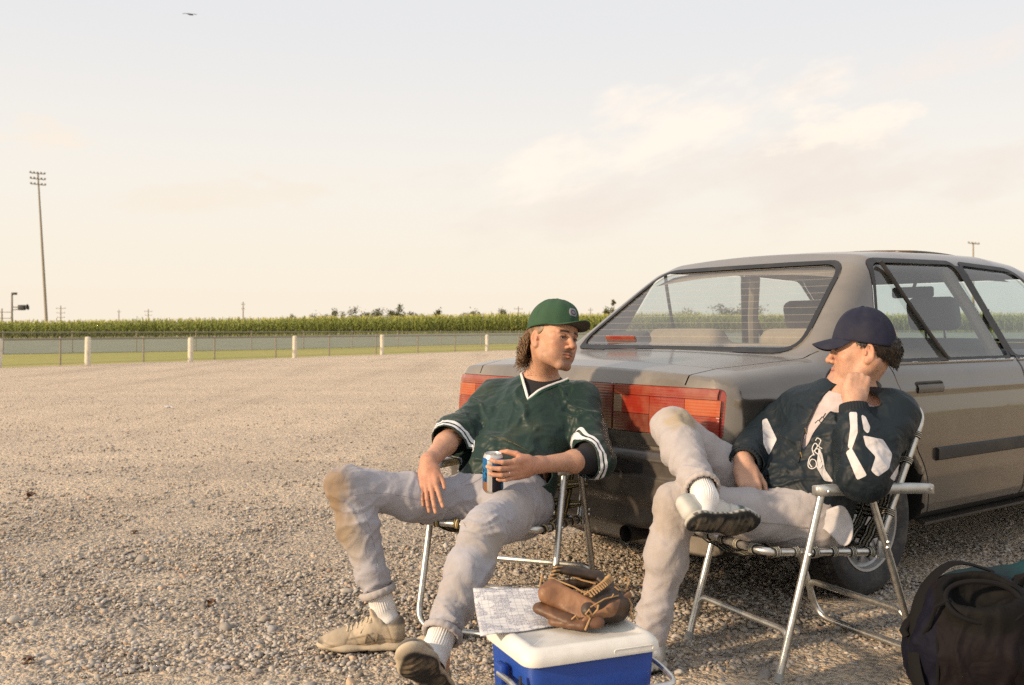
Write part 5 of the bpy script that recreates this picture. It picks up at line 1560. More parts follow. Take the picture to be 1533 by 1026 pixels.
def trousers(parent, hipc, hipR, hipL, kneeR, kneeL, ankR, ankL, waist, facing, items, dirt, base, thin=1.0, hemcut=True):
    S = Shape()
    up = unit(np.asarray(waist) - np.asarray(hipc)); side = unit(np.asarray(hipR) - np.asarray(hipL))
    R = frame(up, side)
    S.add(ell(np.asarray(hipc) + up * .02, (.175, .135, .13), R))
    S.add(ell(np.asarray(hipc) * .5 + np.asarray(waist) * .5, (.160, .125, .10), R), .06)
    for hip, kn, an in ((hipR, kneeR, ankR), (hipL, kneeL, ankL)):
        hip, kn, an = map(np.asarray, (hip, kn, an)); mid = hip * .5 + kn * .5; cf = kn * .62 + an * .38
        bk = unit(np.cross(np.cross(kn - hip, an - kn), an - kn)) if True else 0
        S.add(cap(hip, mid, .098 * thin, .086 * thin), .07); S.add(cap(mid, kn, .086 * thin, .070 * thin), .03)
        S.add(cap(kn, cf, .068 * thin, .069 * thin), .035); S.add(cap(cf, an, .069 * thin, .052 * thin), .03)
    pos, Q = S.mesh(.0072, B=14, relax=2)
    nrm = vnormals(pos, Q)
    pos = pos + nrm * creases(pos, items)[:, None]
    c = np.tile(np.array(base), (len(pos), 1)) * (1 + .07 * fbm(pos * 14, 3))[:, None]
    for cc, rad, col, amt in dirt:
        d = np.linalg.norm((pos - np.asarray(cc)) / np.asarray(rad), axis=1); f = amt * sstep(1.25, .35, d + .35 * fbm(pos * 26, 3))
        c = c + (np.array(col) - c) * np.clip(f, 0, 1)[:, None]
    return pos, Q, c, S
def keep_faces(pos, Q, attrs, mask):
    """drop the vertices where mask is False"""
    ok = mask[Q].all(1); Q = Q[ok]; used = np.unique(Q); mp = np.full(len(pos), -1); mp[used] = np.arange(len(used))
    pos, Q = pos[used].copy(), mp[Q]
    E = np.concatenate([Q[:, [0, 1]], Q[:, [1, 2]], Q[:, [2, 3]], Q[:, [3, 0]]]); Es = np.sort(E, 1); k = Es[:, 0].astype(np.int64) * len(pos) + Es[:, 1]
    u_, ix, ct = np.unique(k, return_index=True, return_counts=True); B = Es[ix[ct == 1]]
    for it in range(14):                                       # run the cut edge smooth, like a hem
        sm = np.zeros_like(pos); n = np.zeros(len(pos))
        for a, b_ in ((0, 1), (1, 0)): np.add.at(sm, B[:, a], pos[B[:, b_]]); np.add.at(n, B[:, a], 1)
        m = n >= 2; pos[m] += .5 * (sm[m] / n[m][:, None] - pos[m])
    return pos, Q, [a[used] for a in attrs]
def hem_band(an, kn, r, name, mat, parent, col, h=.022, t0=.0):
    an = np.asarray(an); kn = np.asarray(kn); ax = unit(an - kn); R = frame(ax); rows = []
    for (o, rr) in ((-h, r * .97), (-h * .9, r + .004), (-h * .5, r + .0055), (-.003, r + .004), (0, r - .001), (-.004, r - .006), (-h, r - .006)):
        rows.append([an + ax * (t0 + o) + (R[0] * math.cos(a) + R[1] * math.sin(a)) * (rr + .002 * math.sin(a * 17)) for a in np.linspace(0, 2 * math.pi, 49)])
    P = np.array(rows).reshape(-1, 3); F = np.array([[i * 49 + j, i * 49 + j + 1, (i + 1) * 49 + j + 1, (i + 1) * 49 + j] for i in range(len(rows) - 1) for j in range(48)])
    return mesh_np(name, P, F, mat, parent, attrs={'col': np.tile(np.array(col), (len(P), 1))})

M_SOCK = plain('white_ribbed_sock', (.72, .70, .68), .95, bstr=.2, bscale=400)
def sock(kn, an, into, parent, r=.042):
    kn, an = np.asarray(kn, float), np.asarray(an, float); ax = unit(kn - an); into = an - ax * .06 if into is None else np.asarray(into, float)
    path = spline2([into, an - ax * .005 + (into - an) * .12, an + ax * .055, an + ax * .16], 9); rows = []; n = len(path); Rf = frame(ax); x0 = Rf[0]
    for k, p in enumerate(path):
        t = unit(path[min(k + 1, n - 1)] - path[max(k - 1, 0)]); x1 = unit(x0 - t * (x0 @ t)); y1 = np.cross(t, x1); q = k / (n - 1); rr = r * (1.06 - .16 * math.sin(q * 2.4) + .14 * q)
        rows.append([p + (x1 * math.cos(a) + y1 * math.sin(a)) * (rr + (.0011 * math.cos(a * 34) if q > .3 else 0) + .002 * math.sin(q * 22 + math.sin(a * 2)) * (1 - q)) for a in np.linspace(0, 2 * math.pi, 137)])
    P = np.array(rows).reshape(-1, 3); F = np.array([[i * 137 + j, i * 137 + j + 1, (i + 1) * 137 + j + 1, (i + 1) * 137 + j] for i in range(n - 1) for j in range(136)])
    return mesh_np('sock', P, F, M_SOCK, parent)

def shoe(heel, toe, up, parent, style, side=1):
    """heel/toe are points on the sole line; up is the shoe's own up. side: +1 outer face on the local +x"""
    heel, toe = np.asarray(heel, float), np.asarray(toe, float); y = unit(toe - heel); up = np.asarray(up, float); z = unit(up - y * (up @ y)); x = np.cross(y, z)
    L = np.linalg.norm(toe - heel) / .30; R = np.stack([x, y, z])
    w = lambda a, b, c: heel + (np.array([a, b, c]) * L) @ R
    loc = lambda P: ((P - heel) @ R.T) / L
    me = style
    S = Shape()
    S.add(cap(w(0, .045, .052), w(0, .12, .058), .036 * L, .040 * L)); S.add(cap(w(0, .12, .056), w(.004, .215, .036), .042 * L, .038 * L), .02)
    S.add(ell(w(.002, .235, .030), np.array([.043, .060, .027]) * L, R), .025)
    S.add(cap(w(0, .035, .055), w(0, .030, .088), .034 * L, .031 * L), .02)               # heel counter
    S.add(cap(w(0, .05, .085), w(0, .10, .082), .033 * L, .034 * L), .02)
    S.add(flatcap(w(0, .085, .085), w(0, .108, .122), .026 * L, .022 * L, R[1], .4), .012)         # tongue
    S.sub(cap(w(0, .058, .075), w(0, .048, .16), .0275 * L, .034 * L), .006)              # ankle opening
    S.cut(half(w(0, 0, .020), -z), .004)
    pos, Q = S.mesh(.0042, B=14, relax=1)
    q = loc(pos); n = vnormals(pos, Q)
    ax_ = np.abs(q[:, 0])
    c = np.tile(np.array(me['upper']), (len(pos), 1)) * (1 + .10 * fbm(pos * 40, 3))[:, None]
    def put(f, col):
        nonlocal c
        c = c + (np.array(col) - c) * np.clip(f, 0, 1)[:, None]
    off = np.zeros(len(pos))
    dark_, lite_ = np.array(me['upper']) * .52, np.array(me['upper']) * 1.22
    if me['kind'] == 'beige':
        y_, z_q = q[:, 1], q[:, 2]
        toe_cap = sstep(.268, .280, y_) * sstep(.052, .034, z_q); put(toe_cap, me['dark'])
        rand = sstep(.034, .030, z_q + .012 * np.sin(y_ * 24)) ; off += .0022 * rand; put(rand * .45, lite_)                       # overlay along the welt
        eye = np.exp(-(((y_ - .150) / .045) ** 4)) * sstep(.052, .060, z_q + .25 * (y_ - .15)) ; off += .0018 * eye * sstep(.008, .016, ax_); put(eye * sstep(.008, .014, ax_) * .35, lite_)
        vamp = sstep(.185, .195, y_) * sstep(.268, .255, y_) * sstep(.034, .042, z_q); put(vamp * .35, dark_)                      # mesh toe box
        put(sstep(.085, .098, z_q) * sstep(.085, .07, y_) * .85, me['dark'])
        heel_ = np.exp(-(((y_ - .022) / .020) ** 4)) * sstep(.075, .068, z_q); off += .002 * heel_; put(heel_ * .4, dark_)
        for ln in (np.abs(z_q - .034 - .012 * np.sin(y_ * 24)), np.abs(y_ - .195 + .4 * (z_q - .04)), np.abs(y_ - .045 - .35 * (z_q - .05)), np.abs(z_q - .056 + .25 * (y_ - .15)) + .02 * (np.abs(y_ - .15) > .05)):
            sm_ = np.exp(-(ln / .0026) ** 2) * sstep(.010, .018, ax_); off -= .0014 * sm_; put(sm_ * .75, dark_ * .7)
        put(sstep(.060, .015, z_q) * (.25 + .35 * sstep(-.1, .5, fbm(pos * 35, 3))), me['dirt'])
    else:
        st = np.exp(-(((q[:, 1] - .205 - .5 * (q[:, 2] - .04)) / .013) ** 4)) * sstep(.018, .03, ax_); put(st, me['stripe'])
        put(sstep(.275, .285, q[:, 1]) * .3, me['dark']); put(np.exp(-(((q[:, 1] - .02) / .015) ** 4)) * .5, me['stripe'])
        off += .0014 * st
    seam = np.exp(-((np.abs(q[:, 1] - .165 - .6 * (q[:, 2] - .05)) / .0035) ** 2)) * sstep(.02, .03, ax_); off -= .0012 * seam; put(seam * .5, np.array(me['upper']) * .5)
    pos = pos + n * (off + .0008 * fbm(pos * 120, 2))[:, None]
    m = bpy.data.materials.get('shoe_leather')
    if m is None: m = cloth_mat('shoe_leather', .62, 300, .25, 0, spec=.4)
    o = mesh_np('shoe', pos, Q, m, parent, attrs={'col': c})
    # sole: midsole with an arch, tread lugs beneath
    S = Shape()
    S.add(flatcap(w(0, .036, .017), w(0, .11, .016), .041 * L, .038 * L, z, .50)); S.add(flatcap(w(0, .11, .016), w(.004, .20, .017), .038 * L, .051 * L, z, .40), .01); S.add(flatcap(w(.004, .20, .017), w(.002, .260, .021), .051 * L, .040 * L, z, .42), .01)
    S.add(flatcap(w(0, .030, .022), w(0, .05, .024), .037 * L, .036 * L, z, .5), .006)
    S.sub(cap(w(-.08, .125, -.006), w(.08, .125, -.006), .011 * L), .01)
    pos, Q = S.mesh(.0042, B=14, relax=1); q = loc(pos)
    lug = np.clip(np.sin(q[:, 1] * 330 + 1.2 * np.sin(q[:, 0] * 60)) * 3, -1, 1); under = sstep(.006, .001, q[:, 2])
    pos = pos - z * (.0022 * lug * under * L)[:, None]
    c = np.tile(np.array(me['mid']), (len(pos), 1)); f = sstep(.009, .006, q[:, 2] - .004 * np.sin(q[:, 1] * 330) * 0); c = c + (np.array(me['sole']) - c) * f[:, None]
    if me['kind'] != 'beige':
        f = sstep(.024, .020, q[:, 2]) * (.5 + .5 * np.sign(np.sin(q[:, 1] * 300))) ; c = c + (np.array(me['sole']) - c) * np.maximum(f * .8, sstep(.016, .012, q[:, 2]))[:, None]
        ct = sstep(.030, .018, np.abs(q[:, 0])) * under * np.exp(-(((q[:, 1] - .18) / .05) ** 4)); c = c + (np.array((.16, .14, .10)) - c) * (ct * (.5 + .5 * fbm(pos * 50, 2)))[:, None]
    mud = under * sstep(-.1, .4, fbm(pos * 28, 3)) * .7; c = c + (np.array(me['dirt']) - c) * mud[:, None]
    m2 = bpy.data.materials.get('shoe_sole')
    if m2 is None: m2 = cloth_mat('shoe_sole', .8, 300, .3, 0)
    mesh_np('sole', pos, Q, m2, o, attrs={'col': c})
    b = MB()
    UE = upper_ev(None, w, L, R, z)
    def top_at(xv, yv):
        P_ = np.array([w(xv, yv, t) for t in np.linspace(.14, .02, 100)]); d_ = UE(P_); return P_[max(int(np.argmax(d_ < 0)) - 1, 0)] + z * .0022
    for i in range(6):
        yy = .112 + i * .0165
        b.tube([top_at(t_ * .026, yy + (.005 if k_ else 0) * t_ * (1 if i % 2 else -1)) for k_, t_ in enumerate((-1, -.5, 0, .5, 1))], .0031, 6)
    for s in (-1, 1):
        b.tube([w(0, .118, .103), w(s * .018, .112, .118), w(s * .034, .118, .104), w(s * .026, .128, .094), w(0, .118, .103)], .0018, 5); b.tube([w(0, .118, .103), w(s * .03, .135, .092), w(s * .042, .15, .070)], .0017, 5)
    b.build('lace', plain('shoe_lace', me['lace'], .9), o)
    if me['kind'] != 'beige':
        b = MB(); b.tube([w(-.012, .096, .117), w(-.004, .101, .119), w(.010, .096, .124)], [.001, .0022, .0008], 6); b.build('tick_mark', M_BLACK, o)
    if me['kind'] == 'beige':
        for s in (-1, 1):                                                                     # raised N on each flank
            def on(yv, zv):
                P = np.array([w(s * t, yv, zv) for t in np.linspace(.075, .01, 90)]); d = SU(P); i = int(np.argmax(d < 0)); return P[max(i - 1, 0)] + x * s * .0012
            SU = upper_ev(S_up=None, w=w, L=L, R=R, z=z)
            b = MB(); r_ = .0034 * L
            for p0_, p1_ in ((((.090, .034), (.098, .066)), ((.098, .066), (.126, .034)), ((.126, .034), (.134, .066))) if s > 0 else (((.134, .034), (.126, .066)), ((.126, .066), (.098, .034)), ((.098, .034), (.090, .066)))):
                b.tube([on(p0_[0] + (p1_[0] - p0_[0]) * t_, p0_[1] + (p1_[1] - p0_[1]) * t_) for t_ in (0, .25, .5, .75, 1)], r_, 6)
            b.build('letter_mark', plain('tan_letter_suede', (.24, .185, .12), .8), o)
    return o
def upper_ev(S_up, w, L, R, z):
    S = Shape(); S.add(cap(w(0, .045, .052), w(0, .12, .058), .036 * L, .040 * L)); S.add(cap(w(0, .12, .056), w(.004, .215, .036), .042 * L, .038 * L), .02); S.add(cap(w(0, .035, .055), w(0, .030, .088), .034 * L, .031 * L), .02); S.add(cap(w(0, .05, .085), w(0, .10, .082), .033 * L, .034 * L), .02)
    return S.ev
BEIGE = dict(kind='beige', upper=(.47, .385, .275), dark=(.085, .08, .075), dirt=(.25, .185, .115), mid=(.50, .42, .31), sole=(.05, .045, .04), lace=(.58, .49, .36))
WHITE = dict(kind='white', upper=(.54, .52, .485), dark=(.10, .10, .10), dirt=(.20, .165, .12), mid=(.45, .43, .38), sole=(.022, .022, .022), lace=(.66, .63, .58), stripe=(.075, .115, .115))

def ballcap(h, parent, crown_c, brim_c, under_c, name, front_h=.112, square=.72, pitch=0.0, brim_len=.074, droop=.020, logo=None, lift=.042, rear=.022):
    t = MB(); C0 = np.array([0, -.010, lift])
    def crown_pt(a, q, o=0.0):
        """a: angle round from the front, q: 0 rim .. 1 top"""
        f = .5 + .5 * math.cos(a); rx = .0895; ry = .106 if math.cos(a) > 0 else .104
        e = 2.0 / (2.35 + .5 * f)
        ca, sa = math.cos(a), math.sin(a)
        rr = max(1e-4, 1 - q ** (2.3 + 1.1 * f * (square < 1))) ** (.5)
        hgt = .104 + (front_h - .104) * f * (1 - q ** 4)
        zz = q * hgt
        rim = -.006 - rear * (1 - f) + .002 * f
        v = np.array([rx * rr * sa, ry * rr * ca, rim + zz * (1 - rim / hgt)])
        n = unit((v[0] / rx ** 2, v[1] / ry ** 2, max(v[2], 0) / hgt ** 2 + .05))
        v = v + n * o; v[1] -= .030 * q * (1 - q) * f * (1 if square >= 1 else .3)
        return v + C0
    na, nq = 64, 18
    wob = lambda a, q: .0012 * math.sin(a * 5 + q * 6) * (1 - q) + .0010 * math.sin(a * 11 + 2 * q)
    rows = [[crown_pt(2 * math.pi * i / na, j / nq * .995, wob(2 * math.pi * i / na, j / nq)) for i in range(na + 1)] for j in range(nq + 1)]
    top = crown_pt(0, 1.0); t.grid([[h.w(*p) for p in r] for r in rows]); 
    mt = plain(name + '_twill', crown_c, .88, var=.10, nscale=40, bstr=.35, bscale=900, dirt=tuple(c * .55 + .05 for c in crown_c), dirt_amt=.35)
    o = t.build('cap', mt, parent, sharp=None); md = o.modifiers.new('thickness', 'SOLIDIFY'); md.thickness = .0022; md.offset = -1
    # brim
    rows = []; A = math.radians(66)
    for j in range(9):
        q = j / 8; row = []
        for i in range(33):
            a = -A + 2 * A * i / 32; p = crown_pt(a, .0, .001) ; w_ = max(0.0, math.cos(a / A * math.pi / 2)) ** .75
            ext = brim_len * w_ * q; xq = p[0] * (1 + .10 * q * w_); row.append(np.array([xq, p[1] + ext, p[2] + .004 - droop * (xq / .085) ** 2 * 1.2 * q * w_ - .006 * q * q * w_ - .30 * ext * pitch]))
        rows.append([h.w(*p) for p in row])
    b = MB(); b.grid(rows); br = b.build('brim', mt, o, sharp=None); br.data.materials.append(plain(name + '_brim_lining', under_c, .9, bstr=.3, bscale=700))
    md = br.modifiers.new('thickness', 'SOLIDIFY'); md.thickness = .0034; md.offset = -1; md.material_offset = 1; md.material_offset_rim = 0
    # flip so that the offset side is beneath
    b = MB()
    b.lathe([(.001, .006), (.006, .0045), (.0085, .0)], 12, Matrix.Translation(Vector(h.w(*crown_pt(0, .999)))) @ Matrix(np.array([h.R[0], h.R[1], h.R[2]]).T.tolist()).to_4x4()); b.build('button', mt, o)
    b = MB()
    for k in range(6):
        a = math.pi / 6 + k * math.pi / 3
        b.tube([h.w(*crown_pt(a, q, .0004)) for q in np.linspace(.02, .97, 14)], .0011, 5)
    b.tube([h.w(*crown_pt(a, .10, .0003)) for a in np.linspace(0, 2 * math.pi, 60)], .0008, 5, closed=False)
    b.build('seam', plain(name + '_seam_thread', tuple(c * .45 for c in crown_c), .95), o)
    b = MB()
    for k in range(6):
        a = k * math.pi / 3 + .02; p = crown_pt(a, .62, .001); n = unit(p - C0 - np.array([0, 0, .02]))
        M = Matrix.Translation(Vector(h.w(*p))) @ Vector(n @ h.R).to_track_quat('Z', 'Y').to_matrix().to_4x4(); b.lathe([(.0012, .0002), (.002, .001), (.0032, .0004), (.0034, -.001)], 10, M)
    b.build('eyelet', plain(name + '_eyelet_thread', tuple(c * .6 for c in crown_c), .9), o)
    if logo:
        a0, q0, wd, ht = -.0, .46, .22, .27
        rows = [[h.w(*crown_pt(a0 + wd * (i / 8 - .5) * 2 * math.sqrt(max(.05, 1 - (2 * j / 8 - 1) ** 2 * .6)), q0 + ht * (j / 8 - .5), .0022)) for i in range(9)] for j in range(9)]
        b = MB(); b.grid(rows); lg = b.build('emblem', plain('grey_cap_patch', (.26, .25, .27), .8, bstr=.4, bscale=500), o, sharp=None); md = lg.modifiers.new('thickness', 'SOLIDIFY'); md.thickness = .002
        b = MB(); b.tube([h.w(*crown_pt(a0 + .12 * math.sin(q), q0 + .07 * math.cos(q), .0030)) for q in np.linspace(0, 6.2, 20)], .0022, 6); b.tube([h.w(*crown_pt(a0 - .10 + .2 * q, q0 + .10 * (1 if i % 2 else -1) * .7, .0030)) for i, q in enumerate(np.linspace(0, 1, 4))], .0018, 6)
        b.build('emblem_stitching', plain('navy_patch_thread', (.03, .04, .10), .85), lg)
    return o, crown_pt

def torso_shape(P, N, Rs, Ls, wdt=1.0, dep=1.0, belly=.0):
    P, N, Rs, Ls = map(lambda a: np.asarray(a, float), (P, N, Rs, Ls)); u = unit(N - P); r = Rs - Ls; r = unit(r - u * (r @ u)); f = np.cross(u, r); L = np.linalg.norm(N - P)
    R = np.stack([r, f, u]); S = Shape()
    S.add(ell(P + u * L * .68, np.array([.178 * wdt, .122 * dep, .21]), R)); S.add(ell(P + u * L * .26 + f * belly, np.array([.165 * wdt, .125 * dep, .20]), R), .09)
    S.add(cap(Rs, Ls, .062 * dep, .062 * dep), .07)
    S.add(cap(N, N + u * .03, .068, .058), .06)
    return S, u, r, f, L

# ------------------------------------------------------------------ the man in green
def man_green():
    N = V3(.113, 3.955, .865); P = V3(-.05, 3.66, .44)
    rgt = unit(V3(-.93, .36, -.03)); Rs, Ls = N + rgt * .180 - V3(0, 0, .045), N - rgt * .165 - V3(0, 0, .052)
    h = Head(V3(.160, 3.845, 1.066), (.66, -.75, .03), (.17, .10, .98))
    kR, aR = V3(-.578, 3.45, .553), V3(-.446, 3.42, .150); hR = P + rgt * .098 + V3(0, 0, .012)
    kL, aL = V3(-.088, 3.17, .462), V3(-.214, 2.865, .190); hL = P - rgt * .098 + V3(0, 0, .012)
    eR, wR = at(680, 650, 3.80), at(641, 694, 3.57)
    eL, wL = at(892, 688, 3.66), at(799, 697, 3.475)
    skin = (.52, .305, .205)
    S = Shape(); add_head(S, h, N - V3(.01, .0, -.01), jaw=1.05)
    T, u, r, f, L = torso_shape(P, N, Rs, Ls, .88, .84)
    for op in T.ops: S.ops.append((op[0], op[1], max(op[2], .04)))
    for a, b_, c in ((Rs, eR, wR), (Ls, eL, wL)):
        m = b_ * .65 + c * .35
        S.add(cap(a, b_, .050, .040), .04); S.add(cap(b_, m, .040, .0415), .02); S.add(flatcap(m, c, .0415, .0285, V3(0, 0, 1), .92), .02)
    for a, b_, c in ((hR, kR, aR), (hL, kL, aL)):
        S.add(cap(a, b_, .075, .052), .05); S.add(cap(b_, b_ * .6 + c * .4, .05, .052), .02); S.add(cap(b_ * .6 + c * .4, c, .052, .034), .02); S.add(cap(c, c - V3(0, 0, .05), .034, .036), .02)
    # right hand hangs over the thigh, back of the hand to the viewer
    D = unit(at(642, 732, 3.50) - wR); nr, _ = add_hand(S, wR + D * .012, D, V3(.95, -.25, .10), -1, [(.18, .16, .12), (.20, .18, .12), (.25, .22, .14), (.28, .25, .16)],
        [(.024, .020, .004), (.043, .052, .008), (.053, .080, .012), (.056, .102, .014)], .94, splay=(.20, .05, -.03, -.10))
    # left hand round the can
    CAN = at(738, 708, 3.445)
    D = unit(at(767, 704, 3.405) - wL)
    nl, hf = add_hand(S, wL + D * .010, D, V3(.10, -.12, 1.0), 1, [(.22, .62, .70), (.20, .66, .72), (.20, .66, .70), (.22, .62, .65)],
        [(.022, .018, .012), (.040, .042, .036), (.044, .062, .062), (.040, .074, .082)], 1.0, splay=(.06, .0, -.07, -.14))
    pos, Q = body_mesh(S, h)
    c = head_cols(h, pos, skin, (.085, .048, .030), 1.0, (.030, .017, .010))
    q = np.linalg.norm(pos - (wL + V3(-.06, 0, 0)), axis=1); q2 = np.linalg.norm(pos - (wR + V3(0, 0, -.07)), axis=1)
    rd = np.exp(-(np.minimum(q, q2) / .10) ** 2); c = c * (1 + rd[:, None] * (np.array([1.02, .84, .80]) - 1))
    c = hand_cols(c, pos, nr + nl, skin)
    man = mesh_np('person', pos, Q, M_SKIN, attrs={'col': c})
    tag(man, 'person in green v neck jersey and green cap, slouched in chair holding a can', 'person')
    add_eyes(h, man, .25)
    ring = MB(); W_, D_, T_, N_ = hf; kc = W_ + T_ * -.0100 + D_ * .089 + N_ * -.0015; dd = unit(D_ * math.cos(.38) + N_ * math.sin(.38)); Rf = frame(dd); cc = kc + dd * .018
    ring.tube([cc + (Rf[0] * math.cos(a) + Rf[1] * math.sin(a)) * .0104 for a in np.linspace(0, 2 * math.pi, 25)[:-1]], .0017, 6, closed=True); ring.build('ring', M_CHROME, man)
    # ---- trousers
    wst = P + u * .13
    items = []
    for a, b_, c_, sd in ((hR, kR, aR, 1.0), (hL, kL, aL, 5.0)):
        d1, d2 = b_ - a, c_ - b_
        items += [(a + d1 * .12, d1 + V3(.0, 0, .25), 30, 7, .17, .0095, sd), (a + d1 * .62, d1, 16, 5, .20, .0055, sd + 1), (b_ + d2 * .03, d2 + d1 * .4, 32, 8, .12, .0130, sd + 2), (b_ + d2 * .45, d2 + V3(.2, 0, 0), 22, 6, .20, .0120, sd + 3), (b_ + d2 * .90, d2, 44, 9, .12, .0125, sd + 4)]
    items.append((P + V3(-.02, -.1, .06), rgt, 26, 8, .14, .005, 9.0))
    br, og = (.25, .165, .085), (.34, .265, .17)
    dirt = [(kR + V3(-.05, -.05, -.005), (.085, .13, .13), br, .80), (kR + V3(-.02, -.06, -.12), (.07, .10, .10), br, .75), (kR * .55 + aR * .45 + V3(-.03, -.06, 0), (.05, .07, .10), og, .5),
            (kL + V3(.0, -.06, -.05), (.10, .10, .09), og, .55), (aL + (kL - aL) * .35, (.09, .10, .12), og, .35), (hL + (kL - hL) * .5 + V3(.03, 0, .03), (.12, .12, .10), (.36, .32, .27), .5)]
    pos, Q, c, TS = trousers(man, P, hR, hL, kR, kL, aR + (kR - aR) * .10, aL + (kL - aL) * .06, wst, None, items, dirt, (.375, .365, .395), .95)
    mask = np.ones(len(pos), bool)
    for kn_, an_, cut in ((kR, aR, .16), (kL, aL, .12)):
        t, rad, LL = seg_t(pos, kn_, an_); mask &= ~((t > LL * (1 - cut * .6)) & (rad < .14))
    pos, Q, (c,) = keep_faces(pos, Q, [c], mask)
    tr = mesh_np('trousers', pos, Q, M_PANTS, man, attrs={'col': c})
    hem_band(aR + (kR - aR) * .085, kR, .0575, 'hem', M_PANTS, tr, (.40, .37, .36), .026); hem_band(aL + (kL - aL) * .065, kL, .056, 'hem', M_PANTS, tr, (.40, .37, .37), .024)
    # fly and pocket seams
    SN = Snap(pos, Q)
    b = MB()
    for pts, rd_ in ((((728, 690), (716, 704), (703, 716), (690, 724)), .0022), (((735, 702), (722, 714), (706, 724), (690, 727)), .0010), (((655, 752), (675, 764), (690, 778), (698, 790)), .0012), (((530, 742), (560, 738), (600, 742), (640, 752)), .0009), (((535, 745), (548, 775), (560, 815), (566, 850)), .0009)):
        ln = SN.line(spline2(pts), .0004)
        if len(ln) > 1: b.tube(ln, rd_, 6)
    b.build('seam', plain('grey_trouser_seam', (.33, .31, .32), .95), tr)
    # ---- socks and shoes
    sock(kR, aR, None, man); sock(kL, aL, None, man)
    shoe(V3(-.368, 3.405, .006), V3(-.665, 3.375, .010), (.03, .0, 1), man, BEIGE)
    shoe(aL + V3(.022, .025, -.165), aL + V3(-.066, -.20, .045), (-.35, .30, .80), man, BEIGE)
    # ---- jersey
    J, u, r, f, L = torso_shape(P + u * .02, N, Rs, Ls, 1.03, 1.04, .012)
    cR, cL = Rs + (eR - Rs) * .93, Ls + (eL - Ls) * 1.0
    J.add(cap(Rs, eR, .068, .065), .07); J.add(cap(Ls, eL + (eL - Ls) * .02, .068, .066), .07)
    J.add(ell(P + u * .10 + f * .01, (.186, .146, .12), np.stack([r, f, u])), .06)
    fR, fL = unit(wR - eR), unit(wL - eL)
    J.add(cap(eR, eR + fR * .075, .064, .058), .05); J.add(cap(eL, eL + fL * .050, .065, .060), .04)
    J.cut(half(P + u * .020, -u + f * .18), .02)
    J.cut(half(eR + fR * .062, fR), .004) if False else None
    # neck opening: a V
    nb = N + u * .02 + f * .01
    up_l = u
    vtip = at(798, 596, 3.78); vA = at(769, 560, 3.93); vB = at(850, 560, 3.86)
    pos, Q = J.mesh(.0062, B=14, relax=2)
    nn = vnormals(pos, Q)
    ch = P + u * L * .62 + f * .1
    items = [(ch, r, 16, 5, .22, .0120, 1.0), (P + u * .16 + f * .10, u + r * .25, 30, 7, .17, .0150, 2.0), (Rs * .6 + eR * .4, eR - Rs + f * .3, 20, 6, .17, .0130, 3.0), (eR, eR - Rs, 34, 8, .11, .0120, 4.0), (Ls * .55 + eL * .45, eL - Ls, 18, 6, .16, .0130, 5.0), (eL, eL - Ls, 30, 8, .11, .0110, 6.0), (Rs - u * .07 + f * .05, r + u * .5, 24, 7, .12, .0120, 7.0), (Ls - u * .07 + f * .05, r - u * .5, 24, 7, .12, .0120, 8.0)]
    pos = pos + nn * creases(pos, items)[:, None]
    c = np.tile(np.array((.0080, .029, .0225)), (len(pos), 1)) * (1 + .16 * fbm(pos * 11, 3))[:, None]
    dust = sstep(.1, .55, fbm(pos * 9 + 3, 3)) * .10; c = c + (np.array((.16, .15, .09)) - c) * dust[:, None]
    d = np.linalg.norm((pos - (Ls + u * .06 - r * -.05)) / .07, axis=1); c = c + (np.array((.20, .18, .05)) - c) * (sstep(1.2, .3, d + .4 * fbm(pos * 30, 2)) * .5)[:, None]
    # V opening in the torso's own frame
    q = (pos - N); x_, z_, y_ = q @ r, q @ u, q @ f
    vx = np.abs(x_ + .026); openv = (z_ > -.140) & (vx < (z_ + .140) * .62) & (y_ > -.03) & (vx < .094)
    tR, rdR, _ = seg_t(pos, eR, wR); tL, rdL, _ = seg_t(pos, eL, wL)
    dT = T.ev(pos)
    armR = cap(eR, wR, .07).fn(pos) < dT - .02; armL = cap(eL, wL, .07).fn(pos) < dT - .02
    mask = ~openv & ~((tR > .072) & armR) & ~((tL > .052) & armL) & ~((np.hypot(x_, y_ + .01) < .105) & (z_ > .018))
    cuff = np.where(np.linalg.norm(pos - eR, axis=1) < np.linalg.norm(pos - eL, axis=1), .072 - tR, .052 - tL)
    cuff = np.where((np.minimum(np.linalg.norm(pos - eR, axis=1), np.linalg.norm(pos - eL, axis=1)) < .16) & (((cap(eR, wR, .07).fn(pos) < dT - .002) | (cap(eL, wL, .07).fn(pos) < dT - .002))), cuff, 9.0)
    for it in range(12):
        cs = np.where(cuff > 1, .12, cuff); sm = np.zeros(len(pos)); ct = np.zeros(len(pos))
        for a_, b_ in ((0, 1), (1, 2), (2, 3), (3, 0)):
            np.add.at(sm, Q[:, a_], cs[Q[:, b_]]); np.add.at(ct, Q[:, a_], 1); np.add.at(sm, Q[:, b_], cs[Q[:, a_]]); np.add.at(ct, Q[:, b_], 1)
        cuff = np.where(cuff > 1, cuff, .5 * cs + .5 * sm / np.maximum(ct, 1))
    pos, Q, (c, cuff) = keep_faces(pos, Q, [c, cuff], mask)
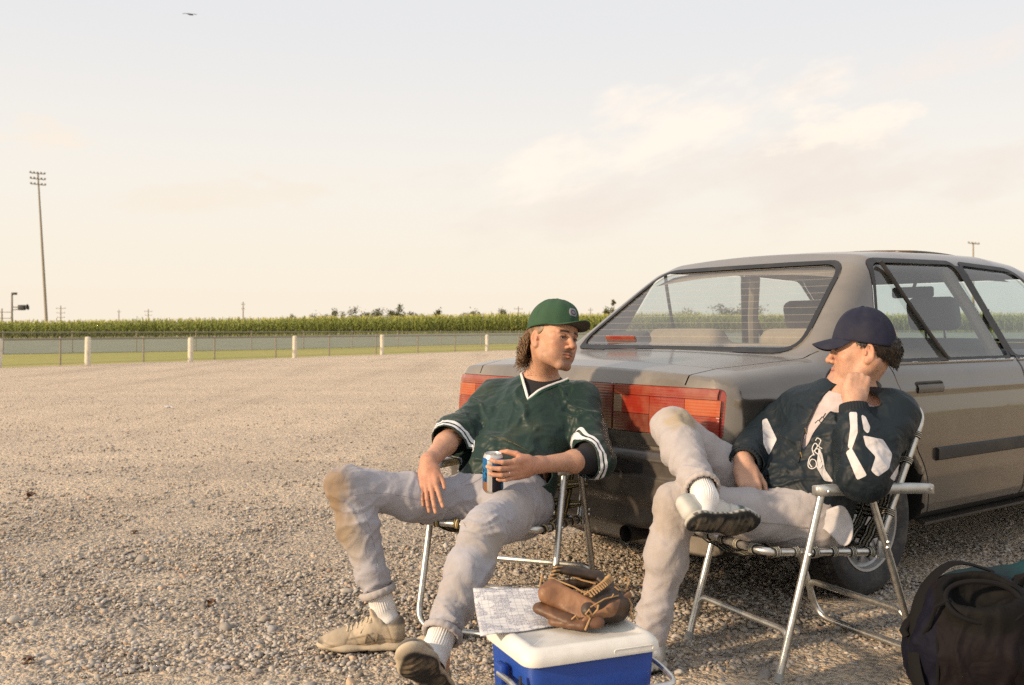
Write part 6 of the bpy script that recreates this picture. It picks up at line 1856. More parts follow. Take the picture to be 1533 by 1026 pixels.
    def jersey_cols(nt, co):
        s = attr(nt, 'cuff', 'Fac'); rp = nd(nt, 'ShaderNodeValToRGB'); rp.color_ramp.interpolation = 'CONSTANT'; e = rp.color_ramp.elements
        st = [(0.0, (0, 0, 0)), (.10, (1, 1, 1)), (.20, (0, 0, 0)), (.26, (1, 1, 1)), (.36, (0, 0, 0))]
        e[0].position = 0; e[0].color = (0, 0, 0, 1); e[1].position = .36; e[1].color = (0, 0, 0, 1)
        for p_, k in st[1:4]: x = e.new(p_); x.color = col4(k)
        nt.links.new(mth(nt, 'MULTIPLY', s, 10.0), rp.inputs[0]); return mixc(nt, rp.outputs[0], attr(nt, 'col'), (.68, .69, .72))
    M_J = cloth_mat('green_pullover_nylon', .50, 600, .12, .12, jersey_cols, spec=.35, wrk=.45)
    je = mesh_np('jersey', pos, Q, M_J, man, attrs={'col': c, 'cuff': cuff}); md = je.modifiers.new('thickness', 'SOLIDIFY'); md.thickness = .003; md.offset = -1
    # collar trim along the V
    def on_j(p, dirv):
        Pn = p + np.outer(np.linspace(.12, -.12, 120), dirv); dd = J.ev(Pn); i = int(np.argmax(dd < 0)); return Pn[max(i - 1, 0)]
    vp = []
    for s, n in ((1, 13), (-1, 13)):
        seq = []
        for k in range(n):
            q_ = k / (n - 1); z = -.140 + .166 * q_; x = -.026 + s * min((z + .140) * .62, .094); seq.append(on_j(N + r * x + u * z * (1 - .1 * q_) - f * (.0 + .02 * q_), f))
        vp.append(seq)
    line = vp[0][::-1] + vp[1][1:]
    b = MB(); b.tube(line, .0085, 8, flat=.45, up=tuple(f)); b.build('collar', plain('green_rib_collar', (.02, .085, .055), .9, bstr=.4, bscale=500), je)
    inn = [p + u * .006 + f * .004 for p in line]; b = MB(); b.tube(inn, .0052, 8, flat=.6, up=tuple(f)); b.build('collar_stripe', plain('white_rib_stripe', (.72, .71, .70), .9), je)
    inn = [p - u * .013 + f * .0 for p in line]; b = MB(); b.tube(inn, .0022, 8, up=tuple(f)); b.build('collar_edge', plain('dark_collar_edge', (.012, .03, .025), .9), je)
    # undershirt and its sleeve at the left elbow
    US, *_ = torso_shape(P + u * .05, N, Rs, Ls, .95, .93); US.add(cap(N - u * .02, N + u * .045 + f * .005, .078, .064), .03)
    US.add(cap(Ls, eL, .058, .056), .04); US.add(cap(eL, eL + fL * .125, .054, .0445), .02); US.add(cap(Rs, eR, .055, .052), .04)
    p2, q2 = US.mesh(.009, B=14, relax=1); z_ = (p2 - N) @ u; t_, rd_, _ = seg_t(p2, eL, wL); near = np.linalg.norm(p2 - eL, axis=1) < .2
    m_ = ~((z_ > .052)) & ~((t_ > .118) & near)
    p2, q2, _ = keep_faces(p2, q2, [], m_)
    mesh_np('undershirt', p2, q2, plain('black_undershirt', (.018, .018, .021), .95, bstr=.3, bscale=500), man)
    # torn pocket slit and scuffs on the belly
    SJ = Snap(pos, Q); b = MB()
    sl = SJ.line([(735, 652), (752, 657), (770, 664), (790, 675)], .002); b.tube(sl, [.001] + [.0030] * (len(sl) - 2) + [.001], 6, flat=.6); b.build('pocket_slit', plain('frayed_gold_stitch', (.10, .082, .045), .9, var=.8, nscale=180), je)
    # ---- cap and hair
    _, cp = ballcap(h, man, (.030, .080, .041), (.03, .080, .041), (.075, .08, .07), 'green_cap', front_h=.110, square=.7, pitch=-.95, brim_len=.074, droop=.030, logo=True, lift=.047)
    rr = np.random.default_rng(4); b = MB()
    for k in range(900):
        sd = 1 if k % 2 else -1
        a = rr.uniform(2.02, math.pi) * sd if k % 5 else rr.uniform(1.20, 1.50) * sd
        aa = abs(a); z0 = rr.uniform(-.05, .030) if aa > 1.9 else rr.uniform(.012, .036)
        rx, ry = .078, .098
        if aa < 1.9 and k % 10: continue
        back = sstep(1.6, 2.4, np.array(aa)); Ln = .017 + .074 * float(back) * rr.uniform(.4, 1.1); p = np.array([math.sin(a) * rx, -.016 + math.cos(a) * ry, z0])
        out = unit((math.sin(a), math.cos(a), 0)); cr = rr.uniform(.008, .017) * (.10 + .90 * float(back)); ph = rr.uniform(0, 6.28); fr = rr.uniform(1.2, 2.4); pts = []
        tng = np.array([-out[1], out[0], 0])
        for i in range(15):
            q_ = i / 14; sw = fr * 2 * math.pi * q_ + ph
            pts.append(h.w(*(p + out * (.004 + .018 * float(back) * q_ + cr * math.cos(sw) * q_ ** .5) + tng * cr * math.sin(sw) * q_ ** .5 + np.array([0, -.006 * q_, -Ln * q_]))))
        b.tube(pts, [(.0010 + .0009 * float(back)) * (1 - .6 * i / 14) for i in range(15)], 4, cap=False) if True else b.tube(pts, [.001 for i in range(15)], 5, cap=False)
    def hair_mat(name, c0, c1):
        m, nt, bb = new_mat(name); co = coords(nt); nt.links.new(ramp(nt, noise(nt, co, 60, 3), ((.3, c0), (.7, c1))), bb.inputs['Base Color']); bb.inputs['Roughness'].default_value = .45; bb.inputs['Specular IOR Level'].default_value = .4; return m
    hm = hair_mat('brown_curly_hair', (.095, .055, .030), (.32, .20, .11))
    tag(b.build('hair', hm, man, sharp=None), kind='stuff')
    S = Shape(); S.add(ell(h.w(0, -.022, .020), (.0805, .100, .085), h.R)); S.add(cap(h.w(0, -.085, -.02), h.w(0, -.085, -.09), .045, .032), .03)
    p2, q2 = S.mesh(.006, B=14); lq = h.local(p2); m_ = (lq[:, 1] < .022 - .35 * np.maximum(0, .02 - lq[:, 2]) - 1.1 * np.maximum(0, .012 - lq[:, 2])) & ~((np.abs(lq[:, 0]) > .05) & (lq[:, 2] < -.03) & (lq[:, 1] > -.05))
    n2 = vnormals(p2, q2); p2 = p2 + n2 * (.0025 * fbm(p2 * 160, 2))[:, None]
    p2, q2, _ = keep_faces(p2, q2, [], m_); mesh_np('hair_base', p2, q2, hm, man)
    return man, CAN, h, hair_mat
MAN1, CAN_POS, H1, hair_mat = man_green()

# ------------------------------------------------------------------ the man in the navy jacket
def pix(P):
    return np.stack([766.5 + FPX * P[:, 0] / P[:, 1], HOR + FPX * (CAM_H - P[:, 2]) / P[:, 1]], 1)
def man_navy():
    O = np.array([CH2_O[0], CH2_O[1], 0.]); F = np.array([CH2_F[0], CH2_F[1], 0.]); Rt = np.array([F[1], -F[0], 0.])
    P = V3(.972, 3.425, .44); N = V3(1.165, 3.462, .875)
    Rs, Ls = at(1200, 617, 3.60), at(1336, 622, 3.325)
    h = Head(V3(1.205, 3.425, 1.030), (-.955, .29, -.03), (.05, .05, 1.0))
    hL, hR = P - Rt * .095 + V3(0, 0, .012), P + Rt * .095 + V3(0, 0, .02)
    kL, aL = at(1012, 757, 3.25), at(975, 950, 3.20); kR, aR = at(1006, 640, 3.50), at(1057, 744, 3.105)
    eL, wL = at(1292, 712, 3.185), at(1277, 603, 3.27); eR, wR = at(1137, 650, 3.66), at(1114, 694, 3.40)
    skin = (.55, .335, .235)
    S = Shape(); add_head(S, h, N, jaw=.98, nose=.95)
    T, u, r, f, L = torso_shape(P, N, Rs, Ls, .88, .84)
    for op in T.ops: S.ops.append((op[0], op[1], max(op[2], .04)))
    for a, b_, c in ((Rs, eR, wR), (Ls, eL, wL)):
        m = b_ * .65 + c * .35
        S.add(cap(a, b_, .048, .038), .04); S.add(cap(b_, m, .038, .040), .02); S.add(cap(m, c, .040, .029), .02)
    for a, b_, c in ((hR, kR, aR), (hL, kL, aL)):
        S.add(cap(a, b_, .07, .052), .05); S.add(cap(b_, b_ * .6 + c * .4, .05, .052), .02); S.add(cap(b_ * .6 + c * .4, c, .052, .034), .02)
    S.add(cap(aL, aL - V3(0, 0, .05), .034, .036), .02)
    D = unit(at(1287, 556, 3.30) - wL)
    add_hand(S, wL + D * .004, D, V3(.97, .10, .12), 1, [(1.45, 1.65, .9), (1.50, 1.65, .9), (1.5, 1.65, .9), (1.5, 1.6, .9)], [(.022, .018, .010), (.036, .050, .022), (.030, .078, .034), (.012, .092, .040)], 1.0, splay=(.05, 0, -.03, -.08))
    D = unit(at(1122, 728, 3.335) - wR)
    nr, _ = add_hand(S, wR + D * .008, D, V3(.95, .1, .25), -1, [(.35, .5, .3), (.38, .5, .3), (.4, .5, .3), (.42, .5, .3)], [(.024, .018, .006), (.043, .042, .012), (.054, .070, .020), (.056, .092, .028)], 1.0, splay=(.14, .04, -.05, -.14))
    pos, Q = body_mesh(S, h)
    c = head_cols(h, pos, skin, (.10, .06, .04), .45, (.04, .025, .015))
    man = mesh_np('person', pos, Q, M_SKIN, attrs={'col': c})
    tag(man, 'person in navy jacket and navy cap with crossed legs and chin on fist', 'person')
    add_eyes(h, man)
    # trousers
    wst = P + u * .13; items = []
    for a, b_, c_, sd in ((hR, kR, aR, 11.0), (hL, kL, aL, 15.0)):
        d1, d2 = b_ - a, c_ - b_
        items += [(a + d1 * .15, d1 + V3(0, 0, .25), 28, 7, .17, .009, sd), (a + d1 * .6, d1, 15, 5, .2, .0052, sd + 1), (b_ + d2 * .04, d2 + d1 * .4, 30, 8, .12, .009, sd + 2), (b_ + d2 * .45, d2 + V3(.2, 0, 0), 18, 5, .2, .0095, sd + 3), (b_ + d2 * .88, d2, 44, 9, .11, .0125, sd + 4)]
    og = (.40, .30, .16)
    dirt = [(kR + V3(.02, -.05, .02), (.07, .09, .06), og, .75), (kR * .8 + aR * .2 + V3(0, -.03, .04), (.05, .06, .06), og, .45), (kL + V3(-.03, -.05, 0), (.10, .08, .09), (.33, .26, .19), .35), (kL * .6 + aL * .4, (.09, .10, .2), (.36, .28, .2), .3)]
    pos, Q, c, TS = trousers(man, P, hR, hL, kR, kL, aR + (kR - aR) * .10, aL, wst, None, items, dirt, (.415, .385, .385), .95)
    mask = np.ones(len(pos), bool); t, rad, LL = seg_t(pos, kR, aR); mask &= ~((t > LL * .90) & (rad < .13) & (cap(kR, aR, .06).fn(pos) < cap(hL, kL, .085).fn(pos) - .005)); 
    pos, Q, (c,) = keep_faces(pos, Q, [c], mask); tr = mesh_np('trousers', pos, Q, M_PANTS, man, attrs={'col': c})
    hem_band(aR + (kR - aR) * .085, kR, .0545, 'hem', M_PANTS, tr, (.45, .40, .38), .024)
    def on_sh(SH, px, py, d0, lift=.003, back=.35):
        o = V3(0, 0, CAM_H); e = at(px, py, 1.0) - o; ds = np.linspace(d0 - back, d0 + .2, 200); Pn = o + e * ds[:, None]; dd = SH.ev(Pn); i = int(np.argmax(dd < 0)); return Pn[max(i - 1, 0)] - unit(e) * lift
    b = MB(); b.tube([on_sh(TS, *p, 3.3, .0065) for p in ((1135, 782), (1160, 784), (1190, 788), (1210, 790))], .0012, 6); b.build('seam', plain('tan_trouser_seam', (.27, .24, .22), .95), tr)
    sh0, sh1 = at(1036, 786, 3.01), at(1141, 792, 3.17); sy = unit(sh1 - sh0); su = np.array((.10, .88, .46)); sz = unit(su - sy * (su @ sy)); sock(kR, aR, sh0 + sy * .062 + sz * .050, man, .0400); sock(kL, aL, None, man, .042)
    shoe(sh0, sh1, su, man, WHITE)
    shoe(aL + V3(.04, .02, -.115), aL + V3(-.21, -.13, -.113), (0, 0, 1), man, WHITE)
    # jacket
    J, u, r, f, L = torso_shape(P + u * .0, N, Rs, Ls, 1.05, 1.06, .015)
    fL, fR = unit(wL - eL), unit(wR - eR)
    J.add(cap(Ls, eL, .078, .076), .07); J.add(cap(eL, eL + (wL - eL) * .45, .076, .066), .05); J.add(cap(eL + (wL - eL) * .45, wL - fL * .012, .066, .043), .03)
    J.add(cap(Rs, eR, .076, .074), .07); J.add(cap(eR, wR - fR * .02, .074, .058), .05)
    J.add(ell(P + u * .06 - f * .0, (.175, .14, .12), np.stack([r, f, u])), .06)
    J.add(ell(eL + V3(.035, .02, .01), (.055, .05, .05)), .05)
    J.cut(half(P - u * .02 + f * .0, -u + f * .12), .02)
    pos, Q = J.mesh(.0060, B=14, relax=2); nn = vnormals(pos, Q)
    items = [(P + u * L * .5 + f * .1, u + r * .4, 20, 6, .22, .0085, 21.0), (P + u * .10 + f * .1, u, 30, 8, .16, .0095, 22.0), (Ls * .55 + eL * .45, eL - Ls, 18, 6, .17, .0085, 23.0), (eL, fL - unit(eL - Ls), 26, 8, .12, .0095, 24.0), (eL + (wL - eL) * .55, fL + r * .3, 24, 7, .12, .0070, 25.0), (eR, unit(eR - Rs), 24, 7, .16, .0090, 26.0), (wR, fR, 40, 9, .10, .0065, 27.0), (Ls - u * .12, u + r, 22, 7, .14, .0070, 28.0)]
    tL, rdL, LL = seg_t(pos, eL, wL); cuffm = (np.linalg.norm(pos - wL, axis=1) < .10) & (rdL < .08)
    rib = np.where(cuffm & (tL > LL - .048), 1.0, 0.0)
    pos = pos + nn * (creases(pos, items) * (1 - rib))[:, None]
    px = pix(pos); see = (nn[:, 1] < .25)
    polys = {'far sleeve stripe': [(1141, 629), (1148, 626), (1163, 658), (1151, 682), (1143, 665)], 'forearm stripe': [(1271, 617), (1283, 617), (1284, 648), (1275, 673), (1269, 670), (1273, 640)],
             'forearm edge': [(1289, 620), (1296, 624), (1303, 640), (1300, 650), (1293, 644)], 'lower stripe': [(1266, 677), (1275, 671), (1298, 712), (1283, 719)],
             'elbow panel': [(1292, 652), (1322, 658), (1336, 680), (1331, 702), (1314, 714), (1304, 705), (1311, 684), (1296, 668)], 'chest stripe': [(1226, 668), (1231, 680), (1235, 703), (1248, 722), (1234, 720), (1222, 699)],
             'back panel': [(1332, 716), (1350, 690), (1360, 700), (1348, 726)]}
    def psd(poly, q):
        fn = poly_sdf(np.asarray(poly, float) * np.array([1, -1])); return fn(q * np.array([1, -1]))
    w = np.full(len(pos), 40.0)
    for k, pl in polys.items(): w = np.minimum(w, psd(round_poly(pl, 2.5, 4), px))
    w = np.where(see, w, 40.0) * .1
    open_ = [(1266, 572), (1246, 580), (1222, 606), (1208, 636), (1200, 664), (1201, 674), (1208, 664), (1216, 648), (1236, 622), (1252, 600), (1268, 596)]
    op = in_poly(px, np.array(open_, float)) & see & (np.linalg.norm(pos - wL, axis=1) > .075) & (rdL > .07)
    z_ = (pos - N) @ u; rad = np.hypot((pos - N) @ r, (pos - N) @ f + .012)
    tR, rdR, LR = seg_t(pos, eR, wR)
    mask = ~op & ~((z_ > .022) & (rad < .105)) & ~((tL > LL - .012) & (rdL < .09)) & ~((tR > LR - .012) & (rdR < .09) & (np.linalg.norm(pos - wR, axis=1) < .12))
    c = np.tile(np.array((.0065, .0135, .0195)), (len(pos), 1)) * (1 + .18 * fbm(pos * 10, 3))[:, None]
    d = np.linalg.norm((pos - (wR * .8 + eR * .2)) / .06, axis=1); c = c + (np.array((.12, .105, .08)) - c) * (sstep(1.2, .2, d + .6 * fbm(pos * 50, 3)) * .5)[:, None]
    pos, Q, (c, w, rib) = keep_faces(pos, Q, [c, w, rib], mask)
    def jcols(nt, co):
        s = mth(nt, 'LESS_THAN', attr(nt, 'panel', 'Fac'), 0.0); c_ = mixc(nt, s, attr(nt, 'col'), (.58, .555, .56))
        ed = mth(nt, 'LESS_THAN', mth(nt, 'ABSOLUTE', mth(nt, 'SUBTRACT', attr(nt, 'panel', 'Fac'), .03)), .025); c_ = mixc(nt, mth(nt, 'MULTIPLY', ed, .7), c_, (.008, .010, .014))
        return c_
    M_JK = cloth_mat('navy_windbreaker_nylon', .55, 700, .12, .0, jcols, spec=.32, wrk=.55)
    je = mesh_np('jacket', pos, Q, M_JK, man, attrs={'col': c, 'panel': w}); md = je.modifiers.new('thickness', 'SOLIDIFY'); md.thickness = .003; md.offset = -1
    # ribbed cuff at the raised wrist and a plain one on the far hand
    for an, kn, rr_ in ((wL, eL, .0435), (wR, eR, .052)):
        ax = unit(an - kn); Rf = frame(ax); rows = []
        for q in np.linspace(0, 1, 7):
            o = -.052 + .046 * q; rows.append([an + ax * o + (Rf[0] * math.cos(a) + Rf[1] * math.sin(a)) * (rr_ + .004 * math.sin(q * math.pi) + .0013 * math.cos(a * 30)) for a in np.linspace(0, 2 * math.pi, 121)])
        for e in (-.010,): rows.append([p - (p - (an + ax * -.006)) * .14 for p in rows[-1]])
        b = MB(); b.grid(rows); b.build('cuff', plain('navy_rib_cuff', (.009, .014, .020), .9), je, sharp=None)
    # tee under the jacket
    US, *_ = torso_shape(P + u * .06, N, Rs, Ls, .92, .95); US.add(cap(N - u * .02, N + u * .030 + f * .008, .070, .060), .03)
    p2, q2 = US.mesh(.008, B=14, relax=1); n2 = vnormals(p2, q2); p2 = p2 + n2 * creases(p2, [(P + u * L * .8 + f * .1, r + u * .3, 34, 7, .16, .006, 31.0)])[:, None]
    z_ = (p2 - N) @ u; p2, q2, _ = keep_faces(p2, q2, [], ~(z_ > .016) & ~((z_ > -.02) & (np.hypot((p2 - N) @ r, (p2 - N) @ f + .01) > .068))); ts = mesh_np('t_shirt', p2, q2, plain('pale_pink_grey_jersey', (.50, .435, .43), .95, bstr=.25, bscale=600), man)
    # zip, pulls, script emblem, tee print
    SJ = Snap(pos, Q); SU = Snap(p2, q2)
    b = MB(); b.tube(SJ.line([(1240, 586), (1221, 606), (1207, 636), (1199, 664), (1199, 678), (1195, 692)], .002), .0026, 6); b.build('zip', M_BLACK, je)
    gold = plain('brass_zip_pull', (.50, .36, .14), .35, .9)
    for p in ((1205, 641), (1198, 677)):
        q = SJ.see(*p, .005)
        if q is not None: MB().tube([q, q + Vector((.004, -.004, -.018))], [.0035, .0022], 6).build('zip_pull', gold, je)
    wt = plain('white_embroidery', (.70, .68, .66), .85, bstr=.4, bscale=500)
    b = MB()
    for pts, rad_ in (([(1216, 700), (1212, 694), (1215, 688), (1221, 690), (1222, 698), (1216, 702), (1210, 698), (1212, 686), (1219, 680)], .0018), ([(1219, 682), (1216, 672), (1220, 664), (1224, 668), (1220, 676), (1226, 682), (1229, 692)], .0019), ([(1221, 660), (1224, 656), (1229, 660), (1226, 668), (1231, 672)], .0018), ([(1222, 698), (1228, 701), (1231, 696)], .0018), ([(1218, 676), (1224, 672), (1229, 678)], .0016)):
        ln = SJ.line(spline2(pts), .0012)
        if len(ln) > 1: b.tube(ln, rad_, 6)
    b.build('script_emblem', wt, je)
    b = MB()
    for pts in ([(1220, 634), (1225, 629), (1229, 633)], [(1226, 630), (1231, 624), (1234, 628)], [(1232, 625), (1236, 619)]):
        ln = SU.line(pts, .001)
        if len(ln) > 1: b.tube(ln, .0018, 5)
    b.build('shirt_print', M_BLACK, ts)
    # stand-up collar round the back and sides of the neck
    rows = []
    ctr = N + u * .0 - f * .006
    for q_ in np.linspace(0, 1, 7):
        row = []
        for a in np.linspace(math.radians(24), math.radians(336), 53):
            op_ = min(1, (a - math.radians(24)) / .8, (math.radians(336) - a) / .8); hh = (-.016 + .088 * q_ * (.30 + .70 * max(0, op_)))
            rr_ = .094 - .018 * q_ + .012 * (q_ ** 4) + .003 * math.sin(a * 4)
            row.append(ctr + u * hh + (f * math.cos(a) + r * math.sin(a)) * rr_)
        rows.append(row)
    b = MB(); b.grid(rows); cl = b.build('collar', plain('navy_collar_nylon', (.0065, .0135, .019), .55, bstr=.4, bscale=30), je, sharp=None); md = cl.modifiers.new('thickness', 'SOLIDIFY'); md.thickness = .006
    # white jacket tail hanging below the hem
    tail = [[(1216, 776), (1238, 764), (1262, 752)], [(1226, 788), (1250, 776), (1270, 768)], [(1240, 797), (1258, 790), (1277, 785)], [(1249, 808), (1262, 806), (1278, 803)], [(1256, 815), (1264, 819), (1272, 816)]]
    rows = [[at(x_, y_, 3.235 + .028 * math.sin(i * 2.3 + j * 1.9) - .006 * j) for i, (x_, y_) in enumerate(rw_)] for j, rw_ in enumerate(tail)]
    b = MB(); b.grid(rows); tl = b.build('jacket_tail', plain('white_jacket_lining', (.52, .50, .51), .85, bstr=.5, bscale=40), je, sharp=None)
    md = tl.modifiers.new('smooth', 'SUBSURF'); md.levels = 2; md.render_levels = 2; md = tl.modifiers.new('thickness', 'SOLIDIFY'); md.thickness = .004
    # cap and hair
    ballcap(h, man, (.007, .009, .030), (.007, .009, .030), (.015, .015, .03), 'navy_cap', front_h=.108, square=1.0, pitch=.55, brim_len=.068, droop=.058, lift=.041, rear=.036)
    hm = hair_mat('dark_short_hair', (.008, .006, .005), (.028, .018, .012))
    S = Shape(); S.add(ell(h.w(0, -.022, .010), (.0805, .0965, .083), h.R)); S.add(cap(h.w(0, -.080, -.01), h.w(0, -.078, -.075), .048, .030), .03)
    p2, q2 = S.mesh(.005, B=14); n2 = vnormals(p2, q2); p2 = p2 + n2 * (.0009 * fbm(p2 * 220, 2))[:, None]; lq = h.local(p2)
    edge = .045 - 1.5 * np.maximum(0, .030 - lq[:, 2]); edge = np.where(lq[:, 2] < .0, np.minimum(edge, -.040), edge)
    m_ = (lq[:, 1] < edge + .006 * fbm(p2 * 60, 2)) & (lq[:, 2] > -.078); p2, q2, _ = keep_faces(p2, q2, [], m_); mesh_np('hair_base', p2, q2, hm, man)
    rr = np.random.default_rng(8); b = MB(); n = len(p2); nn2 = vnormals(p2, q2)
    for k in rr.integers(0, n, 2200):
        p = p2[k]; lz = h.local(p[None])[0]
        if lz[2] > .035: continue
        d = unit(nn2[k] * .22 + V3(rr.normal(0, .3), rr.normal(0, .3), -1.0)); ln = rr.uniform(.006, .011); b.tube([p, p + d * ln * .6 + nn2[k] * .0006, p + d * ln], [.0009, .0007, .0003], 3, cap=False)
    tag(b.build('hair', hm, man, sharp=None), kind='stuff')
    return man
MAN2 = man_navy()
# ================================================================== drink can in the hand
def can():
    m, nt, b = new_mat('printed_can'); u_, v_ = attr(nt, 'u', 'Fac'), attr(nt, 'v', 'Fac')
    co = coords(nt)
    vm = nd(nt, 'ShaderNodeCombineXYZ'); nt.links.new(mth(nt, 'MULTIPLY', u_, 7.0), vm.inputs[0]); nt.links.new(mth(nt, 'MULTIPLY', v_, 3.5), vm.inputs[1])
    n1 = noise(nt, vm.outputs[0], 1.3, 2)
    c = ramp(nt, n1, ((.40, (.02, .17, .45)), (.52, (.03, .28, .60)), (.60, (.015, .05, .16))))
    inb = lambda x, a, b_: mth(nt, 'MULTIPLY', mth(nt, 'GREATER_THAN', x, a), mth(nt, 'LESS_THAN', x, b_))
    c = mixc(nt, inb(u_, .62, .70), c, (.62, .60, .58))                    # white upright band
    c = mixc(nt, mth(nt, 'MULTIPLY', inb(u_, .70, .86), inb(v_, .05, .62)), c, (.02, .02, .03))
    c = mixc(nt, mth(nt, 'MULTIPLY', inb(u_, .52, .62), inb(v_, .04, .30)), c, (.45, .22, .12))
    c = mixc(nt, mth(nt, 'GREATER_THAN', v_, .90), c, (.60, .58, .56)); c = mixc(nt, inb(v_, .86, .90), c, (.02, .12, .36)); c = mixc(nt, mth(nt, 'LESS_THAN', v_, .045), c, (.55, .53, .50))
    nt.links.new(c, b.inputs['Base Color']); b.inputs['Metallic'].default_value = .55; b.inputs['Roughness'].default_value = .28
    prof = [(.001, .006), (.022, .004), (.0245, 0), (.0265, .002), (.0315, .009), (.0330, .013), (.0331, .06), (.0331, .104), (.0320, .108), (.0285, .1165), (.0270, .1190), (.0272, .1205), (.0262, .1212), (.0252, .1195), (.0245, .1168), (.001, .1168)]
    n = 48; V = []; U = []; W = []
    for r, z in prof:
        for k in range(n + 1): a = 2 * math.pi * k / n; V.append((r * math.cos(a), r * math.sin(a), z)); U.append(k / n); W.append(z / .1215)
    F = np.array([[i * (n + 1) + k, i * (n + 1) + k + 1, (i + 1) * (n + 1) + k + 1, (i + 1) * (n + 1) + k] for i in range(len(prof) - 1) for k in range(n)])
    o = mesh_np('drink_can', V, F, m, attrs={'u': np.array(U), 'v': np.array(W)}); o.data.set_sharp_from_angle(angle=math.radians(40))
    o.scale = (1.10, 1.10, 1.13); o.rotation_euler = (.10, -.02, .25)
    o.location = CAN_POS - np.array([0, 0, .066])
    tag(o, 'blue and white drink can held on the thigh of the man in green', 'can')
    MB().tube([(-.010, 0, .1185), (.0, .006, .119), (.010, 0, .1185), (0, -.006, .119)], .0016, 6, closed=True).build('pull_tab', M_ALU, o)
can()

# ================================================================== picnic cooler
CO_A = math.atan2(.39, .92); CO_L, CO_W, CO_Z = .375, .29, .325
CO_F = np.array([.0375, 2.377])
cooler = empty('cooler', (CO_F[0], CO_F[1], 0), CO_A)
tag(cooler, 'blue picnic cooler with white lid at the bottom, glove on top', 'cooler')
def cw(a, b_, z): return np.array([CO_F[0] + a * math.cos(CO_A) - b_ * math.sin(CO_A), CO_F[1] + a * math.sin(CO_A) + b_ * math.cos(CO_A), z])
def build_cooler():
    blue = plain('blue_cooler_plastic', (.012, .060, .33), .42, var=.08, bstr=.2, bscale=500, dirt=(.06, .09, .22), dirt_amt=.4)
    white = plain('white_lid_plastic', (.76, .73, .67), .45, var=.04, bstr=.10, bscale=400, dirt=(.50, .44, .36), dirt_amt=.30, dirt_scale=12)
    m = np.array([CO_L / 2, CO_W / 2, 0])
    R2 = lambda x, y, w, d, r: round_poly([(x - w, y - d), (x + w, y - d), (x + w, y + d), (x - w, y + d)], r, 6)
    def stack(levels, r):
        b = MB(); rows = []
        for z, ins, rr in levels:
            P = R2(m[0], m[1], CO_L / 2 - ins, CO_W / 2 - ins, rr); rows.append([(p[0], p[1], z) for p in P] + [(P[0][0], P[0][1], z)])
        b.grid(rows); b.add(rows[-1][:-1], [tuple(range(len(rows[-1]) - 1))]); b.add(rows[0][:-1], [tuple(range(len(rows[0]) - 2, -1, -1))]); return b
    stack([(.004, .030, .03), (.012, .024, .035), (.10, .020, .035), (.290, .010, .035), (.296, .012, .035)], 0).build('body', blue, cooler, sharp=50)
    lid = stack([(.289, .000, .040), (.287, -.002, .042), (.291, -.003, .042), (.306, -.001, .042), (.312, .003, .040), (.321, .011, .036), (.325, .022, .030), (.325, .034, .022), (.3225, .038, .020), (.3225, .12, .02)], 0).build('lid', white, cooler, sharp=50)
    for x in (.06, CO_L - .06): MB().box((x, CO_W + .002, .27), (.05, .010, .03), bevel=.003).build('hinge', white, cooler)
    text_mesh('COOLER', .0, .0, 'x', white, None, Matrix()) if False else None
    b = MB(); P = round_poly([(.235, .2935), (.345, .2935), (.345, .3045), (.235, .3045)], .005, 4)
    b.tube([(p[0], -.0015 - .004 * 0, p[1]) for p in P], .0016, 6, closed=True); b.build('moulded_plate', white, lid)
    b = MB()
    for i, ln in enumerate((.010, .006, .010, .004, .009, .007, .010)): b.box((.243 + i * .0135, -.0022, .296), (.0085, .0015, .007), bevel=.0006)
    for k in range(0): pass
    alu = M_ALU
    x0, x1 = -.016, CO_L + .016
    pts = [(x0, CO_W * .5, .235), (x0, .05, .238), (x0, -.045, .215), (x1, -.045, .215), (x1, .05, .238), (x1, CO_W * .5, .235)]
    MB().tube(arc_pts(pts, .035, 6), .0075, 10).build('handle', alu, cooler)
    for x in (x0, x1): MB().box((x * .5 + (0 if x < 0 else CO_L) * .5, CO_W * .5, .235), (.024, .05, .05), bevel=.008).build('handle_pivot', blue, cooler)
    p = [(-.006, .03, .262), (-.012, .02, .20), (-.010, .015, .10)]
    MB().tube(p, .006, 6, flat=.5).build('edge_trim', M_BLACK, cooler)
build_cooler()

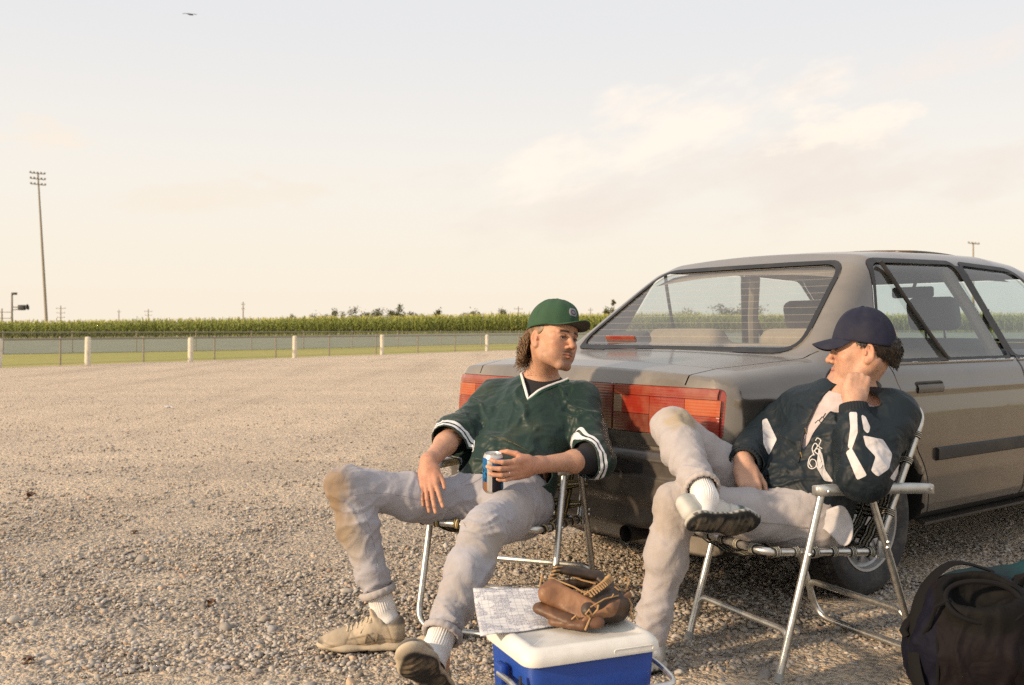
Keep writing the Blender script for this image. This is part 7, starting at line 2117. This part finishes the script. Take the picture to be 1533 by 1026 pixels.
# ================================================================== score sheet under the glove
def paper():
    m, nt, b = new_mat('printed_score_sheet'); u_, v_ = attr(nt, 'u', 'Fac'), attr(nt, 'v', 'Fac')
    def lines(x, n, w): return mth(nt, 'LESS_THAN', mth(nt, 'FRACT', mth(nt, 'MULTIPLY', x, n)), w)
    g = mth(nt, 'MAXIMUM', lines(u_, 11, .11), lines(v_, 13, .14))
    vm = nd(nt, 'ShaderNodeCombineXYZ'); nt.links.new(mth(nt, 'MULTIPLY', u_, 26.0), vm.inputs[0]); nt.links.new(mth(nt, 'MULTIPLY', v_, 34.0), vm.inputs[1])
    n1 = nd(nt, 'ShaderNodeTexNoise'); n1.inputs['Scale'].default_value = 1.4; n1.inputs['Detail'].default_value = 2; n1.inputs['Distortion'].default_value = 2.0; nt.links.new(vm.outputs[0], n1.inputs['Vector'])
    ink = mth(nt, 'LESS_THAN', mth(nt, 'ABSOLUTE', mth(nt, 'SUBTRACT', n1.outputs['Fac'], .5)), .05)
    n2 = noise(nt, vm.outputs[0], .16, 2); ink = mth(nt, 'MULTIPLY', ink, mth(nt, 'GREATER_THAN', n2, .47))
    c = mixc(nt, mth(nt, 'MULTIPLY', g, .42), (.74, .71, .68), (.22, .25, .36)); c = mixc(nt, mth(nt, 'MULTIPLY', ink, .75), c, (.08, .09, .18))
    nt.links.new(c, b.inputs['Base Color']); b.inputs['Roughness'].default_value = .85
    A, B, C, D = at(719, 955, 2.50), at(838, 938, 2.59), at(812, 882, 2.86), at(708, 884, 2.86)
    n = 22; V = []; U = []; W = []
    for i in range(n + 1):
        for j in range(n + 1):
            s, t = i / n, j / n; p = (A * (1 - s) + B * s) * (1 - t) + (D * (1 - s) + C * s) * t
            over = max(0, .40 - s); z = .3285 + .010 * over * math.sin(t * 5 + 1) - .02 * over ** 2 * (1 - t) + .028 * t ** 2 + .0012 * math.sin(s * 9 + t * 7)
            V.append((p[0], p[1], z)); U.append(s); W.append(t)
    F = np.array([[i * (n + 1) + j, (i + 1) * (n + 1) + j, (i + 1) * (n + 1) + j + 1, i * (n + 1) + j + 1] for i in range(n) for j in range(n)])
    o = mesh_np('score_sheet', V, F, m, attrs={'u': np.array(U), 'v': np.array(W)}); md = o.modifiers.new('thickness', 'SOLIDIFY'); md.thickness = .0008
    tag(o, 'printed score sheet with handwriting lying on the cooler lid under the glove', 'paper')
paper()

# ================================================================== baseball glove
def glove():
    G0 = cw(.225, .185, .3262)
    t = empty('baseball_glove', G0, .10); tag(t, 'worn brown baseball glove with tan laces on the cooler lid', 'glove')
    def put(S, name, vox, colf, mat, disp=.0014):
        pos, Q = S.mesh(vox, B=14, relax=1); n = vnormals(pos, Q); pos = pos + n * (disp * fbm(pos * 60, 3))[:, None]
        return mesh_np(name, pos, Q, mat, t, attrs={'col': colf(pos)})
    lm = cloth_mat('worn_glove_leather', .50, 260, .35, 0, spec=.45, wrk=.15)
    def mixcol(a, b_, sc): return lambda p: np.array(a) + (np.array(b_) - np.array(a)) * sstep(-.25, .35, fbm(p * sc, 3))[:, None]
    tan, brn, blk = (.25, .125, .062), (.17, .080, .038), (.030, .020, .014)
    # palm and heel: a cupped dark shell
    S = Shape(); S.add(ell((.052, .008, .046), (.086, .078, .050))); S.add(cap((.10, -.02, .035), (.120, .035, .042), .028, .024), .03); S.add(cap((-.035, .050, .060), (.05, .062, .085), .024, .022), .04)
    S.add(cap((.02, -.062, .040), (.10, -.030, .052), .022, .022), .03)
    S.sub(ell((-.002, .010, .118), (.088, .050, .088), frame((.15, -.45, 1))), .010); S.cut(half((0, 0, .002), (0, 0, -1)), .006)
    put(S, 'palm', .0036, mixcol(blk, (.075, .040, .022), 22), lm)
    # the broad outer panel, then curled finger stalls beneath it
    def slab(a, b_, wv, hw, th, rd):
        a, b_ = np.array(a, float), np.array(b_, float); e = unit(b_ - a); w_ = np.array(wv, float); w_ = unit(w_ - e * (w_ @ e)); n_ = np.cross(e, w_)
        return rbox((a + b_) / 2, (np.linalg.norm(b_ - a) / 2, hw, th), rd, np.stack([e, w_, n_]))
    S = Shape().add(slab((-.086, .006, .088), (.036, -.078, .036), (.30, .25, .60), .032, .0125, .012)).add(ell((-.070, -.004, .080), (.034, .026, .020), frame((.2, -.6, .7))), .02)
    put(S, 'finger', .0030, mixcol(tan, (.17, .080, .040), 26), lm)
    for nm, a, b_, r0, r1, cc in (('finger', (-.098, -.010, .040), (-.030, -.072, .024), .022, .024, brn), ('finger', (-.066, -.056, .020), (.000, -.094, .020), .019, .021, brn), ('finger', (-.012, -.088, .022), (.034, -.100, .026), .018, .020, (.13, .060, .030)), ('thumb', (-.046, .058, .126), (.066, .050, .108), .015, .018, (.05, .030, .018)), ('thumb', (.066, .050, .108), (.112, .004, .066), .017, .020, (.04, .024, .015))):
        a, b_ = np.array(a), np.array(b_); S = Shape().add(flatcap(a, b_, r0, r1, (.15, -.35, .92), .66))
        S.cut(half((0, 0, .002), (0, 0, -1)), .004); put(S, nm, .0030, mixcol(cc, tuple(k * .55 for k in cc), 26), lm)
    S = Shape(); S.add(flatcap((-.074, .036, .070), (-.046, .060, .128), .016, .014, (1, 0, 0), .5)); S.add(flatcap((-.060, .050, .085), (.05, .060, .085), .012, .012, (0, 1, 0), .5), .01)
    put(S, 'web', .0034, mixcol((.05, .03, .017), (.10, .055, .028), 25), lm)
    S = Shape().add(flatcap((.005, -.098, .030), (.075, -.078, .050), .011, .014, (0, 1, .2), .5)).add(flatcap((.075, -.078, .050), (.135, -.022, .072), .014, .010, (.6, -.8, 0), .5), .01); put(S, 'wrist_strap', .0034, mixcol(tan, brn, 20), lm)
    lc = plain('tan_rawhide_lace', (.40, .24, .105), .7, var=.25)
    b = MB()
    rim = [Vector(p) for p in ((.020, -.058, .086), (.045, -.048, .098), (.066, -.030, .106), (.082, -.008, .110), (.090, .016, .110))]
    for i in range(15):
        q = i / 14 * (len(rim) - 1); k = min(int(q), len(rim) - 2); p = rim[k].lerp(rim[k + 1], q - k); b.tube([p + Vector((-.010, .006, -.002)), p + Vector((0, 0, .007)), p + Vector((.009, -.007, -.004))], .0026, 6)
    tag(b.build('lacing', lc, t), kind='stuff')
    b = MB()
    for i in range(8):
        q = i / 7; p = Vector((-.076 + .032 * q, .026 + .03 * q, .070 + .062 * q)); b.tube([p + Vector((-.014, -.010, .0)), p + Vector((-.004, -.016, .004)), p + Vector((.012, -.004, .002))], .0022, 5)
    tag(b.build('lacing', lc, t), kind='stuff')
    b = MB(); b.tube([(-.056, .012, .090), (-.02, .0, .084), (.03, -.004, .078), (.07, .0, .085)], .0024, 6); b.tube([(-.02, .058, .112), (.02, .044, .098), (.055, .026, .092)], .0024, 6); tag(b.build('lacing', lc, t), kind='stuff')
    b = MB()
    for i in range(7):
        x = -.05 + i * .014; b.tube([(x, -.012 - .012 * i * .3, .078), (x + .002, -.020 - .012 * i * .3, .092), (x + .008, -.014 - .012 * i * .3, .080)], .0024, 5)
    tag(b.build('lacing', lc, t), kind='stuff')
    for pts in ([(.022, -.100, .045), (.012, -.110, .062), (.004, -.106, .050), (.016, -.104, .038), (.0, -.122, .014)], [(.022, -.100, .045), (.034, -.108, .060), (.038, -.100, .070)], [(.128, -.03, .07), (.140, -.036, .05), (.134, -.042, .03), (.142, -.038, .012)], [(.128, .0, .075), (.142, .008, .098), (.136, .018, .112), (.126, .01, .095)], [(-.096, .03, .085), (-.088, .045, .115), (-.080, .048, .095)], [(-.03, -.086, .03), (-.02, -.10, .045), (-.012, -.092, .03)]):
        b = MB(); b.tube(pts, .0026, 6); b.build('lace_end', lc, t)
    b = MB()
    for a, b_ in (((-.075, .016, .116), (.050, -.066, .068)), ((.020, -.088, .062), (.10, -.052, .080))):
        a, b_ = Vector(a), Vector(b_); b.tube([a, a.lerp(b_, .5) + Vector((0, 0, .006)), b_], .0020, 5)
    tag(b.build('piping', lc, t), kind='stuff')
    b = MB(); b.tube([(.094, -.032 + .0, .098), (.104, -.036, .090), (.112, -.026, .086), (.108, -.012, .092), (.098, -.014, .100)], .0018, 5); b.tube([(.07, -.066, .078), (.08, -.062, .078), (.086, -.058, .086)], .0018, 5); tag(b.build('stitched_mark', lc, t), kind='stuff')
glove()

# ================================================================== bags at the right edge
def bags():
    B0 = np.array([1.385, 2.965, 0.])
    t = empty('sports_bag', B0, -.25); tag(t, 'dark purple and black sports bag with round open top by the chair', 'bag')
    m = cloth_mat('dark_bag_nylon', .75, 420, .4, .0, spec=.18, wrk=.5)
    S = Shape(); S.add(ell((0, 0, .165), (.190, .165, .205))); S.add(rbox((0, .01, .11), (.175, .15, .11), .07), .06); S.add(ell((.0, -.045, .30), (.13, .11, .07)), .05)
    S.sub(ell((-.005, -.085, .345), (.098, .075, .085), frame((0, -.75, .66))), .02); S.cut(half((0, 0, .004), (0, 0, -1)), .02)
    pos, Q = S.mesh(.0068, B=14, relax=2); n = vnormals(pos, Q)
    pos = pos + n * creases(pos, [((0, -.15, .16), (1, 0, .35), 14, 3, .2, .026, 41.), ((-.12, -.08, .12), (1, 0, -.3), 17, 4, .16, .022, 42.), ((.12, -.08, .14), (1, 0, .5), 16, 4, .16, .024, 43.), ((0, 0, .34), (.5, 1, 0), 16, 5, .15, .018, 44.)])[:, None]
    a = pos[:, 0]; c = np.tile(np.array((.0075, .0052, .0065)), (len(pos), 1)) * (1 + .3 * fbm(pos * 12, 3))[:, None]
    side = np.maximum(sstep(.105, .112, a), sstep(-.128, -.135, a)) * (pos[:, 2] > .05); c = c + (np.array((.0042, .0046, .0125)) - c) * side[:, None]
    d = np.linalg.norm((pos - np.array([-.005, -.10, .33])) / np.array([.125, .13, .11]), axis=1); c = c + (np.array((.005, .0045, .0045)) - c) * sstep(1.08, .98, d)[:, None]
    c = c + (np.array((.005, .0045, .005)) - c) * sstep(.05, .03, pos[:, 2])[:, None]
    mesh_np('bag_body', pos, Q, m, t, attrs={'col': c})
    def on(p, v):
        p = np.asarray(p, float); v = unit(v); P = p + np.outer(np.linspace(.25, -.1, 140), v); dd = S.ev(P); return P[max(int(np.argmax(dd < 0)) - 1, 0)]
    def ring(c, R, rx, ry, rad, nm, mt):
        b = MB(); R3 = frame(R, (1, 0, 0)); b.tube([np.array(c) + R3[0] * rx * math.cos(q) + R3[1] * ry * math.sin(q) + np.array([0, .006 * math.sin(3 * q), 0]) for q in np.linspace(0, 2 * math.pi, 41)[:-1]], rad, 8, closed=True); b.build(nm, mt, t)
    bk = plain('black_webbing_strap', (.007, .0065, .007), .85, spec=.2, bstr=.4, bscale=300)
    ring((-.004, -.118, .318), (0, -.72, .69), .102, .068, .0075, 'opening_rim', bk)
    for sx, zs in ((.108, (.04, .10, .17, .24, .30)), (-.131, (.04, .10, .17, .23))):
        b = MB(); b.tube([on((sx, -.05, z), (0, -1, .1)) for z in zs], .0045, 6); b.build('piping', bk, t)
    b = MB(); b.tube([(-.10, -.125, .318), (-.135, -.135, .30), (-.15, -.12, .24), (-.17, -.10, .20)], .006, 6); b.build('drawstring', bk, t)
    b = MB(); b.tube([(.095, -.12, .318), (.14, -.11, .325), (.175, -.06, .30)], .007, 6); b.tube([(.095, -.12, .318), (.135, -.125, .30), (.14, -.12, .25)], .005, 6); b.build('drawstring', bk, t)
    b = MB(); b.tube([(-.17, -.02, .24), (-.20, -.04, .225), (-.215, -.06, .205), (-.205, -.07, .19)], [.016, .014, .012, .010], 8, flat=.5); b.build('side_handle', bk, t)
    b = MB(); b.tube([(.12, .02, .335), (.125, .0, .365), (.135, .0, .385), (.145, .01, .36)], .010, 8, flat=.6); b.build('top_loop', bk, t)
    b = MB(); b.tube(spline2([(.06, .10, .36), (-.06, .06, .385), (-.16, -.02, .30), (-.19, -.09, .15), (-.17, -.14, .03)], 6), .020, 8, flat=.25); b.build('shoulder_strap', bk, t)
    # teal bag behind
    t2 = empty('teal_bag', np.array([1.66, 3.20, 0.]), .2); tag(t2, 'teal cloth bag slumped behind the purple bag at the right edge', 'bag')
    S = Shape(); S.add(ell((0, 0, .15), (.26, .15, .19))); S.add(ell((.10, -.02, .24), (.16, .12, .13)), .06); S.add(ell((-.20, .0, .20), (.16, .12, .14)), .06); S.cut(half((0, 0, .003), (0, 0, -1)), .02)
    pos, Q = S.mesh(.009, B=14, relax=2); n = vnormals(pos, Q); pos = pos + n * creases(pos, [((0, -.1, .2), (1, 0, .6), 16, 4, .3, .012, 51.), ((.1, -.1, .28), (1, 0, -.5), 20, 5, .2, .012, 52.)])[:, None]
    c = np.tile(np.array((.010, .050, .058)), (len(pos), 1)) * (1 + .2 * fbm(pos * 12, 3))[:, None]; dk = sstep(-.02, -.10, pos[:, 0] + .03 * fbm(pos * 8, 2)); c = c + (np.array((.012, .030, .036)) - c) * dk[:, None]
    mesh_np('bag_body', pos, Q, m, t2, attrs={'col': c})
    b = MB(); b.tube([(-.24, -.10, .20), (-.12, -.10, .335), (.05, -.10, .36), (.2, -.10, .33)], .012, 8, flat=.4); b.build('strap', bk, t2)
bags()
